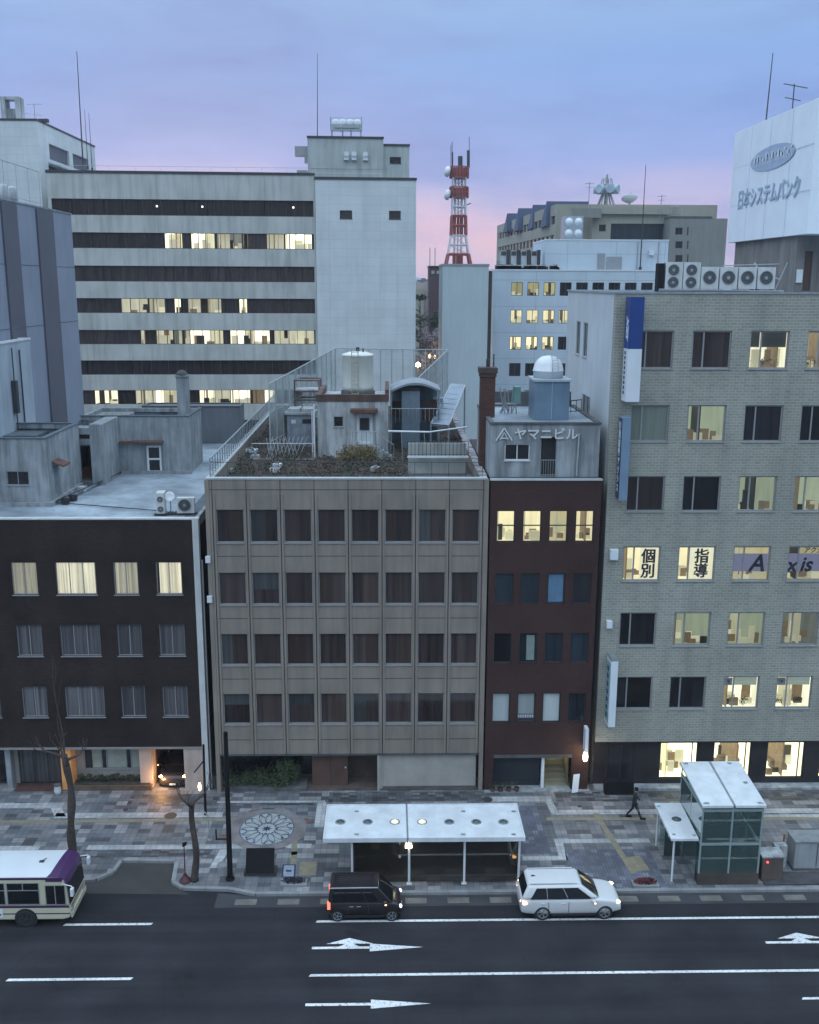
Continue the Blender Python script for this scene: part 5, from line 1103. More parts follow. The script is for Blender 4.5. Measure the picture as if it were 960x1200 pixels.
for k, (px, py) in enumerate(((77,590),(86,586),(97,575))):
    v = gr(px, py, 15.45); t = thing('roof_bucket', ['dark tub lying by the corner of the grey roof storey','second dark tub behind the first on the roof','pale crate on the step by the rusty roof door'][k], 'bucket', (v.x, v.y, 15.45), 0, 'odds and ends on the dark building roof')
    mb = MB(); mb.lathe((v.x, v.y, 15.42), [(0,0),(.22,0),(.28,.3),(.25,.3),(.2,.05),(0,.05)], 12); mb.build('tub', M['plastic'] if k < 2 else M['white_metal'], t)
    mb = MB(); mb.bar((v.x-.27,v.y,15.7),(v.x,v.y-.1,15.9),.012,4); mb.bar((v.x,v.y-.1,15.9),(v.x+.27,v.y,15.7),.012,4); mb.build('handle', M['frame_dark'], t)

# ---- grey panel building
def grey_building():
    Y = 51.7; X0, X1 = -9.46, 5.16; ZT = 18.04; ZR = 17.2
    t = thing('grey_panel_building', 'grey office block clad in square panels with thirty two brown blinded windows', 'building', (-2, Y, 0))
    cx = [-8.32+1.775*k for k in range(8)]; ww = 1.46
    rows = [14.55, 11.11, 7.66, 4.20]; hh = 1.80
    holes = [(c-ww/2, c+ww/2, z, z+hh) for c in cx for z in rows]
    mb = MB(); block(mb, X0, X1, Y, 84, 2.42, ZR, holes, .22, top=False)
    parapet(mb, X0, X1, Y, 84, ZR, ZT-.08, .3)
    mb.build('wall', M['grey_panel'], t)
    mb = MB(); parapet(mb, X0, X1, Y, 84, ZT-.08, ZT, .32, .04); mb.build('coping', mat('pale_coping', (.40,.43,.44), .5, .1, 1, streak=.2), t)
    mb = MB(); mb.box(X0+.3, X1-.3, Y+.3, 83.7, ZR-.12, ZR); mb.build('roof', M['soil'], t)
    # joints stand 3 mm proud as dark sealed strips; raised fins between the bays
    mb = MB()
    for z in (17.41, 13.81, 10.34, 6.87, 3.28): mb.box(X0, X1, Y-.004, Y+.01, z-.018, z+.018)
    for k in range(9):
        x = cx[0]-.8875+1.775*k
        mb.box(x-.016, x+.016, Y-.006, Y+.01, 2.42, ZT-.08)
    mb.build('panel_joint', M['joint'], t)
    mb = MB()
    for k in range(9):
        x = cx[0]-.8875+1.775*k
        for s in (-.085, .085):
            if X0 < x+s < X1: mb.box(x+s-.055, x+s+.055, Y-.05, Y-.002, 2.45, 17.2)
    mb.build('fin', M['grey_panel'], t)
    for z in rows:
        for c in cx:
            f = window(t, c-ww/2+2, 0, z, ww, hh, 'pane_brown', (), .045, 'frame_grey', inset=.14)
            if random.random() < .6:
                mb = MB(); k_ = random.choice((0,0,1,2)); u = random.uniform(.3,.62)
                q = ((.05,ww*u,.05,hh-.05),(ww*u,ww-.05,.05,hh-.05),(.05,ww-.05,hh*u,hh-.05))[k_]
                mb.box(q[0],q[1],.140,.146,q[2],q[3]); mb.build('blind', M['blind_a'] if random.random() < .6 else M['blind_b'], f, world=False)
    # edge columns
    for xq in (X0-.12, X1-.10): mb = MB(); mb.box(xq, xq+.22, Y-.06, Y+.4, .1, ZT-.1); mb.build('corner_column', M['grey_panel'], t)
    # two little wall boxes at the left edge
    for z in (13.5, 11.3):
        mb = MB(); mb.box(X0-.2, X0+.05, Y-.22, Y-.065, z, z+.35); mb.build('wall_lamp', M['white_metal'], t)
    # ground floor recess
    mb = MB(); mb.box(X0, X1, Y+1.6, 60, .1, 2.42); mb.build('ground_floor_wall', mat('brown_stone', (.075,.055,.046), .7, .25, 1.5), t)
    mb = MB(); mb.box(X0, X1, Y+.02, Y+1.6, 2.30, 2.415); mb.build('soffit', M['concrete_dark'], t)
    mb = MB(); mb.box(X0+.1, X1-.1, Y+.1, Y+1.6, .1, .2); mb.build('floor_shade', mat('brown_paving', (.09,.07,.06), .7, .3, 2), t)
    mb = MB(); mb.box(-.62, -.5, Y+.05, Y+1.2, .12, 2.3); mb.box(-.5+.12, 4.92, Y+.25, Y+.38, .30, 2.28); mb.add([(-.62,Y+.02,.12),(-.02,Y+.42,.12),(-.02,Y+.42,2.3),(-.62,Y+.02,2.3)],[(0,1,2,3)])
    mb.build('pale_stone_screen', mat('pale_stone', (.34,.33,.31), .7, .1, 1.5, streak=.15), t)
    mb = MB(); mb.box(-.3, 4.95, Y+.2, Y+.45, .12, .29); mb.build('plinth', M['concrete_dark'], t)
    mb = MB(); mb.box(-4.3, -2.30, Y+.6, Y+.72, .15, 2.28); mb.build('entrance_shutter', mat('red_brown_panel', (.10,.055,.045), .6, .2, 1, streak=.2), t)
    mb = MB(); mb.box(-3.27, -3.23, Y+.59, Y+.6, .2, 2.25); mb.build('shutter_joint', M['joint'], t)
    mb = MB(); mb.lathe((-2.42, Y+.57, 1.3), [(0,-.05),(.04,-.04),(.04,.04),(0,.05)], 8); mb.build('handle', M['white_metal'], t)
    mb = MB()
    for i in range(5): mb.box(-8.7+i*.88, -8.68+i*.88, Y+1.57, Y+1.59, .3, 2.3)
    mb.box(-8.9,-4.4,Y+1.57,Y+1.59,1.35,1.39); mb.build('shopfront_bar', M['frame_dark'], t)
    mb = MB(); mb.box(-9.1,-4.4,Y+1.55,Y+1.56,.4,2.25); mb.build('shopfront_glass', M['pane_dark'], t)
    # rails round the roof
    railing([(X0+.15, 52.0, ZT), (X1-.2, 52.0, ZT)], .78, .9, .018).build('front_railing', M['frame_dark'], t)
    railing([(X0+.15, 52.0, ZT), (X0+.15, 83.5, ZT)], .95, .8, .045).build('left_railing', M['steel'], t)
    railing([(-8.4, 61.5, ZR), (-4.6, 61.5, ZR)], 1.1, 1.2, .03).build('inner_railing', M['steel'], t)
    # right hand broken coping with fallen lichen
    mb = MB()
    for k in range(60):
        y = 52.3+k*.48; mb.box(4.85+random.uniform(-.1,.05), 5.22, y, y+.4, ZT+.001, ZT+.03+random.random()*.05)
    mb.build('cracked_coping', mat('flaking_coping', (.26,.25,.27), .9, .5, 3), t)
    # roof house
    HZ = 20.75
    mb = MB(); block(mb, -4.43, 0, 62.9, 68.8, ZR, HZ, [(-3.42,-2.82,19.15,19.80),(-2.0,-.98,18.05,19.95)], .22)
    mb.build('roof_house', M['concrete_pale'], t)
    mb = MB(); mb.box(-4.5, .05, 62.85, 63.15, HZ, HZ+.42); mb.box(-4.5, -4.2, 63.15, 68.8, HZ, HZ+.42); mb.box(-.2, .05, 63.15, 68.8, HZ, HZ+.7); mb.build('roof_house_parapet', mat('red_brown_stain', (.09,.055,.045), .9, .35, 1.2, streak=.5), t)
    window(t, -3.42+2, 62.9-Y, 19.15, .6, .65, 'pane_dark', (), .04, 'frame_grey', name='window')
    window(t, -2.0+2, 62.9-Y, 18.05, 1.02, 1.9, 'pane_white', (), .17, 'white_metal', sill=False, name='roof_door')
    mb = MB(); mb.box(-1.78, -1.20, 62.93, 62.95, 18.95, 19.70); mb.build('door_window', M['plastic'], t)
    mb = MB(); mb.box(-2.35, -.65, 62.2, 62.9, 20.1, 20.33); mb.build('door_canopy', M['rust'], t)
    mb = MB(); mb.box(-2.3, -.5, 61.9, 62.9, ZR, 18.03)
    for k in range(4): mb.box(-.5+k*.25, -.25+k*.25, 61.9, 62.9, ZR, 17.8-k*.2)
    mb.build('door_step', M['concrete'], t)
    railing([(-2.2, 61.95, 18.03), (-.8, 61.95, 18.03), (.35, 61.95, 17.2)], .95, .3, .025).build('stair_railing', M['frame_grey'], t)
    mb = MB(); mb.bar((-4.62, 62.5, ZR), (-4.62, 62.5, 20.6), .06, 8); mb.build('downpipe', M['white_metal'], t); mb = MB(); mb.bar((-4.75, 62.6, ZR), (-4.75, 62.6, 20.2), .035, 8); mb.build('downpipe', M['white_metal'], t)
    return t
grey_building()
ZR = 17.2
# white water tank on the roof house
t = thing('water_tank', 'white cylindrical water tank with a ladder on the roof house', 'water tank', (-1.95, 65.2, 21))
mb = MB(); mb.lathe((-1.95, 65.2, 21.2), [(0,0),(.98,0),(1.0,.3),(1.0,2.2),(1.04,2.24),(1.0,2.32),(.55,2.46),(0,2.5)], 40); mb.build('tank', mat('tank_white', (.60,.62,.58), .5, .04, 1, streak=.12), t, smooth=True)
mb = MB(); mb.lathe((-1.95, 65.2, 20.77), [(0,0),(1.1,0),(1.1,.42),(0,.42)], 24); mb.build('base', M['concrete_dark'], t)
mb = MB()
for s in (-.2, .2): mb.bar((-2.1+s, 64.08, 20.9), (-2.1+s, 64.08, 23.9), .025, 6)
for k in range(10): mb.bar((-2.3, 64.08, 21.1+k*.29), (-1.9, 64.08, 21.1+k*.29), .018, 4)
mb.build('ladder', mat('tan_rung', (.33,.30,.24), .6, .1), t)
mb = MB(); mb.bar((-1.95,65.2,23.7),(-1.95,65.2,23.95),.12,10); mb.bar((-1.6,64.9,23.65),(-1.6,64.9,23.9),.05,8); mb.build('hatch', M['frame_dark'], t)
# metal shed
t = thing('roof_shed', 'weathered pale blue metal shed with a small dark hatch on the planted roof', 'shed', (-5.9, 67.3, ZR))
mb = MB(); mb.box(-6.78, -4.98, 67.3, 69.0, ZR, 19.35); mb.build('wall', mat('shed_blue', (.27,.31,.37), .6, .25, 2, streak=.7, dirt=(.10,.09,.10)), t)
mb = MB(); mb.box(-6.95, -4.85, 67.15, 69.1, 19.35, 19.5); mb.box(-6.7,-5.9,67.3,68.9,19.5,19.72); mb.box(-5.8,-5.0,67.3,68.9,19.5,19.72); mb.build('roof', M['concrete_pale'], t)
mb = MB(); mb.box(-5.75, -5.15, 67.27, 67.3, 18.75, 19.05); mb.build('hatch', M['plastic'], t)
mb = MB(); mb.box(-6.5, -6.2, 67.27, 67.3, 18.75, 19.0); mb.build('notice', M['white_sign'], t)
t = thing('pipe_frame', 'dark tubular frame tower standing behind the metal shed', 'frame', (-5.4, 70, ZR))
mb = MB()
for x in (-6.5, -4.8):
    for y in (70.2, 72): mb.bar((x, y, ZR), (x, y, 21.4), .05)
for z in (20.0, 20.6, 21.35):
    mb.bar((-6.5,70.2,z),(-4.8,70.2,z),.05); mb.bar((-6.5,72,z),(-4.8,72,z),.05); mb.bar((-6.5,70.2,z),(-6.5,72,z),.05); mb.bar((-4.8,70.2,z),(-4.8,72,z),.05)
mb.build('post_frame', M['rust'], t)
mb = MB(); mb.box(-6.5,-4.8,70.25,71.9,20.62,20.72); mb.build('tray', M['concrete_pale'], t)
# blue arched shelter
t = thing('arched_roof_cover', 'blue corrugated shed under a low arched roof behind the roof house', 'shed', (1.8, 67, ZR))
mb = MB(); n = 16; 
prof = [(.15+3.3*i/n, 21.35+.5*math.sin(math.pi*i/n)-.25) for i in range(n+1)]
for i in range(n): mb.add([(prof[i][0],66.2,prof[i][1]),(prof[i+1][0],66.2,prof[i+1][1]),(prof[i+1][0],70,prof[i+1][1]),(prof[i][0],70,prof[i][1]),(prof[i][0],66.2,prof[i][1]-.14),(prof[i+1][0],66.2,prof[i+1][1]-.14),(prof[i+1][0],70,prof[i+1][1]-.14),(prof[i][0],70,prof[i][1]-.14)],[(0,1,2,3),(4,7,6,5),(0,4,5,1)])
mb.build('roof', mat('arch_roof', (.20,.23,.26), .6, .2, 1), t)
mb = MB(); mb.box(.9, 2.1, 66.6, 68.5, ZR, 21.0); mb.box(.15,3.4,69.5,69.7,ZR,21.1); mb.build('wall', mat('corrugated_blue', (.15,.20,.25), .5, .12, 2, streak=.2), t)
mb = MB()
for x in (.2, 3.35): mb.bar((x,66.3,ZR),(x,66.3,21.05),.06)
mb.build('post', M['steel'], t)
mb = MB(); mb.box(.2,.85,67,67.1,19.2,20.3); mb.build('opening', mat('dark_red_void', (.04,.022,.022), .9, .3), t); mb = MB(); mb.box(2.2,3.2,67,67.1,19.0,20.4); mb.build('opening', mat('dark_red_void', (.04,.022,.022), .9, .3), t)
mb = MB()
for k in range(12): mb.bar((.2+k*.28,66.2,19.0),(.2+k*.28,66.2,19.9),.018,4)
mb.bar((.1,66.2,19.9),(3.4,66.2,19.9),.03); mb.build('railing', M['steel'], t)
# slanting white framed tray
t = thing('slanting_solar_tray', 'long slanting panel tray with a white steel edge rising towards the back', 'solar tray', (4, 68, ZR))
P = [at(505,496,66), at(526,498,65.4), at(545,452,72), at(529,450,72.5)]
mb = MB(); mb.add([tuple(p) for p in P]+[tuple(p-Vector((0,0,.15))) for p in P], [(0,1,2,3),(4,7,6,5),(0,4,5,1),(1,5,6,2),(2,6,7,3),(3,7,4,0)]); mb.build('panel', mat('tray_panel', (.15,.20,.26), .35, .2, 2), t)
mb = MB()
for a, b in ((0,1),(1,2),(2,3),(3,0)): mb.bar(P[a], P[b], .05)
for k in range(1, 8):
    mb.bar(P[0].lerp(P[3], k/8), P[1].lerp(P[2], k/8), .02)
mb.build('edge', M['steel'], t)
mb = MB()
for p in P: mb = MB(); mb.bar(p, (p.x, p.y, ZR), .06); mb.build('leg', M['steel'], t)
mb = MB(); q = (P[0]+P[3])/2; mb.box(q.x-.6,q.x+.1,q.y-.3,q.y+.3,q.z+.1,q.z+.35); mb.build('junction_box', M['steel'], t)
# sunken well with white wall and rails
t = thing('roof_well', 'dark sunken roof well with a white back wall and black railings', 'light well', (2.8, 57, ZR))
mb = MB(); mb.box(1.15, 4.5, 57.4, 57.55, ZR, 18.98); mb.build('back_wall', mat('well_white', (.36,.38,.37), .7, .15, 1, streak=.4), t)
railing([(1.1,57.0,18.3),(4.6,57.0,18.3)], .85, .22, .02).build('railing', M['frame_dark'], t)
mb = MB(); mb.box(.6, 4.8, 53.6, 56.9, ZR, ZR+.05); mb.build('well_floor', M['concrete_dark'], t)
mb = MB(); mb.box(1.1,4.6,56.9,57.1,18.2,18.3); mb.build('sill', M['white_metal'], t)
t = thing('white_pipe_rail', 'white horizontal pipe on thin legs across the dark roof beds', 'pipe rail', (1.6, 61, ZR))
mb = MB(); mb.bar((0,61,19.15),(2.5,61,19.1),.06,8); mb.bar((2.5,61,19.1),(4.9,62.5,19.2),.05,8); mb.build('pipe', M['white_metal'], t)
mb = MB()
for x in (.9, 2.3): mb = MB(); mb.bar((x,61,ZR),(x-.1,61,19.1),.03); mb.build('leg', M['steel'], t)
# tall net fence round the back of the roof
t = thing('net_fence', 'tall translucent net fence on thin posts behind the water tank', 'fence', (-1, 75, ZR))
FP = [(-7.6,62.5), (-5.0,83.5), (4.85,83.5), (3.1,70.5)]
FT = [at(315,450,64.0), at(393,408,83.5), at(525,410,83.5), at(490,443,70.5)]
for a in range(3):
    p, q = FP[a], FP[a+1]; tp, tq = FT[a], FT[a+1]; b0 = 18.0 if a != 1 else 18.0
    mb = MB(); mb.quad((tp.x,tp.y,b0),(tq.x,tq.y,b0),tuple(tq),tuple(tp)); mb.build('net', net_mat('net_%d' % a, (.30,.36,.37), (.62,.24,.70)[a]), t)
    n = 12 if a == 0 else (10 if a == 1 else 5)
    for i in range(n+(a == 2)):
        u = i/n; top = tp.lerp(tq, u); mb = MB(); mb.bar((top.x,top.y,b0-.8),top,.045,5); mb.build('post', M['rail'], t)
    mb = MB(); mb.bar(tp,tq,.04); mb.bar((tp.x,tp.y,b0),(tq.x,tq.y,b0),.03); mb.bar((tp.x,tp.y,(b0+tp.z)/2),(tq.x,tq.y,(b0+tq.z)/2),.02); mb.build('rail', M['rail'], t)
# the overgrown roof
random.seed(21)
mb = MB(); mc = MB(); mdd = MB(); me_ = MB()
for _ in range(260):
    x, y = random.uniform(-9.0,-4.6), random.uniform(52.6,81); (mb if random.random() < .55 else mdd).M = Matrix(); foliage(mb if random.random() < .5 else mdd, (x,y,ZR+random.uniform(.1,.35)), (.45,.45,.3), 34, .075)
for _ in range(120):
    x, y = random.uniform(-4.6,1.2), random.uniform(52.5,61.5); foliage(random.choice((mb,mb,mdd)), (x,y,ZR+random.uniform(.1,.35)), (.4,.4,.32), 40, .075)
for _ in range(70):
    x, y = random.uniform(.6,4.8), random.uniform(58,80); foliage(random.choice((mb,mdd)), (x,y,ZR+.15), (.4,.4,.2), 28, .07)
for _ in range(26):
    x, y = random.uniform(-2.9,-.6), random.uniform(59.8,61.6); foliage(mc, (x,y,ZR+random.uniform(.3,.9)), (.38,.38,.36), 70, .07)
tag(mb.build('roof_plants', M['leaf_dry']), 'dry reddish brown weeds spread over the flat roof', 'weeds', kind='stuff')
tag(mdd.build('roof_weeds', M['leaf_dark']), 'dark green weeds among the dry ones on the flat roof', 'weeds', kind='stuff')
t = thing('yellowing_shrub', 'yellowish shrub growing at the foot of the roof house stairs', 'shrub', (-1.8, 60.7, ZR)); mc.build('foliage', M['leaf_yellow'], t)
mb = MB()
for k in range(5): limb(mb, (-2.6+k*.45,60.7,ZR), (0,0,1), .7, .03, 1)
mb.build('stem', M['bark'], t)
random.seed(5)
for k, (px, py) in enumerate(((294,526),(322,549),(325,545),(299,533),(440,548),(350,470),(268,549))):
    v = gr(px, py, ZR+.3); t = thing('roof_scrap', ['flat white board lying on the planted roof','white plastic bag low by the front rail','pale rag beside the white plastic bag','grey tile under the flat white board','pale pot in the weeds below the stairs','grey sheet by the far left rail','brown box in the near left roof corner'][k], 'scrap', (v.x, v.y, ZR), 0, 'scraps left on the planted roof')
    mb = MB(); s = .28 if k else .45; mb.poly([(v.x-s,v.y-s*.6),(v.x+s*.8,v.y-s*.7),(v.x+s,v.y+s*.5),(v.x-s*.6,v.y+s*.8)], ZR+.1, ZR+.3+.05*(k % 3)); mb.build('sheet', M['white_sign'] if k < 3 else M['concrete_pale'], t)
    mb = MB(); mb.poly([(v.x-s*.5,v.y-s*.3),(v.x+s*.4,v.y-s*.2),(v.x+s*.3,v.y+s*.4)], ZR+.32+.05*(k % 3), ZR+.4+.05*(k % 3)); mb.build('fold', M['frame_grey'] if k < 3 else M['concrete'], t)
t = thing('garden_trellis', 'low white trellis of crossed canes in the middle of the roof garden', 'trellis', (-6.6, 60, ZR))
mb = MB()
for k in range(9): mb.bar((-7.6+k*.25,62.2,ZR),(-7.2+k*.27,62.4,ZR+1.4),.02,4); mb.bar((-5.6-k*.22,62.2,ZR),(-6.0-k*.2,62.4,ZR+1.3),.02,4)
mb.build('cane', M['rail'], t)
# hedge in front of the grey building
t = thing('entrance_hedge', 'dark green shrubs filling the recess left of the brown doors', 'hedge', (-6.8, 52.3, .12))
mb = MB()
for k in range(46): foliage(mb, (random.uniform(-9.0,-5.3), random.uniform(51.9,52.8), random.uniform(.3,.95)), (.4,.35,.33), 100, .07)
for k in range(16): foliage(mb, (random.uniform(-6.1,-5.2), 52.4, random.uniform(1.0,1.75)), (.3,.3,.3), 90, .07)
mb.build('foliage', M['leaf_green'], t)
mb = MB(); mb.box(-9.2,-4.6,51.75,53.1,.12,.3); mb.build('planter_box', M['concrete_dark'], t)
mb = MB()
for k in range(8): limb(mb, (-8.9+k*.5,52.4,.25), (0,0,1), .8, .03, 1)
mb.build('stem', M['bark'], t)

# ---- narrow red brown building
def red_building():
    Y = 51.7; X0, X1 = 5.38, 11.22; ZT = 17.95
    t = thing('red_brown_building', 'narrow red brown tiled building with four small windows per floor', 'building', (8.3, Y, 0))
    cx = [6.22+1.4*k for k in range(4)]; ww = 1.0
    rows = [14.55, 11.10, 7.72, 4.22]; hh = 1.74
    holes = [(c-ww/2, c+ww/2, z, z+hh) for c in cx for z in rows]
    mb = MB(); block(mb, X0, X1, Y, 66, 2.3, ZT-.05, holes, .24); mb.box(X0, X0+.5, Y, Y+.3, .1, 2.3); mb.box(X1-.95, X1, Y, Y+.3, .1, 2.3); mb.build('wall', M['red_wall'], t)
    mb = MB(); mb.box(X0-.03, X1+.05, Y-.05, Y+.28, ZT-.05, ZT+.02); mb.build('coping', mat('pale_coping', (0,0,0)), t)
    sty = [['room_warm','room_warm','room_dim','room_warm'], ['pane_blue','pane_blue','pane_lit_blue','pane_dark'], ['pane_dark','pane_half','pane_blue','pane_blue'], ['pane_white','pane_white','pane_white','pane_blue']]
    for r_, z in enumerate(rows):
        for c_, c in enumerate(cx):
            s = sty[r_][c_]; extra = s
            base = {'pane_lit_blue': 'pane_blue', 'pane_half': 'pane_blue'}.get(s, s)
            f = window(t, c-ww/2-8.3, 0, z, ww, hh, base, (), .06, 'frame_dark', inset=.14, hdiv=.52 if r_ == 0 else None, sill=False)
            if s == 'pane_lit_blue': mb = MB(); mb.box(.10,.90,.135,.145,.1,1.64); mb.build('blind', mat('sky_blue_blind', (.10,.19,.30), .4, .15, 3), f, world=False)
            if s == 'pane_half': mb = MB(); mb.box(.42,.86,.135,.145,.15,1.58); mb.build('blind', mat('grey_green_blind', (.20,.25,.24), .5, .12, 3), f, world=False)
            if r_ == 3 and c_ == 1:
                mb = MB(); mb.box(.08,.92,.125,.138,.08,.48); mb.build('notice', M['frame_dark'], f, world=False)
                mb = MB(); mb.box(.08,.92,.12,.124,.27,.42); mb.build('notice_strip', M['white_sign'], f, world=False)
                mb = MB()
                for i in range(6): mb.box(.13+i*.13,.21+i*.13,.116,.119,.30,.39)
                mb.build('notice_marks', M['navy'], f, world=False)
    mb = MB(); mb.box(X0+.5, 8.55, Y+.5, Y+.6, .1, 2.3); mb.build('shutter', tile_mat('slatted_shutter', (.035,.042,.055), (.030,.037,.05), (.012,.014,.018), 50, .09, .012, .5, big=.2), t)
    mb = MB(); mb.box(8.62, 8.78, Y+.2, Y+.5, .1, 2.3); mb.build('door_jamb', M['white_metal'], t)
    # lit stair entrance
    st = MB(); st.quad((8.78,Y+.3,.12),(8.78,Y+3,.12),(8.78,Y+3,2.3),(8.78,Y+.3,2.3)); st.quad((10.15,Y+.3,.12),(10.15,Y+3,.12),(10.15,Y+3,2.3),(10.15,Y+.3,2.3)); st.quad((8.78,Y+3,.12),(10.15,Y+3,.12),(10.15,Y+3,2.3),(8.78,Y+3,2.3)); st.quad((8.78,Y+.3,2.29),(10.15,Y+.3,2.29),(10.15,Y+3,2.29),(8.78,Y+3,2.29))
    st.build('stair_hall', mat('olive_hall', (.20,.18,.11), .8, .15, 2), t)
    mb = MB()
    for k in range(6): mb.box(8.8,10.13,Y+.5+k*.28,Y+.78+k*.28,.12,.2+k*.17)
    mb.build('stair', mat('hall_step', (.22,.22,.17), .7, .1), t)
    mb = MB(); mb.box(9.35,9.95,Y+1.6,Y+1.68,1.35,2.0); mb.build('light_box', emis('hall_light', (1,.88,.55), 3), t)
    mb = MB(); mb.box(X0, X1, Y+2.9, Y+3.4, .1, 2.3); mb.box(X0+.5,X1-.95,Y+.0,Y+.3,2.1,2.3); mb.build('ground_floor_wall', M['concrete_dark'], t)
    mb = MB(); mb.box(X0, X1+.1, Y-.25, Y+1.0, .121, .17); mb.build('doorstep', M['concrete'], t)
    # roof storey with the lettering
    RZ = 20.75
    mb = MB(); block(mb, X0+.0, X1-.05, Y+.75, 60.5, ZT, RZ, [(6.15,7.48,18.85,19.72),(8.08,8.88,17.98,20.1)], .25)
    mb.build('roof_storey', M['concrete'], t)
    mb = MB(); mb.box(X0-.03, X1, Y+.7, Y+.95, RZ, RZ+.12); mb.box(X0-.03, X0+.2, Y+.95, 60.5, RZ, RZ+.12); mb.box(X1-.25, X1, Y+.95, 60.5, RZ, RZ+.12); mb.box(X0+.2,X1-.25,60.2,60.5,RZ,RZ+.9); mb.build('parapet', M['concrete_dark'], t)
    mb = MB(); mb.box(X0+.2, X1-.25, Y+.95, 60.2, RZ+.002, RZ+.03); mb.build('upper_roof', M['slab'], t)
    mb = MB(); mb.box(X0, X1, Y+.28, Y+.75, ZT-.05, ZT-.02); mb.build('ledge', M['membrane'], t)
    window(t, 6.15-8.3, .75, 18.85, 1.33, .87, 'pane_dark', (.5,), .05, 'white_metal')
    mb = MB(); mb.box(8.08,8.88,Y+1.05,Y+1.2,17.98,20.1); mb.build('doorway', M['plastic'], t)
    railing([(8.1,Y+.7,17.97),(8.86,Y+.7,17.97)], .9, .13, .018).build('door_rail', M['frame_grey'], t)
    mb = MB(); mb.bar((10.0,Y+.68,18.0),(10.05,Y+.68,20.3),.05,8); mb.build('downpipe', M['rail'], t)
    # letters
    L_ = MB(); lx = (1,0,0); lz = (0,0,1); y_ = Y+.70
    text_mb(L_, 'ヤマニビル', .64, (6.62, y_, 20.02), lx, lz, .06, .012, 1.06)
    L_.build('lettering', mat('grey_letters', (.56,.58,.59), .6, .1), t)
    mb = MB()
    A = Vector((6.10,y_,20.55)); B_ = Vector((5.68,y_,19.90)); C_ = Vector((6.52,y_,19.90))
    for p, q, r_ in ((A,B_,.035),(A,C_,.035),(A+Vector((0,0,-.22)),B_+Vector((.22,0,.05)),.028),(A+Vector((0,0,-.22)),C_+Vector((-.22,0,.05)),.028),(B_+Vector((.2,0,.12)),C_+Vector((-.2,0,.12)),.028)): mb.bar(p,q,r_,4)
    mb.build('triangle_emblem', mat('grey_letters', (0,0,0)), t)
red_building()
t = thing('brick_chimney', 'dark red brick chimney with a thin flue beside the grey building roof', 'chimney', (5.8, 55, 20.8))
mb = MB(); mb.box(5.05, 5.85, 55.0, 55.8, 17.0, 23.2); mb.build('shaft', tile_mat('chimney_brick', (.10,.045,.038), (.075,.035,.03), (.05,.04,.035), .24, .08, .01, .85, streak=.3), t)
mb = MB(); mb.box(4.95, 5.95, 54.9, 55.9, 23.2, 23.5); mb.box(5.0,5.9,54.95,55.85,23.0,23.2); mb.build('cap', mat('chimney_cap', (.06,.04,.038), .9, .2), t)
mb = MB(); mb.bar((5.45,55.4,23.5),(5.45,55.4,23.95),.10,10); mb.build('flue', M['frame_dark'], t)
mb = MB(); mb.bar((5.80,55.7,23.5),(5.80,55.7,24.2),.04,8); mb.build('vent_pipe', M['frame_dark'], t)
t = thing('domed_water_tank', 'white domed water tank with a ladder on a blue steel box', 'water tank', (8.3, 55, 20.8))
bx0, bx1, by0, by1 = at(626,480,54).x, at(667,480,54).x, 54.0, 56.2
mb = MB(); mb.box(bx0,bx1,by0,by1,20.79,22.85); mb.build('base_box', mat('blue_steel_box', (.13,.20,.28), .45, .12, 1, streak=.25), t)
mb = MB(); mb.box(bx0-.08,bx1+.08,by0-.08,by1+.08,22.85,22.97); mb.box((bx0+bx1)/2-.015,(bx0+bx1)/2+.015,by0-.006,by0,20.8,22.84); mb.build('lid', mat('pale_box_lid', (.33,.40,.45), .5, .1), t)
cxx = (bx0+bx1)/2-.08
mb = MB(); mb.lathe((cxx,55.1,22.97),[(0,0),(.80,0),(.82,.35),(.86,.38),(.82,.42),(.76,.72),(.6,.98),(.35,1.15),(0,1.2)],32); mb.build('dome', M['white_metal'], t, smooth=True)
mb = MB()
for s in (-.15,.15):
    pr = None
    for i in range(8):
        a_ = i/7*1.35; p_ = Vector((cxx+.25+s, 55.1-.9*math.cos(a_), 23.35+.85*math.sin(a_)))
        if pr is not None: mb.bar(pr,p_,.02,4)
        pr = p_
for i in range(7):
    a_ = i/7*1.35; mb.bar((cxx+.1,55.1-.9*math.cos(a_),23.35+.85*math.sin(a_)),(cxx+.4,55.1-.9*math.cos(a_),23.35+.85*math.sin(a_)),.015,4)
mb.build('ladder', M['steel'], t)
t = thing('roof_pipework', 'tangle of dark pipes and a green pump box beside the blue tank box', 'pipework', (7, 56, 20.8))
mb = MB(); random.seed(9)
for k in range(12): a_ = Vector((random.uniform(6.3,7.3),random.uniform(56,57.5),20.85)); mb.bar(a_, a_+Vector((random.uniform(-.4,.4),0,random.uniform(.4,1.5))), .035); 
mb.bar((5.9,57,21.3),(7.3,57,21.3),.06); mb.build('pipe', M['frame_grey'], t)
mb = MB(); mb.box(6.85,7.2,54.6,55.3,21.6,22.5); mb.build('pump_box', mat('green_box', (.10,.2,.2), .5), t)
railing([(9.3,56,20.8),(11.1,57.5,20.8)], .7, .5, .03).build('pipe_rail', M['frame_dark'], t)
# planters at the foot of the red building
t = thing('potted_plants', 'dark row of potted plants before the slatted shutter of the red building', 'plants', (6.6, 51.6, .17))
mb = MB()
for k in range(7): foliage(mb, (5.8+k*.22, 51.55, .42+random.uniform(-.05,.2)), (.18,.15,.22), 60, .05)
mb.build('foliage', M['leaf_dark'], t)
for k in range(4):
    mb = MB(); mb.lathe((5.85+k*.45,51.55,.17),[(0,0),(.12,0),(.16,.22),(.14,.22)],12); mb.build('pot', M['rust'], t)
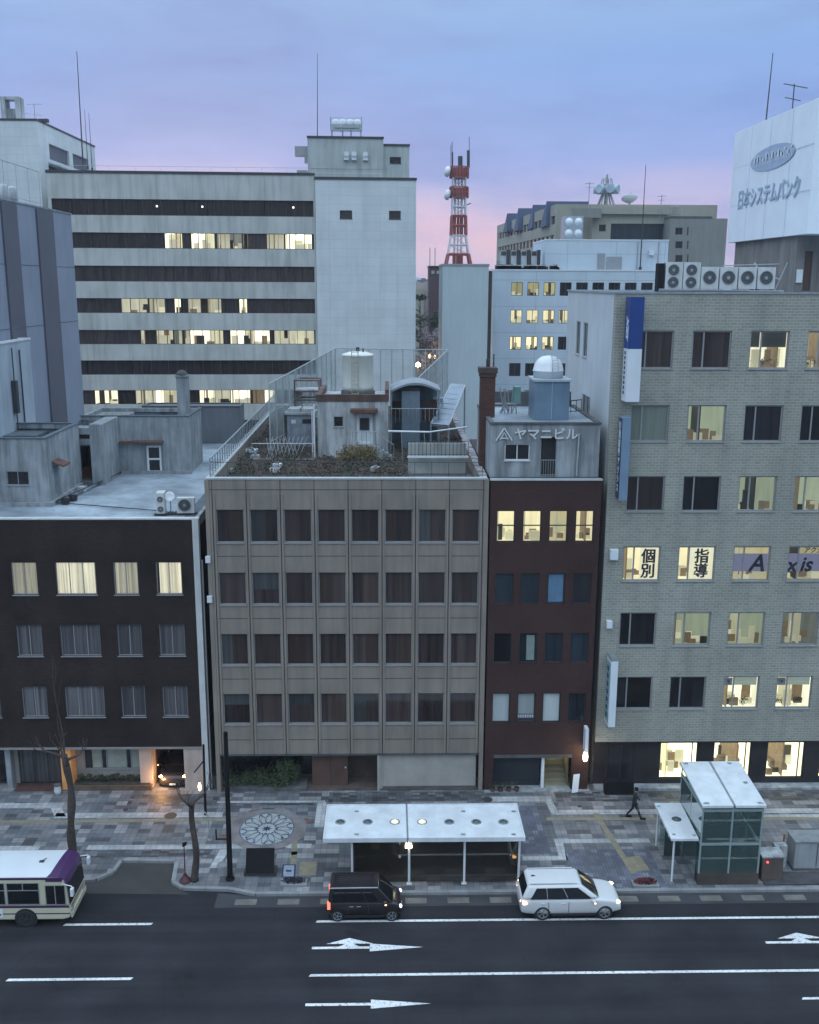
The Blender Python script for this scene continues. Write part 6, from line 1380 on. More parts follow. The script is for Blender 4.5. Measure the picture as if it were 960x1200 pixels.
# hanging sign and lamps between red and pale building
t = thing('hanging_sign', 'slim white vertical sign hanging at the corner of the red building', 'sign', (10.9, 51.3, 3))
mb = MB(); mb.box(10.82,11.0,50.95,51.5,2.75,4.15); mb.build('sign_box', M['white_sign'], t)
mb = MB(); mb.bar((10.9,51.5,3.9),(10.9,51.7,3.9),.03); mb.bar((10.9,51.5,3.0),(10.9,51.7,3.0),.03); mb.build('bracket', M['frame_dark'], t)
mb = MB(); mb.lathe((10.9,51.1,2.15),[(0,0),(.10,.08),(.14,.3),(.10,.55),(0,.6)],14); lp = mb.build('lamp', emis('sign_lamp', (1,.80,.5), 16), t)
ld = bpy.data.lights.new('entrance_lamp', 'POINT'); ld.energy = 22; ld.color = (1,.75,.45); ld.shadow_soft_size = .2
lo = bpy.data.objects.new('entrance_lamp', ld); COL.objects.link(lo); lo.location = (10.9, 50.7, 2.2)
t = thing('leaning_signboard', 'white signboard leaning by the lit doorway of the red building', 'signboard', (10.5, 51.3, .17))
mb = MB(); mb.add([(10.25,51.2,.2),(10.62,51.3,.2),(10.72,51.5,1.2),(10.35,51.4,1.2),(10.25,51.24,.2),(10.62,51.34,.2),(10.72,51.54,1.2),(10.35,51.44,1.2)],[(0,1,2,3),(4,7,6,5),(0,4,5,1),(1,5,6,2),(2,6,7,3),(3,7,4,0)]); mb.build('board', M['white_sign'], t)
mb = MB(); mb.bar((10.5,51.55,1.0),(10.6,51.75,.2),.02); mb.build('strut', M['frame_dark'], t)

# ---- pale split tile building
def pale_building():
    Y = 51.9; X0, X1 = 11.58, 40.0; ZT = 27.5; B0 = 2.95
    t = thing('pale_tile_building', 'tall pale grey split tile building with signs and lit offices', 'building', (20, Y, 0))
    xs = [12.60+2.98*k for k in range(9)]; ww = 2.02; hh = 1.93
    rows = [23.73, 19.93, 16.18, 12.33, 8.62, 4.90]
    holes = [(x, x+ww, z, z+hh) for x in xs for z in rows]
    mb = MB(); block(mb, X0, X1, Y, Y+.6, B0, ZT, holes, .25, top=False, back=False)
    mb.build('front_wall', M['brick_tile'], t)
    mb = MB(); lh = [(59.2,60.5,23.75,25.75),(57.6,60.0,19.4,21.6),(61.5,62.8,23.75,25.75),(57.6,59.6,15.4,17.4)]
    block(mb, X0+.02, X1-.02, Y+.6, 66.2, .1, ZT-.02, (), .2, left_holes=lh, top=True, front=False); mb.build('side_wall', M['white_wall'], t)
    for a, b, c, d in lh:
        window(t, X0+.02-20, b-Y, c, b-a, d-c, 'pane_blue', (.5,), .06, 'frame_grey', rz=R(-90))
    mb = MB(); parapet(mb, X0-.02, X1, Y-.02, 66.2, ZT, ZT+.1, .25, .03); mb.build('coping', M['steel'], t)
    mb = MB(); mb.box(X0+.3, X1-.3, Y+.4, 66, ZT-.019, ZT-.0); mb.build('roof', M['slab'], t)
    S = {(0,0):'pane_brown',(0,1):'pane_brown',(0,2):'room_white',(0,3):'room_white',(1,0):'pane_green',(1,1):'room_green',(1,2):'pane_dark',(1,3):'pane_dark',
         (2,0):'pane_brown',(2,1):'pane_dark',(2,2):'room_green',(2,3):'room_green',(3,0):'room_warm',(3,1):'room_warm',(3,2):'room_dim',(3,3):'room_dim',
         (4,0):'pane_dark',(4,1):'room_green',(4,2):'room_green',(4,3):'room_grey',(5,0):'pane_dark',(5,1):'pane_dark',(5,2):'room_white',(5,3):'room_white'}
    for r_, z in enumerate(rows):
        for c_, x in enumerate(xs):
            st = S.get((r_, c_), random.choice(['pane_dark','pane_brown','room_green']))
            f = window(t, x-20, 0, z, ww, hh, st, (.30,), .075, 'frame_grey', inset=.12)
            if (r_, c_) in ((3,0),(3,1)):
                mb = MB(); xa = .95 if c_ == 0 else .66
                mb.box(xa, 1.93, .15, .16, .09, 1.84); mb.build('sign_film', mat('lit_film', (.6,.56,.4), .7, .05, emit=(1,.93,.66), es=.62), f, world=False)
                mb = MB()
                for k, ch in enumerate('個別' if c_ == 0 else '指導'):
                    text_mb(mb, ch, .86, (1.02 if c_ == 0 else .92, .142, 1.05-.82*k), (1,0,0), (0,0,1), .006, .006, .92)
                    for _q in (-.022, .022): text_mb(mb, ch, .86, ((1.02 if c_ == 0 else .92)+_q, .1425+.0005*(_q > 0), 1.05-.82*k+_q*.5), (1,0,0), (0,0,1), .006, .006, .92)
                    pass
                mb.build('lettering', M['navy'], f, world=False)
            if (r_, c_) in ((3,2),(3,3)):
                mb = MB(); mb.box(.09 if c_ == 3 else .09, 1.93, .15, .16, .5, 1.5); mb.build('sign_film', mat('violet_film', (.14,.15,.24), .6, .08, 2, emit=(.30,.30,.44), es=.4), f, world=False)
                mb = MB()
                if c_ == 2: text_mb(mb, 'A', 1.32, (.92, .142, .52), (1,0,0), (0,0,1), .006, .03, .95, .25)
                else:
                    text_mb(mb, 'x', 1.05, (.02, .142, .52), (1,0,0), (0,0,1), .006, .03, .95, .25); text_mb(mb, 'is', 1.15, (.72, .142, .52), (1,0,0), (0,0,1), .006, .03, .95, .25)
                    text_mb(mb, 'アクシス', .36, (.86, .142, 1.56), (1,0,0), (0,0,1), .006, .008, .95, .2)
                mb.build('lettering', M['navy'], f, world=False)
            if (r_, c_) in ((5,2),(5,3)):
                mb = MB(); mb.box(.1,.55,.15,.16,1.35,1.8); mb.build('poster', M['white_sign'], f, world=False)
                mb = MB(); mb.lathe((.33,.145,1.58),[(0,-.09),(.09,0),(0,.09)],10); mb.build('poster_mark', M['rust'], f, world=False)
                mb = MB(); mb.box(.62,1.92,.2,.21,1.35,1.86); mb.build('blind', mat('half_blind', (.28,.32,.30), .7, emit=(.6,.7,.6), es=.3), f, world=False)
            if (r_, c_) == (0,2):
                mb = MB(); mb.box(.65,1.93,.2,.21,1.1,1.86); mb.box(.09,.55,.2,.21,1.1,1.86); mb.build('blind', mat('shade_grey', (.16,.155,.13), .8), f, world=False)
            if r_ in (0,5) and c_ in (2,3):
                mb = MB()
                for k in range(5): foliage(mb, (random.uniform(.2,1.8), .5, random.uniform(.1,.45)), (.16,.1,.18), 26, .06)
                mb.build('indoor_plant', M['leaf_dark'], f, world=False)
    # ground floor
    sh = [(15.36+3.05*k, 17.5+3.05*k, .55, 2.82) for k in range(7)]; dr = [(12.35,13.95,.12,2.6)]
    mb = MB(); old = mb.M; mb.M = Matrix.Translation((0, Y+.25, 0)); mb.wall(X1-X0, B0-.1, sh+dr, .25, X0, .1); mb.M = old
    mb.box(X0, X1, Y+.02, Y+.25, B0-.1, B0-.004); mb.build('ground_floor_wall', mat('dark_stone', (.022,.019,.022), .45, .3, 1.2), t)
    for a, b, c, d in sh: window(t, a-20, .25, c, b-a, d-c, 'shop', (.86,), .05, 'frame_dark', inset=.1, deep=3.0, name='shop_window', sill=False)
    window(t, 12.35-20, .25, .12, 1.6, 2.48, 'pane_dark', (.5,), .06, 'frame_dark', sill=False, name='entrance_door')
    for a, b, c, d in sh[:4]:
        f = MB(); 
        for k in range(4): x = a+.2+random.random()*(b-a-.6); f.box(x, x+.35, Y+1.2+k*.3, Y+1.5+k*.3, c, c+random.uniform(.25,.55))
        f.build('display_counter', mat('counter_brown', (.15,.11,.07), .7), t)
    mb = MB(); mb.box(X0, X1, Y-.35, Y+.25, .121, .26); mb.build('doorstep', M['concrete'], t)
    for z, s in ((13.6,.42),(9.75,.3)):
        mb = MB(); mb.box(11.85, 11.85+s, Y-.3, Y-.01, z, z+s*1.3); mb.build('wall_lamp_box', M['white_sign'], t)
pale_building()
def side_sign(label, x0, x1, y0, z0, z1, boxes, group='vertical signs on the pale building'):
    t = thing('projecting_sign', label, 'sign', ((x0+x1)/2, 51.4, z0), 0, group)
    for nm, a, b, m in boxes:
        mb = MB(); mb.box(x0, x1, y0, 51.72, a, b); mb.build(nm, m, t)
    mb = MB(); mb.box(x0+.1, x1-.1, 51.72, 51.9, z0+.6, z0+.75); mb.box(x0+.1, x1-.1, 51.72, 51.9, z1-.7, z1-.55); mb.build('bracket', M['frame_dark'], t)
    return t
xa, xb = at(733,340,51.2).x, at(751,345,50.6).x
t = side_sign('blue and white vertical sign box at the roof corner of the pale building', 12.02, 12.72, 50.75, 22.2, 27.3, (('blue_box', 24.8, 27.35, M['sign_blue']), ('white_box', 22.15, 24.8, M['white_sign'])))
mb = MB(); text_mb(mb, 'SIIX', .62, (12.015, 50.92, 25.15), (0,0,1), (0,1,0), .01, .02, 1.05, .35)
mb.build('lettering', M['white_sign'], t)
mb = MB()
for k in range(9): mb.box(12.005,12.018, 51.2, 51.45, 22.5+k*.25, 22.5+k*.25+.16)
mb.build('small_marks', M['navy'], t)
t = side_sign('navy vertical sign with white characters below the blue and white one', 11.98, 12.42, 50.95, 17.0, 21.3, (('sign_box', 17.0, 21.3, mat('slate_blue_box', (.16,.24,.34), .4, .06, 1)),))
mb = MB(); mb.box(11.955, 11.978, 51.0, 51.68, 17.05, 21.25); mb.build('navy_face', mat('navy_face', (.012,.02,.07), .4, .05), t)
mb = MB()
for k, ch in enumerate('個別指導アクシス'): text_mb(mb, ch, .46, (11.95, 51.56, 20.72-.47*k), (0,-1,0), (0,0,1), .008, .012, 1)
mb.build('lettering', M['white_sign'], t)
t = side_sign('white vertical light box low on the pale building near the second floor', 11.98, 12.36, 50.7, 4.35, 8.3, (('sign_box', 4.4, 8.2, M['white_sign']), ('cap', 8.2, 8.32, M['steel']), ('bottom_cap', 4.28, 4.4, M['steel'])))
mb = MB(); mb.box(11.955, 11.978, 50.8, 51.62, 4.6, 8.0); mb.build('pale_blue_face', mat('pale_teal_face', (.22,.36,.42), .4, .25, 2), t)
mb = MB()
for k in range(7): mb.box(11.945, 11.953, 51.05, 51.4, 4.8+k*.45, 4.8+k*.45+.26)
mb.build('character_marks', M['navy'], t)
t = tag(MB().box(12.1,13.7,51.1,51.6,ZS,.9).build('dark_planter_trough', M['black']), 'black planter trough beside the dark glass entrance door', 'planter')
# roof units of the pale building
g2 = 'row of air conditioners along the pale building roof'
lb_ = ['tall twin fan unit at the left end of the roof row', 'second tall twin fan unit from the left end of the row', 'first single fan unit right of the twin fan pair', 'second single fan unit right of the twin fan pair', 'third single fan unit right of the twin fan pair', 'last single fan unit of the roof row, nearest the billboard']
for k in range(6):
    w_ = 1.0; x = 15.42+k*1.0
    if k < 2: ac('air_conditioner', lb_[k], x, 57.2, 27.62, .95, 1.55, .45, [(.45,.45,.30),(.45,1.12,.30)], 0, g2)
    else: ac('air_conditioner', lb_[k], x+(k-2)*.06, 57.2, 27.62, .98, 1.3, .45, [(.48,.72,.36)], 0, g2)
t = thing('roof_pipe_rack', 'dark steel rack and pipes running under the row of air conditioners', 'pipe rack', (18, 57.5, 27.5))
mb = MB(); mb.box(15.2,21.9,57.1,57.2,27.52,27.6); mb.box(15.2,21.9,57.6,57.7,27.52,27.6)
for k in range(14): mb.box(15.3+k*.5,15.36+k*.5,57.1,57.7,27.6,27.62)
mb.build('rack', M['frame_dark'], t)
mb = MB(); mb.bar((15.0,56.9,27.62),(22,56.9,27.62),.04); mb.bar((15.0,56.8,27.7),(20,56.8,27.66),.03); mb.bar((18.8,57.9,29.0),(22,57.9,29.1),.03); mb.bar((21.6,57.2,27.6),(22.2,57.2,29.2),.03); mb.build('pipe', M['frame_grey'], t)
mb = MB(); mb.box(15.0,15.35,57.2,57.8,27.5,29.1); tag(mb.build('dark_riser_box', M['black']), 'narrow black riser box left of the twin fan units', 'riser box')
# stair house and billboard
t = thing('billboard_stair_house', 'grey brown rooftop stair house holding up the billboard', 'roof house', (26, 64, 27.5))
mb = MB(); block(mb, 25.35, 40, 64, 75.5, 27.5, 30.95, [(25.9,26.4,27.6,30.0)], .15); mb.build('wall', mat('grey_brown_concrete', (.20,.19,.185), .85, .15, .6, streak=.6), t)
mb = MB(); mb.box(25.92,26.38,64.1,64.14,27.6,29.98); mb.build('door', mat('brown_door', (.08,.045,.04), .6), t)
mb = MB(); mb.box(25.45,25.8,63.85,63.99,28.1,28.9); mb.build('switch_box', M['white_metal'], t)
mb = MB(); mb.bar((25.2,66,28.3),(24.6,69,28.9),.05); mb.bar((25.2,68,28.0),(24.9,70,29.4),.05); mb.build('pipe', M['steel'], t)
t = thing('rooftop_billboard', 'huge white rooftop billboard lettered in Japanese with a grey ellipse', 'billboard', (25, 62, 31))
bw = mat('billboard_white', (.74,.80,.88), .45, .05, .6, streak=.15, dirt=(.60,.66,.74))
xe = 25.0
mb = MB(); mb.add([(xe+.05,61.9,30.95),(xe-.0,76.3,30.95),(40,76.3,30.95),(40,61.9,30.95),(xe+.05,61.9,38.6),(xe-.0,76.3,38.6),(40,76.3,38.6),(40,61.9,38.6)],[(0,1,2,3),(4,7,6,5),(0,4,5,1),(1,5,6,2),(2,6,7,3),(3,7,4,0)]); mb.build('box', bw, t)
mb = MB()
for z in (33.5, 36.1): mb.box(xe-.004, xe+.01, 61.95, 76.3, z-.02, z+.02)
for y in (65.5,69.1,72.7): mb.box(xe-.005, xe+.01, y-.02, y+.02, 30.95, 38.6)
mb.build('panel_seam', mat('seam_grey', (.62,.68,.76), .6), t)
mb = MB(); text_mb(mb, '日本システムバンク', 1.42, (xe-.03, 74.6, 33.3), (0,-1,0), (0,0,1), .03, .02, .88)
mb.build('lettering', mat('faded_blue_letters', (.34,.44,.58), .6, .08), t)
mb = MB(); n = 40; ce = Vector((xe-.02, 68.6, 36.05))
mb.add([(ce.x, ce.y+3.9*math.cos(2*math.pi*i/n), ce.z+.76*math.sin(2*math.pi*i/n)) for i in range(n)], [tuple(range(n))]); mb.build('ellipse', mat('faded_ellipse', (.34,.43,.58), .6, .08), t)
mb = MB(); random.seed(4)
for k in range(13):
    y = ce.y+3.2-k*.53; mb.box(xe-.045, xe-.03, y-.07, y, ce.z-.35, ce.z+.38); mb.box(xe-.045, xe-.03, y-.36, y-.07, ce.z+random.choice((-.1,.2)), ce.z+random.choice((.05,.34)) +.06)
    mb.box(xe-.045, xe-.03, y-.36, y-.28, ce.z-.3, ce.z+.3)
mb.build('ellipse_marks', mat('pale_marks', (.6,.66,.75), .6), t)
mb = MB(); mb.bar((25.6,62.5,31),(25.9,63,30.9),.04); 
mb = MB(); v = at(898,137,75); w_ = at(906,62,75); mb.bar((v.x,75,38.6),(w_.x,75,w_.z),.06,6,.03); 
t = thing('billboard_mast', 'thin dark lightning mast rising from the billboard top', 'mast', (v.x,75,38.6)); mb.build('mast', M['frame_dark'], t)
mb = MB(); mb.bar((v.x,75,38.6),(v.x,75,38.9),.12,8); mb.build('foot', M['frame_dark'], t)
t = thing('television_aerial', 'dark double comb television aerial above the billboard', 'aerial', (26,70,38.6))
v = at(929,126,70); u_ = at(931,100,70)
mb = MB(); mb.bar((v.x,70,38.6),(u_.x,70,u_.z+.1),.04); mb.build('mast', M['frame_dark'], t)
mb = MB(); z1_ = u_.z; z2_ = at(930,116,70).z
mb.bar((u_.x-.7,70,z1_+.1),(u_.x+.9,70,z1_-.15),.03); mb.bar((u_.x-.55,70,z2_+.1),(u_.x+.5,70,z2_-.1),.03)
for k in range(9): mb.bar((u_.x-.6+k*.18,69.8,z1_+.08-k*.03),(u_.x-.6+k*.18,70.2,z1_+.08-k*.03),.015,4)
for k in range(5): mb.bar((u_.x-.45+k*.22,69.8,z2_+.08-k*.04),(u_.x-.45+k*.22,70.2,z2_+.08-k*.04),.015,4)
mb.build('comb', M['frame_dark'], t)
print('front row done')
# ================================================================== BUILDINGS BEHIND
# ---- grey blue tower at the far left
t = thing('grey_blue_building', 'grey blue clad building side with two dark vertical strips', 'building', (-30, 60, 0))
mb = MB(); block(mb, -60, -24, 54, 79.8, 0, 32.9, (), .2); mb.build('wall', M['blue_wall'], t)
mb = MB(); mb.box(-24, -23.88, 65.4, 68.0, 0, 32.8); mb.box(-24, -23.88, 71.8, 75.2, 0, 32.8); mb.build('dark_strip', M['blue_pilaster'], t)
mb = MB(); parapet(mb, -60, -24, 54, 79.8, 32.9, 33.0, .3, .06); mb.build('coping', M['concrete'], t)
mb = MB(); mb.box(-24, -23.985, 54, 79.8, 29.0, 29.03); mb.box(-24, -23.985, 54, 79.8, 25.0, 25.03); mb.build('wall_seam', M['joint'], t)
t = thing('roof_equipment_cage', 'pale tanks inside a thin rail frame on the grey blue building roof', 'equipment', (-26, 70, 33))
railing([(-24.3,65,33),(-24.3,74,33)], 2.4, 2.2, .03).build('frame', M['rail'], t)
mb = MB()
for k in range(4): mb.lathe((-25.2,66+k*1.7,33),[(0,0),(.32,0),(.34,1.0),(.2,1.15),(0,1.2)],14)
mb.build('tank', M['concrete_pale'], t, smooth=True)
mb = MB(); mb.bar((-24.3,65.6,33),(-24.3,65.6,35.5),.04); mb.build('mast', M['frame_dark'], t)
t = thing('low_white_annex', 'low pale building with a downpipe in front of the grey blue tower', 'building', (-24, 60, 0))
mb = MB(); block(mb, -40, -23.2, 57, 66.5, 0, 24.3, (), .2); mb.build('wall', mat('pale_annex', (.34,.40,.46), .75, .1, .5, streak=.3), t)
mb = MB(); parapet(mb, -40, -23.2, 57, 66.5, 24.3, 24.42, .3, .05); mb.build('coping', M['white_metal'], t)
mb = MB(); mb.bar((-23.1,64.2,10),(-23.1,64.2,23.8),.05); mb.box(-23.18,-22.9,62.6,63.0,20.0,22.0); mb.bar((-23.05,62.8,16),(-23.05,62.8,24),.04); mb.build('downpipe', M['frame_dark'], t)
# ---- windowless grey block
t = thing('windowless_grey_block', 'plain dark grey windowless block between the dark and the grey roofs', 'building', (-14, 80, 0))
mb = MB(); block(mb, -19.5, -11.75, 80, 82.2, 0, 18.3, (), .2); mb.build('wall', mat('slate_grey_wall', (.125,.14,.16), .85, .12, .5, streak=.3, fine=.1), t)
mb = MB(); parapet(mb, -19.5, -11.75, 80, 82.2, 18.3, 18.4, .25, .04); mb.build('coping', M['concrete_dark'], t)
# ---- big white building of ribbon windows, turned a little
BX, BY, BR = -35.25, 109.6, R(2.6)
t = thing('ribbon_window_building', 'large pale building of stacked ribbon windows joined to a blank white tower', 'building', (BX, BY, 0), BR)
LW = 27.6
rows = [(34.72,36.35),(31.38,32.98),(27.98,29.6),(24.70,26.25),(21.40,22.93),(18.15,19.7),(14.95,16.5),(11.6,13.2),(8.3,9.9)]
mb = MB(); block(mb, 0, LW, 0, 24, 0, 38.9, [(.35, LW-.2, a, b) for a, b in rows], .3, top=True); mb.build('wall', M['band_wall'], t, world=False)
mb = MB(); mb.box(-.05, LW, -.08, .3, 38.9, 39.15); mb.box(-.05,.25,.3,24,38.9,39.15); mb.build('coping', M['frame_dark'], t, world=False)
railing([(1,.8,39.1),(LW-.3,.8,39.1)], .6, 2.6, .02, low=False).build('roof_railing', M['rail'], t, world=False)
lit = {1: [(192,212,'w'),(223,250,'w'),(312,332,'d'),(334,365,'w'),(283,290,'g'),(253,282,'g')], 3: [(137,168,'d'),(170,188,'d'),(200,207,'w'),(216,255,'d'),(277,286,'w')],
       4: [(158,196,'d'),(198,216,'g'),(217,256,'w'),(265,312,'w'),(318,366,'d')], 6: [(99,127,'w'),(148,170,'d'),(170,210,'w'),(225,243,'w'),(244,262,'d'),(263,316,'w')]}
random.seed(33)
for ri, (za, zb) in enumerate(rows):
    mb = MB(); x = .35; 
    mb.box(.35, LW-.2, .20, .28, za, za+.06); mb.box(.35, LW-.2, .20, .28, zb-.06, zb)
    k = 0
    while x < LW-.1:
        wd = .07 if k % 2 == 0 else .035
        mb.box(x-wd/2, x+wd/2, .18, .29, za+.06, zb-.06); x += .93; k += 1
    f = mb.build('ribbon_window', M['frame_dark'], t, world=False)
    segs = []
    for a, b, c in lit.get(ri, []):
        segs.append(((a-60)/310*LW, (b-60)/310*LW, c))
    segs.sort(); x = .35; cuts = []
    for a, b, c in segs:
        if a > x: cuts.append((x, a))
        x = max(x, b)
    cuts.append((x, LW-.2))
    for a, b in cuts: mb = MB(); mb.quad((a,.25,za),(b,.25,za),(b,.25,zb),(a,.25,zb)); mb.build('pane', M['pane_brown'], f, world=False)
    for a, b, c in segs:
        m_ = {'w': 'room_white', 'd': 'room_dim2', 'g': 'room_grey'}[c]
        if m_ not in M: M[m_] = room_mat('pale_lit_office', (.62,.62,.46), .75, .6)
        mb = MB(); mb.quad((a,1.4,0),(b,1.4,0),(b,1.4,zb-za),(a,1.4,zb-za)); mb.quad((a,.3,zb-za),(b,.3,zb-za),(b,1.4,zb-za),(a,1.4,zb-za)); mb.quad((a,.3,0),(a,1.4,0),(a,1.4,zb-za),(a,.3,zb-za)); mb.quad((b,.3,0),(b,1.4,0),(b,1.4,zb-za),(b,.3,zb-za))
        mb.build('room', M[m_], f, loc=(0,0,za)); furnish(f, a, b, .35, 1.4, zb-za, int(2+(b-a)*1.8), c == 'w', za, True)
    if ri == 0:
        for xx in (11.0, 15.7, 25.2):
            mb = MB(); mb.box(xx,xx+.16,.235,.248,zb-.75,zb-.6); mb.build('ceiling_lamp', emis('small_ceiling_lamp', (1,.95,.8), 3, False), f, world=False)
# blank white tower with two small windows
tw0, tw1 = LW+.02, LW+10.65
mb = MB(); block(mb, tw0, tw1, -.25, 18, 0, 38.5, [(tw0+2.55,tw0+3.85,34.55,35.4),(tw0+7.75,tw0+9.0,34.55,35.4)], .2); mb.build('tower_wall', M['white_panel'], t, world=False)
mb = MB(); mb.box(tw0-.1, tw1+.06, -.34, .1, 38.5, 38.75); mb.box(tw1-.2,tw1+.06,.1,18,38.5,38.75); mb.build('tower_coping', M['frame_dark'], t, world=False)
window(t, tw0+2.55, -.25, 34.55, 1.3, .85, 'pane_brown', (.5,), .05, 'frame_dark'); window(t, tw0+7.75, -.25, 34.55, 1.25, .85, 'pane_brown', (.5,), .05, 'frame_dark')
mb = MB(); block(mb, tw0-.75, tw0+7.2, .6, 9, 38.5, 42.7, (), .2); block(mb, tw0+7.2, tw0+10.0, 1.4, 9, 38.5, 42.1, [(tw0+7.9,tw0+9.1,40.35,41.0)], .2)
mb.box(tw0-.55, tw0+7.2, .57, .6, 39.65, 39.7); mb.build('machine_room_wall', mat('machine_room_panel', (.38,.42,.42), .75, .1, .6, streak=.4), t, world=False)
mb = MB(); mb.box(tw0-.8, tw0+7.25, .5, .9, 42.7, 42.9); mb.box(tw0+7.25, tw0+10.05, 1.3, 1.7, 42.1, 42.3); mb.build('machine_room_coping', M['frame_dark'], t, world=False)
window(t, tw0+7.9, 1.4, 40.35, 1.2, .65, 'pane_dark', (), .05, 'frame_dark')
mb = MB()
for xx in (4.05, 4.85, 6.05): 
    mb = MB(); mb.box(tw0-.75+xx-.25, tw0-.75+xx+.25, .25, .598, 40.5, 41.05); mb.bar((tw0-.75+xx,.4,41.1),(tw0-.75+xx,.15,41.1),.27,10); mb.build('exhaust_hood', M['white_metal'], t, world=False)
mb = MB(); mb.box(tw0-.5,tw0+6.9,.585,.6,39.2,39.24); mb.build('wall_seam', M['white_metal'], t, world=False)
mb = MB(); mb.box(tw0-2.1, tw0-.76, .9, 2.6, 41.0, 41.9); mb.box(tw0-1.1,tw0-.78,.9,1.2,40.2,41.0); mb.box(tw0-1.9,tw0-.8,.3,1.2,38.95,39.45); mb.build('wall_duct', M['frame_grey'], t, world=False)
t = thing('roof_tank_rack', 'rack of four rounded white tanks on legs on the tower machine room', 'tank rack', (-4.5, 114, 43))
vx = at(389,155,114).x; wx = at(423,155,114).x
mb = MB()
for k in range(4):
    c_ = vx+(wx-vx)*(k+.5)/4; mb.lathe((c_,114,43.9),[(0,-.15),(.30,-.1),(.41,.15),(.42,.7),(.3,.98),(0,1.05)],14)
mb.build('tank', M['white_metal'], t, smooth=True)
mb = MB(); mb.box(vx-.1, wx+.1, 113.4, 114.6, 43.75, 43.85); mb.box(vx-.1,wx+.1,113.35,113.4,44.0,44.35)
for xx in (vx-.1, wx+.1): mb.bar((xx,113.4,43.8),(xx,113.4,45.1),.04); mb.bar((xx,114.6,43.8),(xx,114.6,45.1),.04)
mb.bar((vx-.1,113.4,45.0),(wx+.1,113.4,45.0),.04); mb.build('frame', M['steel'], t)
for xx in (vx, vx+(wx-vx)*.37, vx+(wx-vx)*.66, wx):
    mb = MB(); mb.bar((xx,113.5,42.7),(xx,113.5,43.8),.06); mb.bar((xx,114.5,42.7),(xx,114.5,43.8),.06); mb.build('leg', M['frame_grey'], t)
def mast(label, p0, p1, Y, z0, r=.06, name='lightning_mast'):
    a, b = at(*p0, Y), at(*p1, Y); t = thing(name, label, 'mast', (a.x, Y, z0), 0, 'thin masts on the roofs')
    mb = MB(); mb.bar((a.x,Y,z0), (b.x,Y,b.z), r, 6, r*.4); mb.build('mast', M['frame_dark'], t)
    mb = MB(); mb.bar((a.x,Y,z0), (a.x,Y,z0+.4), r*2.2, 6); mb.build('foot', M['frame_dark'], t)
mast('tall thin mast on the white tower machine room beside the tank rack', (372,162), (372,62), 113, 42.7, .05)
# ---- white block behind on the left with its louvred side
t = thing('rear_white_block', 'taller white block behind the ribbon window building with two dark louvres', 'building', (-45, 116, 0))
XS = -37.9
mb = MB(); block(mb, -75, XS, 116, 138, 0, 44.85, (), .25, side_holes=[(119.6,126.9,41.3,43.0),(128.3,134.8,41.3,43.0),(119.0,126.3,39.0,40.6)]); mb.build('wall', M['white_panel'], t)
mb = MB(); mb.box(XS-.3,XS-.25,119,135.5,38.9,43.1); mb.build('louvre', M['blue_pilaster'], t)
mb = MB(); parapet(mb, -75, XS, 116, 138, 44.85, 45.05, .3, .08); mb.build('coping', M['frame_dark'], t)
mb = MB(); mb.add([(XS,119,40.8),(XS+1.6,119,40.3),(XS+1.6,137,40.3),(XS,137,40.8),(XS,119,40.95),(XS+1.6,119,40.45),(XS+1.6,137,40.45),(XS,137,40.95)],[(0,3,2,1),(4,5,6,7),(0,1,5,4),(1,2,6,5),(2,3,7,6),(3,0,4,7)]); mb.build('canopy', M['concrete_pale'], t)
t = thing('roof_frame_vent', 'hollow square grey vent frame on the rear white block', 'vent', (-40.5, 118, 45))
a_, b_ = at(2,140,118), at(22,113,118)
mb = MB(); mb.box(a_.x, a_.x+.5, 118, 119.5, 45, b_.z); mb.box(b_.x-.5, b_.x, 118, 119.5, 45, b_.z); mb.box(a_.x+.5,b_.x-.5,118,119.5,b_.z-.3,b_.z); mb.build('frame', M['concrete_pale'], t)
mb = MB(); mb.box(a_.x+.5,b_.x-.5,118.3,119.2,45,46.4); mb.build('core', M['concrete'], t)
t = thing('roof_aerial', 'faint comb aerial with a low vent on the rear white block', 'aerial', (-38, 118, 45))
a_ = at(41,140,118); mb = MB(); mb.bar((a_.x,118,45),(a_.x,118,46.9),.04); mb.bar((a_.x-.8,118,46.8),(a_.x+.9,118,46.85),.03); mb.bar((a_.x-1.3,118,45.9),(a_.x+.8,118,45.7),.03); mb.build('mast', M['rail'], t)
mb = MB(); b_ = at(50,138,118); mb.box(b_.x-.5,b_.x+.5,118,118.6,45,45.35); mb.build('vent', M['frame_dark'], t)
mast('tallest thin mast at the side of the rear white block', (97,190), (90,60), 124, 39.5, .09)
mast('second thin mast just right of the tallest one', (102,180), (99,128), 127, 41, .05)
mast('third short thin mast right of the tallest one', (107,182), (104,132), 129, 41, .05)
# ---- blank stair tower in the middle
t = thing('blank_stair_tower', 'windowless pale stair tower with a dark flat coping', 'building', (8.6, 115, 0))
a_, b_ = at(519,310,115), at(573,312,115)
mb = MB(); block(mb, a_.x, b_.x, 115, 123, 0, 29.85, (), .2); mb.build('wall', M['blank_wall'], t)
mb = MB(); parapet(mb, a_.x, b_.x, 115, 123, 29.85, 30.05, .3, .08); mb.build('coping', M['frame_grey'], t)
mb = MB(); mb.box(b_.x+.02, b_.x+.5, 116, 117, 0, 29.3); mb.build('gap_shade', mat('gap_shade_paint', (.05,.04,.04), .8), t)  # dark strip painted in for the shaded gap beside the office
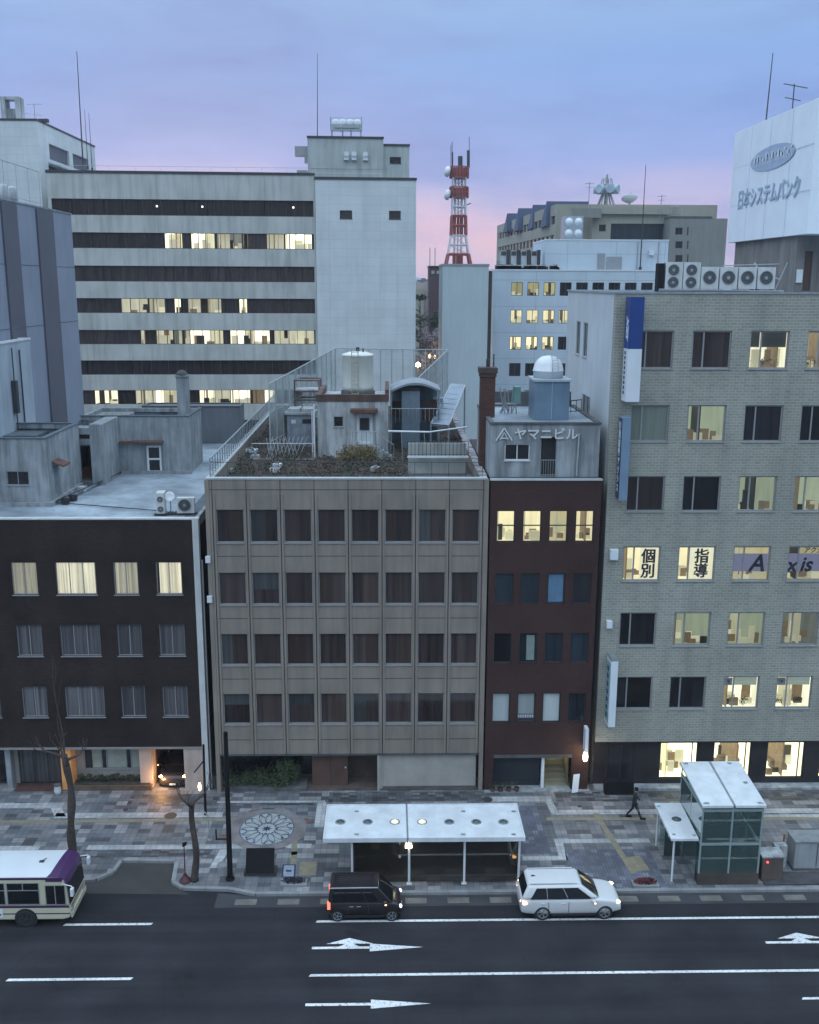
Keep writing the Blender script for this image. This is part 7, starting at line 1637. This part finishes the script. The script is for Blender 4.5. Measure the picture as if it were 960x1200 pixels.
# ---- pale blue office
t = thing('pale_blue_office', 'pale blue office block with rows of small square windows, some lit', 'building', (24, 125, 0))
ox0 = at(577,400,125).x; cols = [at(599+19.0*k, 345, 125).x for k in range(10)]
rws = [26.5, 23.2, 20.0, 16.75, 13.4]; ww = 1.42; hh = 1.6
holes = [(x, x+ww, z, z+hh) for x in cols for z in rws]
mb = MB(); block(mb, ox0, 36, 125, 142, 0, 29.45, holes, .2); mb.build('wall', M['office_wall'], t)
mb = MB(); parapet(mb, ox0, 36, 125, 142, 29.45, 29.62, .3, .06); mb.build('coping', M['white_metal'], t)
LT = {0: 'ddd0', 1: 'wwww', 2: 'www0', 3: '0000', 4: '0000'}
M['room_dim3'] = room_mat('yellow_dim_office', (.75,.68,.33), .62, .5); 
for ri, z in enumerate(rws):
    for ci, x in enumerate(cols):
        c = LT[ri][ci] if ci < 4 else '0'
        window(t, x-24, 0, z, ww, hh, {'d': 'room_dim3', 'w': 'room_warm', '0': 'pane_dark'}[c], (.5,), .06, 'frame_dark', inset=.1, deep=2.0, sill=False)
mb = MB(); block(mb, 19.3, 34.4, 127, 138, 29.45, 33.1, (), .2); mb.build('roof_storey', M['office_wall'], t)
mb = MB(); parapet(mb, 19.3, 34.4, 127, 138, 33.1, 33.25, .3, .05); mb.build('roof_storey_coping', M['white_metal'], t)
a_ = at(700,310,127); mb = MB(); mb.box(a_.x, a_.x+.9, 126.9, 127, 29.6, 31.6); mb.box(a_.x+1.1, a_.x+3.0, 126.9, 127, 29.6, 31.2); mb.build('roof_door', M['frame_grey'], t)
b_ = at(763,296,127); mb = MB(); mb.box(b_.x-.3,b_.x+.3,126.6,127,b_.z-.3,b_.z+.3); mb.build('wall_hood', M['white_metal'], t)
mb = MB(); c_ = at(722,300,127)
for dx in (2.6, 5.2): mb = MB(); mb.bar((c_.x+dx,126.9,29.6),(c_.x+dx,126.9,33.0),.05); mb.build('downpipe', M['frame_grey'], t)
mast('dark mast in front of the pale blue office roof storey', (750,322), (757,193), 126.5, 29.6, .09)
for k, px in enumerate((592,604,616,628)):
    a_ = at(px,302,128); t = thing('roof_cooling_unit', ['pale cooling unit at the left end of the office roof','second pale cooling unit on the office roof','third pale cooling unit on the office roof','pale cooling unit next to the office roof storey'][k], 'cooling unit', (a_.x,128,29.5), 0, 'cooling units on the pale blue office')
    mb = MB(); mb.box(a_.x-.55,a_.x+.15,128,129.2,29.65,31.9); mb.build('body', M['concrete_pale'], t)
    mb = MB(); mb.box(a_.x+.2,a_.x+.6,128.1,129,29.65,32.0); mb.box(a_.x-.5,a_.x+.1,127.98,128,31.3,31.8); mb.build('duct', M['frame_dark'], t)
t = thing('roof_edge_clutter', 'dark band of low pipes along the office roof edge', 'pipework', (16,127,29.5))
mb = MB(); random.seed(12)
for k in range(60): x = random.uniform(13,20.5); mb.box(x,x+random.uniform(.2,.7),126,126.5,29.62,29.62+random.uniform(.15,.6))
mb.build('pipe_run', M['frame_dark'], t); mb = MB(); mb.bar((13,126,30.1),(20.5,126,30.1),.05); mb.build('rail', M['rail'], t)
t = thing('panel_water_tank', 'dimpled silver water tank of square panels behind the office', 'water tank', (25,145,33))
a_, b_ = at(661,280,145), at(684,253,145)
mb = MB(); mb.box(a_.x,b_.x,145,148,31,b_.z); mb.build('tank', M['steel'], t)
for i in range(2):
    for j in range(2):
        cx_ = a_.x+(b_.x-a_.x)*(i+.5)/2; cz_ = b_.z-(.25+.5*j)*(b_.z-a_.z); mb = MB(); mb.M = Matrix.Translation((cx_,145,cz_)) @ Matrix.Rotation(R(90),4,'X'); mb.lathe((0,0,0),[(0,.35),(.3,.28),(.55,0)],14); mb.build('dimple', M['white_metal'], t, smooth=True)
# ---- beige government building
t = thing('beige_office_complex', 'long beige office with banded windows and a sawtooth blue panel roof', 'building', (35, 190, 0))
nx, fx = .1615*190, .1045*262
P0, P1 = Vector((fx,262,0)), Vector((nx,190,0)); L_ = (P1-P0).length; ang = math.atan2((P1-P0).y,(P1-P0).x)
RT = t; 
mb = MB(); mb.M = Matrix.Translation(P0) @ Matrix.Rotation(ang,4,'Z')
bands = [(38.6,40.1),(35.2,36.7),(31.8,33.3),(28.4,29.9)]
mb.wall(L_, 42.0, [(2,L_-1,a,b) for a,b in bands], .4); mb.M = Matrix()
mb.quad((nx,190,0),(60,190,0),(60,190,42.0),(nx,190,42.0)); mb.quad((fx,262,42),(nx,190,42),(60,190,42),(60,262,42))
mb.build('wall', M['beige'], t)
mb = MB(); mb.M = Matrix.Translation(P0) @ Matrix.Rotation(ang,4,'Z')
for a, b in bands: mb.box(2,L_-1,.3,.36,a,b)
mb.build('ribbon_window', M['pane_dark'], t)
mb = MB(); mb.M = Matrix.Translation(P0) @ Matrix.Rotation(ang,4,'Z')
for a, b in bands:
    for k in range(17):
        mb = MB(); mb.M = Matrix.Translation(P0) @ Matrix.Rotation(ang,4,'Z'); mb.box(3+k*4.2,3.9+k*4.2,.05,.28,a,b); mb.build('window_pier', M['beige'], t)
for k, (p0, p1, yy) in enumerate((((594,262),(616,250),240),((607,260),(632,244),225),((624,257),(655,240),212),((640,254),(690,236),196))):
    a_, b_ = at(p0[0],p0[1]+4,yy), at(p1[0],p1[1],yy); mb = MB()
    mb.add([(a_.x,yy,a_.z-1),(b_.x,yy,a_.z-1),(b_.x,yy,b_.z),(a_.x,yy,b_.z-.1*0),(a_.x,yy+8,a_.z-1),(b_.x,yy+8,a_.z-1)],[(0,1,2,3),(3,2,5,4),(0,3,4),(1,5,2)]); mb.build('sawtooth_panel', M['solar'], t)
a_, b_ = at(690,262,188), at(783,240,188)
c_ = at(695,247,188)
mb = MB(); cz = at(740,243,188).z
block(mb, c_.x, b_.x, 188, 215, 20, cz, [(at(715,290,188).x, at(779,290,188).x, at(740,282,188).z, at(740,262,188).z),(at(702,270,188).x,at(710,270,188).x,at(702,271,188).z,at(702,263,188).z)], .8); mb.build('central_wall', M['beige'], t)
mb = MB(); mb.box(c_.x-.3,b_.x+2.2,187.3,188.0,cz-1.2,cz); mb.build('cornice', M['beige'], t)
mb = MB(); mb.box(at(715,290,188).x, at(779,290,188).x, 188.7, 188.8, at(740,282,188).z, at(740,262,188).z); mb.box(at(702,270,188).x,at(710,270,188).x,188.7,188.8,at(702,271,188).z,at(702,263,188).z); mb.build('dark_opening', M['pane_blue'], t)
d0, d1 = at(684,255,186), at(712,240,186); mb = MB(); mb.box(d0.x-2,d1.x-1,186,187.5,d0.z,d0.z+1.6); mb.build('roof_block', M['beige_dark'], t)
t = thing('plain_beige_tower', 'plain grey beige tower block with three small dark windows', 'building', (60, 185, 0))
a_, b_ = at(783,310,184), at(853,256,184)
hz = [at(793,268,184), at(793,284,184), at(793,300,184)]
mb = MB(); block(mb, a_.x, b_.x, 184, 200, 0, b_.z, [(p.x-.2,p.x+1.1,p.z-1.0,p.z+.2) for p in hz], .3); mb.build('wall', M['beige_dark'], t)
mb = MB(); parapet(mb, a_.x, b_.x-2.8, 184, 200, b_.z, b_.z+.35, .4, .05); mb.build('coping', M['concrete_dark'], t)
for p in hz: window(t, p.x-.2-60, -1, p.z-1.0, 1.3, 1.2, 'pane_dark', (), .08, 'frame_dark', sill=False)
mb = MB()
for p in hz: mb.box(p.x+1.9,p.x+2.15,183.96,184,p.z-1.1,p.z+.3)
mb.build('slot', M['joint'], t)
t = thing('microwave_antenna_cluster', 'ring of white drum antennas on splayed legs above the beige office', 'antenna', (48, 196, 44))
yy = 196; c_ = at(711,222,yy); s_ = yy/FPX; bz = at(711,243,yy).z
mb = MB()
for k in range(8):
    a_ = 2*math.pi*k/8; mb.bar((c_.x+4*s_*math.cos(a_),yy+4*s_*math.sin(a_),c_.z-3*s_),(c_.x+13*s_*math.cos(a_),yy+13*s_*math.sin(a_),bz-1),.14,5)
for zz in (c_.z-4*s_, c_.z+4.5*s_):
    for k in range(12): a_, b2 = 2*math.pi*k/12, 2*math.pi*(k+1)/12; mb.bar((c_.x+9*s_*math.cos(a_),yy+9*s_*math.sin(a_),zz),(c_.x+9*s_*math.cos(b2),yy+9*s_*math.sin(b2),zz),.12,5)
for k in range(6): a_ = 2*math.pi*k/6; mb.bar((c_.x+9*s_*math.cos(a_),yy+9*s_*math.sin(a_),c_.z-4*s_),(c_.x+5*s_*math.cos(a_),yy+5*s_*math.sin(a_),c_.z+12*s_),.09,5)
mb.bar((c_.x,yy,bz-1),(c_.x,yy,c_.z+16*s_),.2,6); mb.build('lattice', M['frame_grey'], t)
for k in range(7):
    a_ = 2*math.pi*k/7+.3; v = Vector((math.cos(a_),math.sin(a_),0)); p = Vector((c_.x,yy,c_.z))+v*9*s_
    mb = MB(); mb.bar(p-v*.3, p+v*.9, 4.6*s_, 16); mb.build('drum_antenna', mat('drum_pale_blue', (.32,.40,.48), .5, .2, 1), t, smooth=False)
t = thing('rooftop_dish', 'white tilted dish antenna right of the drum antenna cluster', 'antenna', (56,196,44))
c_ = at(738,236,yy); mb = MB(); mb.M = Matrix.Translation(c_) @ Matrix.Rotation(R(-25),4,'X'); mb.lathe((0,0,0),[(0,0),(.8,.15),(1.5,.7),(1.5,.6),(.8,.05),(0,-.12)],18); mb.build('dish', M['white_metal'], t, smooth=True)
mb = MB(); mb.bar((c_.x,yy,c_.z),(c_.x,yy,c_.z-2.2),.2); mb.bar((c_.x,yy,c_.z),(c_.x+.1,yy-.3,c_.z+1.6),.08); mb.build('mount', M['frame_grey'], t)
for k, (p0, p1, lb_) in enumerate((((774,242),(776,228),'short aerial on the right end of the beige office'),((790,256),(791,240),'small forked aerial on the plain beige tower'),((690,245),(691,213),'hair-thin aerial left of the drum antennas'))):
    a_, b_ = at(*p0,187), at(*p1,187); t = thing('roof_aerial', lb_, 'aerial', (a_.x,187,a_.z)); mb = MB(); mb.bar((a_.x,187,a_.z-2),(b_.x,187,b_.z),.07,5); mb.build('mast', M['frame_grey'], t)
    mb = MB(); mb.bar((b_.x-.8,187,b_.z-.3),(b_.x+.8,187,b_.z-.2),.06,4); mb.bar((b_.x-.5,187,b_.z-1.0),(b_.x+.5,187,b_.z-.9),.05,4); mb.build('crossbar', M['frame_grey'], t)
# ---- red and white lattice tower
YT = 200.0; s_ = YT/FPX
t = thing('communications_tower', 'red and white lattice radio tower with two round red platforms', 'tower', (13.5, YT, 0))
red = mat('tower_red', (.27,.065,.06), .55, .12, .6); wht = mat('tower_white', (.55,.58,.62), .5, .06)
def zt(py): return at(537, py, YT).z
cx_ = at(537.5, 260, YT).x
prof = [(340,19.5),(298,11.5),(276,8.4),(253,7.8),(232,7.2),(196,7.2)]
def half(py):
    for (a, wa), (b, wb) in zip(prof, prof[1:]):
        if b <= py <= a: return (wa+(wb-wa)*(a-py)/(a-b))*s_
    return prof[-1][1]*s_
def section(p0, p1, m, nm, n, r=.16):
    mb = MB()
    for i in range(n):
        a, b = p0+(p1-p0)*i/n, p0+(p1-p0)*(i+1)/n; ha, hb_ = half(a), half(b); za, zb = zt(a), zt(b)
        ca = [(cx_+sx*ha, YT+sy*ha, za) for sx, sy in ((-1,-1),(1,-1),(1,1),(-1,1))]; cb = [(cx_+sx*hb_, YT+sy*hb_, zb) for sx, sy in ((-1,-1),(1,-1),(1,1),(-1,1))]
        for k in range(4):
            mb.bar(ca[k], cb[k], r*1.25, 5); mb.bar(cb[k], cb[(k+1) % 4], r, 5)
            if m is wht: mb.bar(ca[k], cb[(k+1) % 4], r*.45, 4); mb.bar(ca[(k+1) % 4], cb[k], r*.45, 4)
    mb.bar((cx_-.75,YT,zt(p0)),(cx_-.75,YT,zt(p1)),r*1.6,6); mb.bar((cx_+.55,YT,zt(p0)),(cx_+.55,YT,zt(p1)),r*1.9,6); mb.bar((cx_-.1,YT,zt(p0)),(cx_-.1,YT,zt(p1)),r*1.3,6)
    mb.build(nm, m, t)
section(340,298,red,'lattice_section',3,.22); section(298,276,wht,'lattice_section',2,.12); section(276,253,red,'lattice_section',2,.2); section(253,232,wht,'lattice_section',2,.12); section(218,209,wht,'lattice_section',1,.12)
mb = MB(); z0_ = 0; 
for sx, sy in ((-1,-1),(1,-1),(1,1),(-1,1)): mb.bar((cx_+sx*6,YT+sy*6,0),(cx_+sx*half(339),YT+sy*half(339),zt(339)),.3,6)
mb.build('base_leg', wht, t)
for a, b in ((232,219.5),(209,196)):
    mb = MB(); r = 10.3*s_; za, zb = zt(a), zt(b)
    mb.lathe((cx_,YT,za),[(0,.2),(r*.72,.2),(r*.72,zb-za-.1),(0,zb-za-.1)],16); mb.lathe((cx_,YT,za),[(r*.5,0),(r,0),(r,.25),(r*.5,.25)],20)
    for k in range(20): a_ = 2*math.pi*k/20; mb.bar((cx_+r*math.cos(a_),YT+r*math.sin(a_),za),(cx_+r*math.cos(a_),YT+r*math.sin(a_),zb),.13,4)
    for q in (.5,.98): mb.lathe((cx_,YT,za+(zb-za)*q),[(r*.98,0),(r*1.02,0),(r*1.02,.18),(r*.98,.18)],20)
    mb.build('platform', red, t)
for py in (201, 228):
    c_ = at(524.5, py, YT-1); mb = MB(); mb.M = Matrix.Translation(c_) @ Matrix.Rotation(R(-78),4,'Y'); mb.lathe((0,0,0),[(0,.55),(.7,.5),(1.0,.1),(.95,-.35),(.5,-.5),(0,-.55)],16); mb.build('dish', M['white_metal'], t, smooth=True)
mb = MB()
for px, p0, p1, r in ((539.5,196,183,.45),(530.3,196,178,.16),(549,196,176,.3),(528.5,199,170,.06),(530,178,166,.06),(550,176,160,.06)):
    mb = MB(); mb.bar((at(px,p0,YT).x,YT,zt(p0)),(at(px,p1,YT).x,YT,zt(p1)),r,8); mb.build('antenna', M['frame_dark'], t)
mb = MB(); mb.bar((cx_,YT,zt(244)),(at(552,238,YT).x,YT,zt(238)),.1,5); mb.build('side_arm', M['frame_dark'], t)
# ---- what shows in the gap: cream block, dark roof tower, trees, lamps, hills
t = thing('cream_gap_building', 'cream building with small windows seen in the narrow gap', 'building', (8, 230, 0))
a_, b_ = at(480,330,230), at(530,330,230); zt_ = at(500,331,230).z
hs = [at(505,345,230), at(511,345,230)]
mb = MB(); block(mb, a_.x-3, b_.x+4, 230, 250, 0, zt_, [(p.x-.5,p.x+.4,p.z-2.5,p.z+.6) for p in hs], .3); mb.build('wall', mat('cream_wall', (.34,.30,.28), .8, .1, .2), t)
for p in hs: window(t, p.x-.5-8, 0, p.z-2.5, .9, 3.1, 'pane_dark', (), .08, 'frame_dark', sill=False)
mb = MB(); q_ = at(488,338,229); mb.box(q_.x-2,q_.x+1.6,227,230,0,q_.z); mb.build('stair_wing', M['beige'], t)
t = thing('brown_roof_tower', 'dark brown rooftop lantern room with a rail and thin masts', 'roof tower', (9, 160, 0))
a_, b_ = at(503,331,160), at(520,313,160)
mb = MB(); mb.box(a_.x,b_.x,160,166,a_.z,b_.z); mb.box(a_.x,b_.x,160,166,0,a_.z); mb.build('wall', mat('maroon_wall', (.07,.04,.05), .7), t)
mb = MB()
for k in range(3): mb.box(a_.x+.35+k*.8,a_.x+.8+k*.8,159.9,160,b_.z-1.0,b_.z-.55)
mb.build('window', M['pane_white'], t); mb = MB(); mb.box(a_.x-.1,b_.x,159.8,166,b_.z,b_.z+.2); mb.build('coping', M['frame_dark'], t)
mb = MB()
for px in (504,510): p = at(px,290,160); mb.bar((p.x,160,b_.z),(p.x,160,p.z),.07,5)
mb.build('mast', M['frame_grey'], t)
random.seed(8)
def crown_tree(name, label, px, py_top, Y, h, rad, mats_, n, leaf, grp='trees seen in the narrow gap', nb=14, cone=False):
    p = at(px, py_top, Y); x = p.x; top = p.z
    t = thing(name, label, 'tree', (x, Y, 0), 0, grp)
    mb = MB(); pr_ = Vector((x,Y,0)); 
    for i in range(6):
        q = Vector((x+random.gauss(0,.15),Y,(top-1.0)*(i+1)/6)); mb.bar(pr_,q,.42*(1-i/7),8,.42*(1-(i+1)/7)); pr_ = q
    for k in range(10):
        z = top-h*random.uniform(.15,.9); a_ = random.uniform(0,6.28); mb.bar((x,Y,z-.6),(x+rad*.8*math.cos(a_),Y+rad*.8*math.sin(a_),z+.4),.10,5,.03)
    mb.build('trunk', M['bark'], t)
    for mi_, m_ in enumerate(mats_):
        mb = MB()
        for k in range(nb):
            u = random.random(); rr = rad*(.25+.75*u) if cone else rad; a_ = random.uniform(0,6.28); d_ = rr*random.random()**.5*.85
            z = top-.4-h*u; foliage(mb, (x+d_*math.cos(a_),Y+d_*math.sin(a_),z), (rad*.42,rad*.42,.45 if cone else rad*.3), n, leaf)
        mb.build('crown' if mi_ == 0 else 'crown_tips', m_, t)
crown_tree('pine_tree', 'dark layered pine tree in the gap, left one against the white tower', 492, 345, 150, 9.5, 2.6, [M['leaf_dark']], 90, .22, cone=True)
crown_tree('pine_tree', 'dark layered pine branches in the gap beside the stair tower', 511, 358, 158, 8, 2.2, [M['leaf_dark']], 80, .22, cone=True)
crown_tree('cherry_tree', 'pale blossoming tree above the street lamp in the gap', 500, 382, 142, 7.5, 3.0, [M['blossom'], M['bark']], 150, .12)
crown_tree('cherry_tree', 'pale blossoming tree at the right side of the gap', 514, 384, 150, 8, 2.8, [M['blossom'], M['leaf_dark']], 120, .12)
crown_tree('cherry_tree', 'lowest pale blossoming tree in the gap, below the others', 505, 400, 132, 7.5, 3.2, [M['blossom'], M['leaf_dark']], 110, .12)
for k, (px, py, Y, e_) in enumerate(((490,427,128,26),(504,417,140,9),(509,417.5,145,4))):
    p = at(px, py, Y); t = thing('street_lamp', ['brightest warm street lamp low in the gap','smaller warm street lamp right of the brightest one','faintest street lamp of the three in the gap'][k], 'street lamp', (p.x,Y,0), 0, 'street lamps in the gap')
    mb = MB(); mb.bar((p.x,Y+.1,0),(p.x,Y+.1,p.z),.09,8); mb.build('post', M['frame_dark'], t)
    mb = MB(); mb.lathe((p.x,Y,p.z-.2),[(0,-.15),(.28 if k == 0 else .18,0),(.32 if k == 0 else .2,.25),(0,.5)],12); mb.build('lantern', emis('street_lamp_%d' % k, (1,.62,.28), e_), t)
    ld = bpy.data.lights.new('street_lamp_light', 'POINT'); ld.energy = (350,60,30)[k]; ld.color = (1,.6,.3); ld.shadow_soft_size = .3
    lo = bpy.data.objects.new('street_lamp_light', ld); COL.objects.link(lo); lo.location = (p.x, Y-.8, p.z)
# hills on the horizon
mb = MB(); n = 90; pts = []
for i in range(n+1):
    x = -900+1800*i/n; z = 34+8*math.sin(i*.41)+5*math.sin(i*1.13+1)+3*math.sin(i*2.7)
    pts.append((x, z))
for (x0,z0),(x1,z1) in zip(pts, pts[1:]):
    mb.quad((x0,1500,-1),(x1,1500,-1),(x1,1620,z1),(x0,1620,z0)); mb.quad((x0,1620,z0),(x1,1620,z1),(x1,1800,z1*.8),(x0,1800,z0*.8))
struct(mb.build('hills', mat('far_hills', (.13,.18,.26), .9, .2, .01)))
random.seed(77)
for k in range(10):
    px = 487+k*2.0+random.uniform(-.6,.6); Y = random.uniform(420,700); p = at(px, 331+random.uniform(-10,1)*.3, Y)
    t = thing('distant_block', 'tiny pale block on the far skyline in the gap, %s from the white tower' % ('first second third fourth fifth sixth seventh eighth ninth tenth'.split()[k]), 'building', (p.x,Y,0), 0, 'tiny far city blocks')
    mb = MB(); h_ = p.z-random.uniform(0,3); mb.box(p.x-3,p.x+3,Y,Y+8,0,h_); mb.build('wall', random.choice((M['beige'],M['white_wall'],M['concrete'])), t)
    mb = MB(); mb.box(p.x-1,p.x+1,Y+2,Y+5,h_,h_+1.5); mb.build('roof', M['concrete_dark'], t)
# ---- the evening air
mb = MB(); mb.box(-1000, 1000, -300, 2550, -1.2, 75)
hz = mb.build('haze', None); hz.data.materials.clear()
hm = bpy.data.materials.new('evening_air'); hm.use_nodes = True; ht = hm.node_tree; ht.nodes.clear()
ho = N(ht, 'ShaderNodeOutputMaterial'); hv = N(ht, 'ShaderNodeVolumePrincipled'); hv.inputs['Color'].default_value = (.80,.86,.95,1); hv.inputs['Density'].default_value = .00025; hv.inputs['Anisotropy'].default_value = .2
ht.links.new(hv.outputs[0], ho.inputs['Volume']); hz.data.materials.append(hm); hz['kind'] = 'stuff'; hz['label'] = 'thin blue evening air over the city'; hz['category'] = 'haze'
try: SC.cycles.volume_bounces = 1
except Exception: pass
print('all done', len(bpy.data.objects))
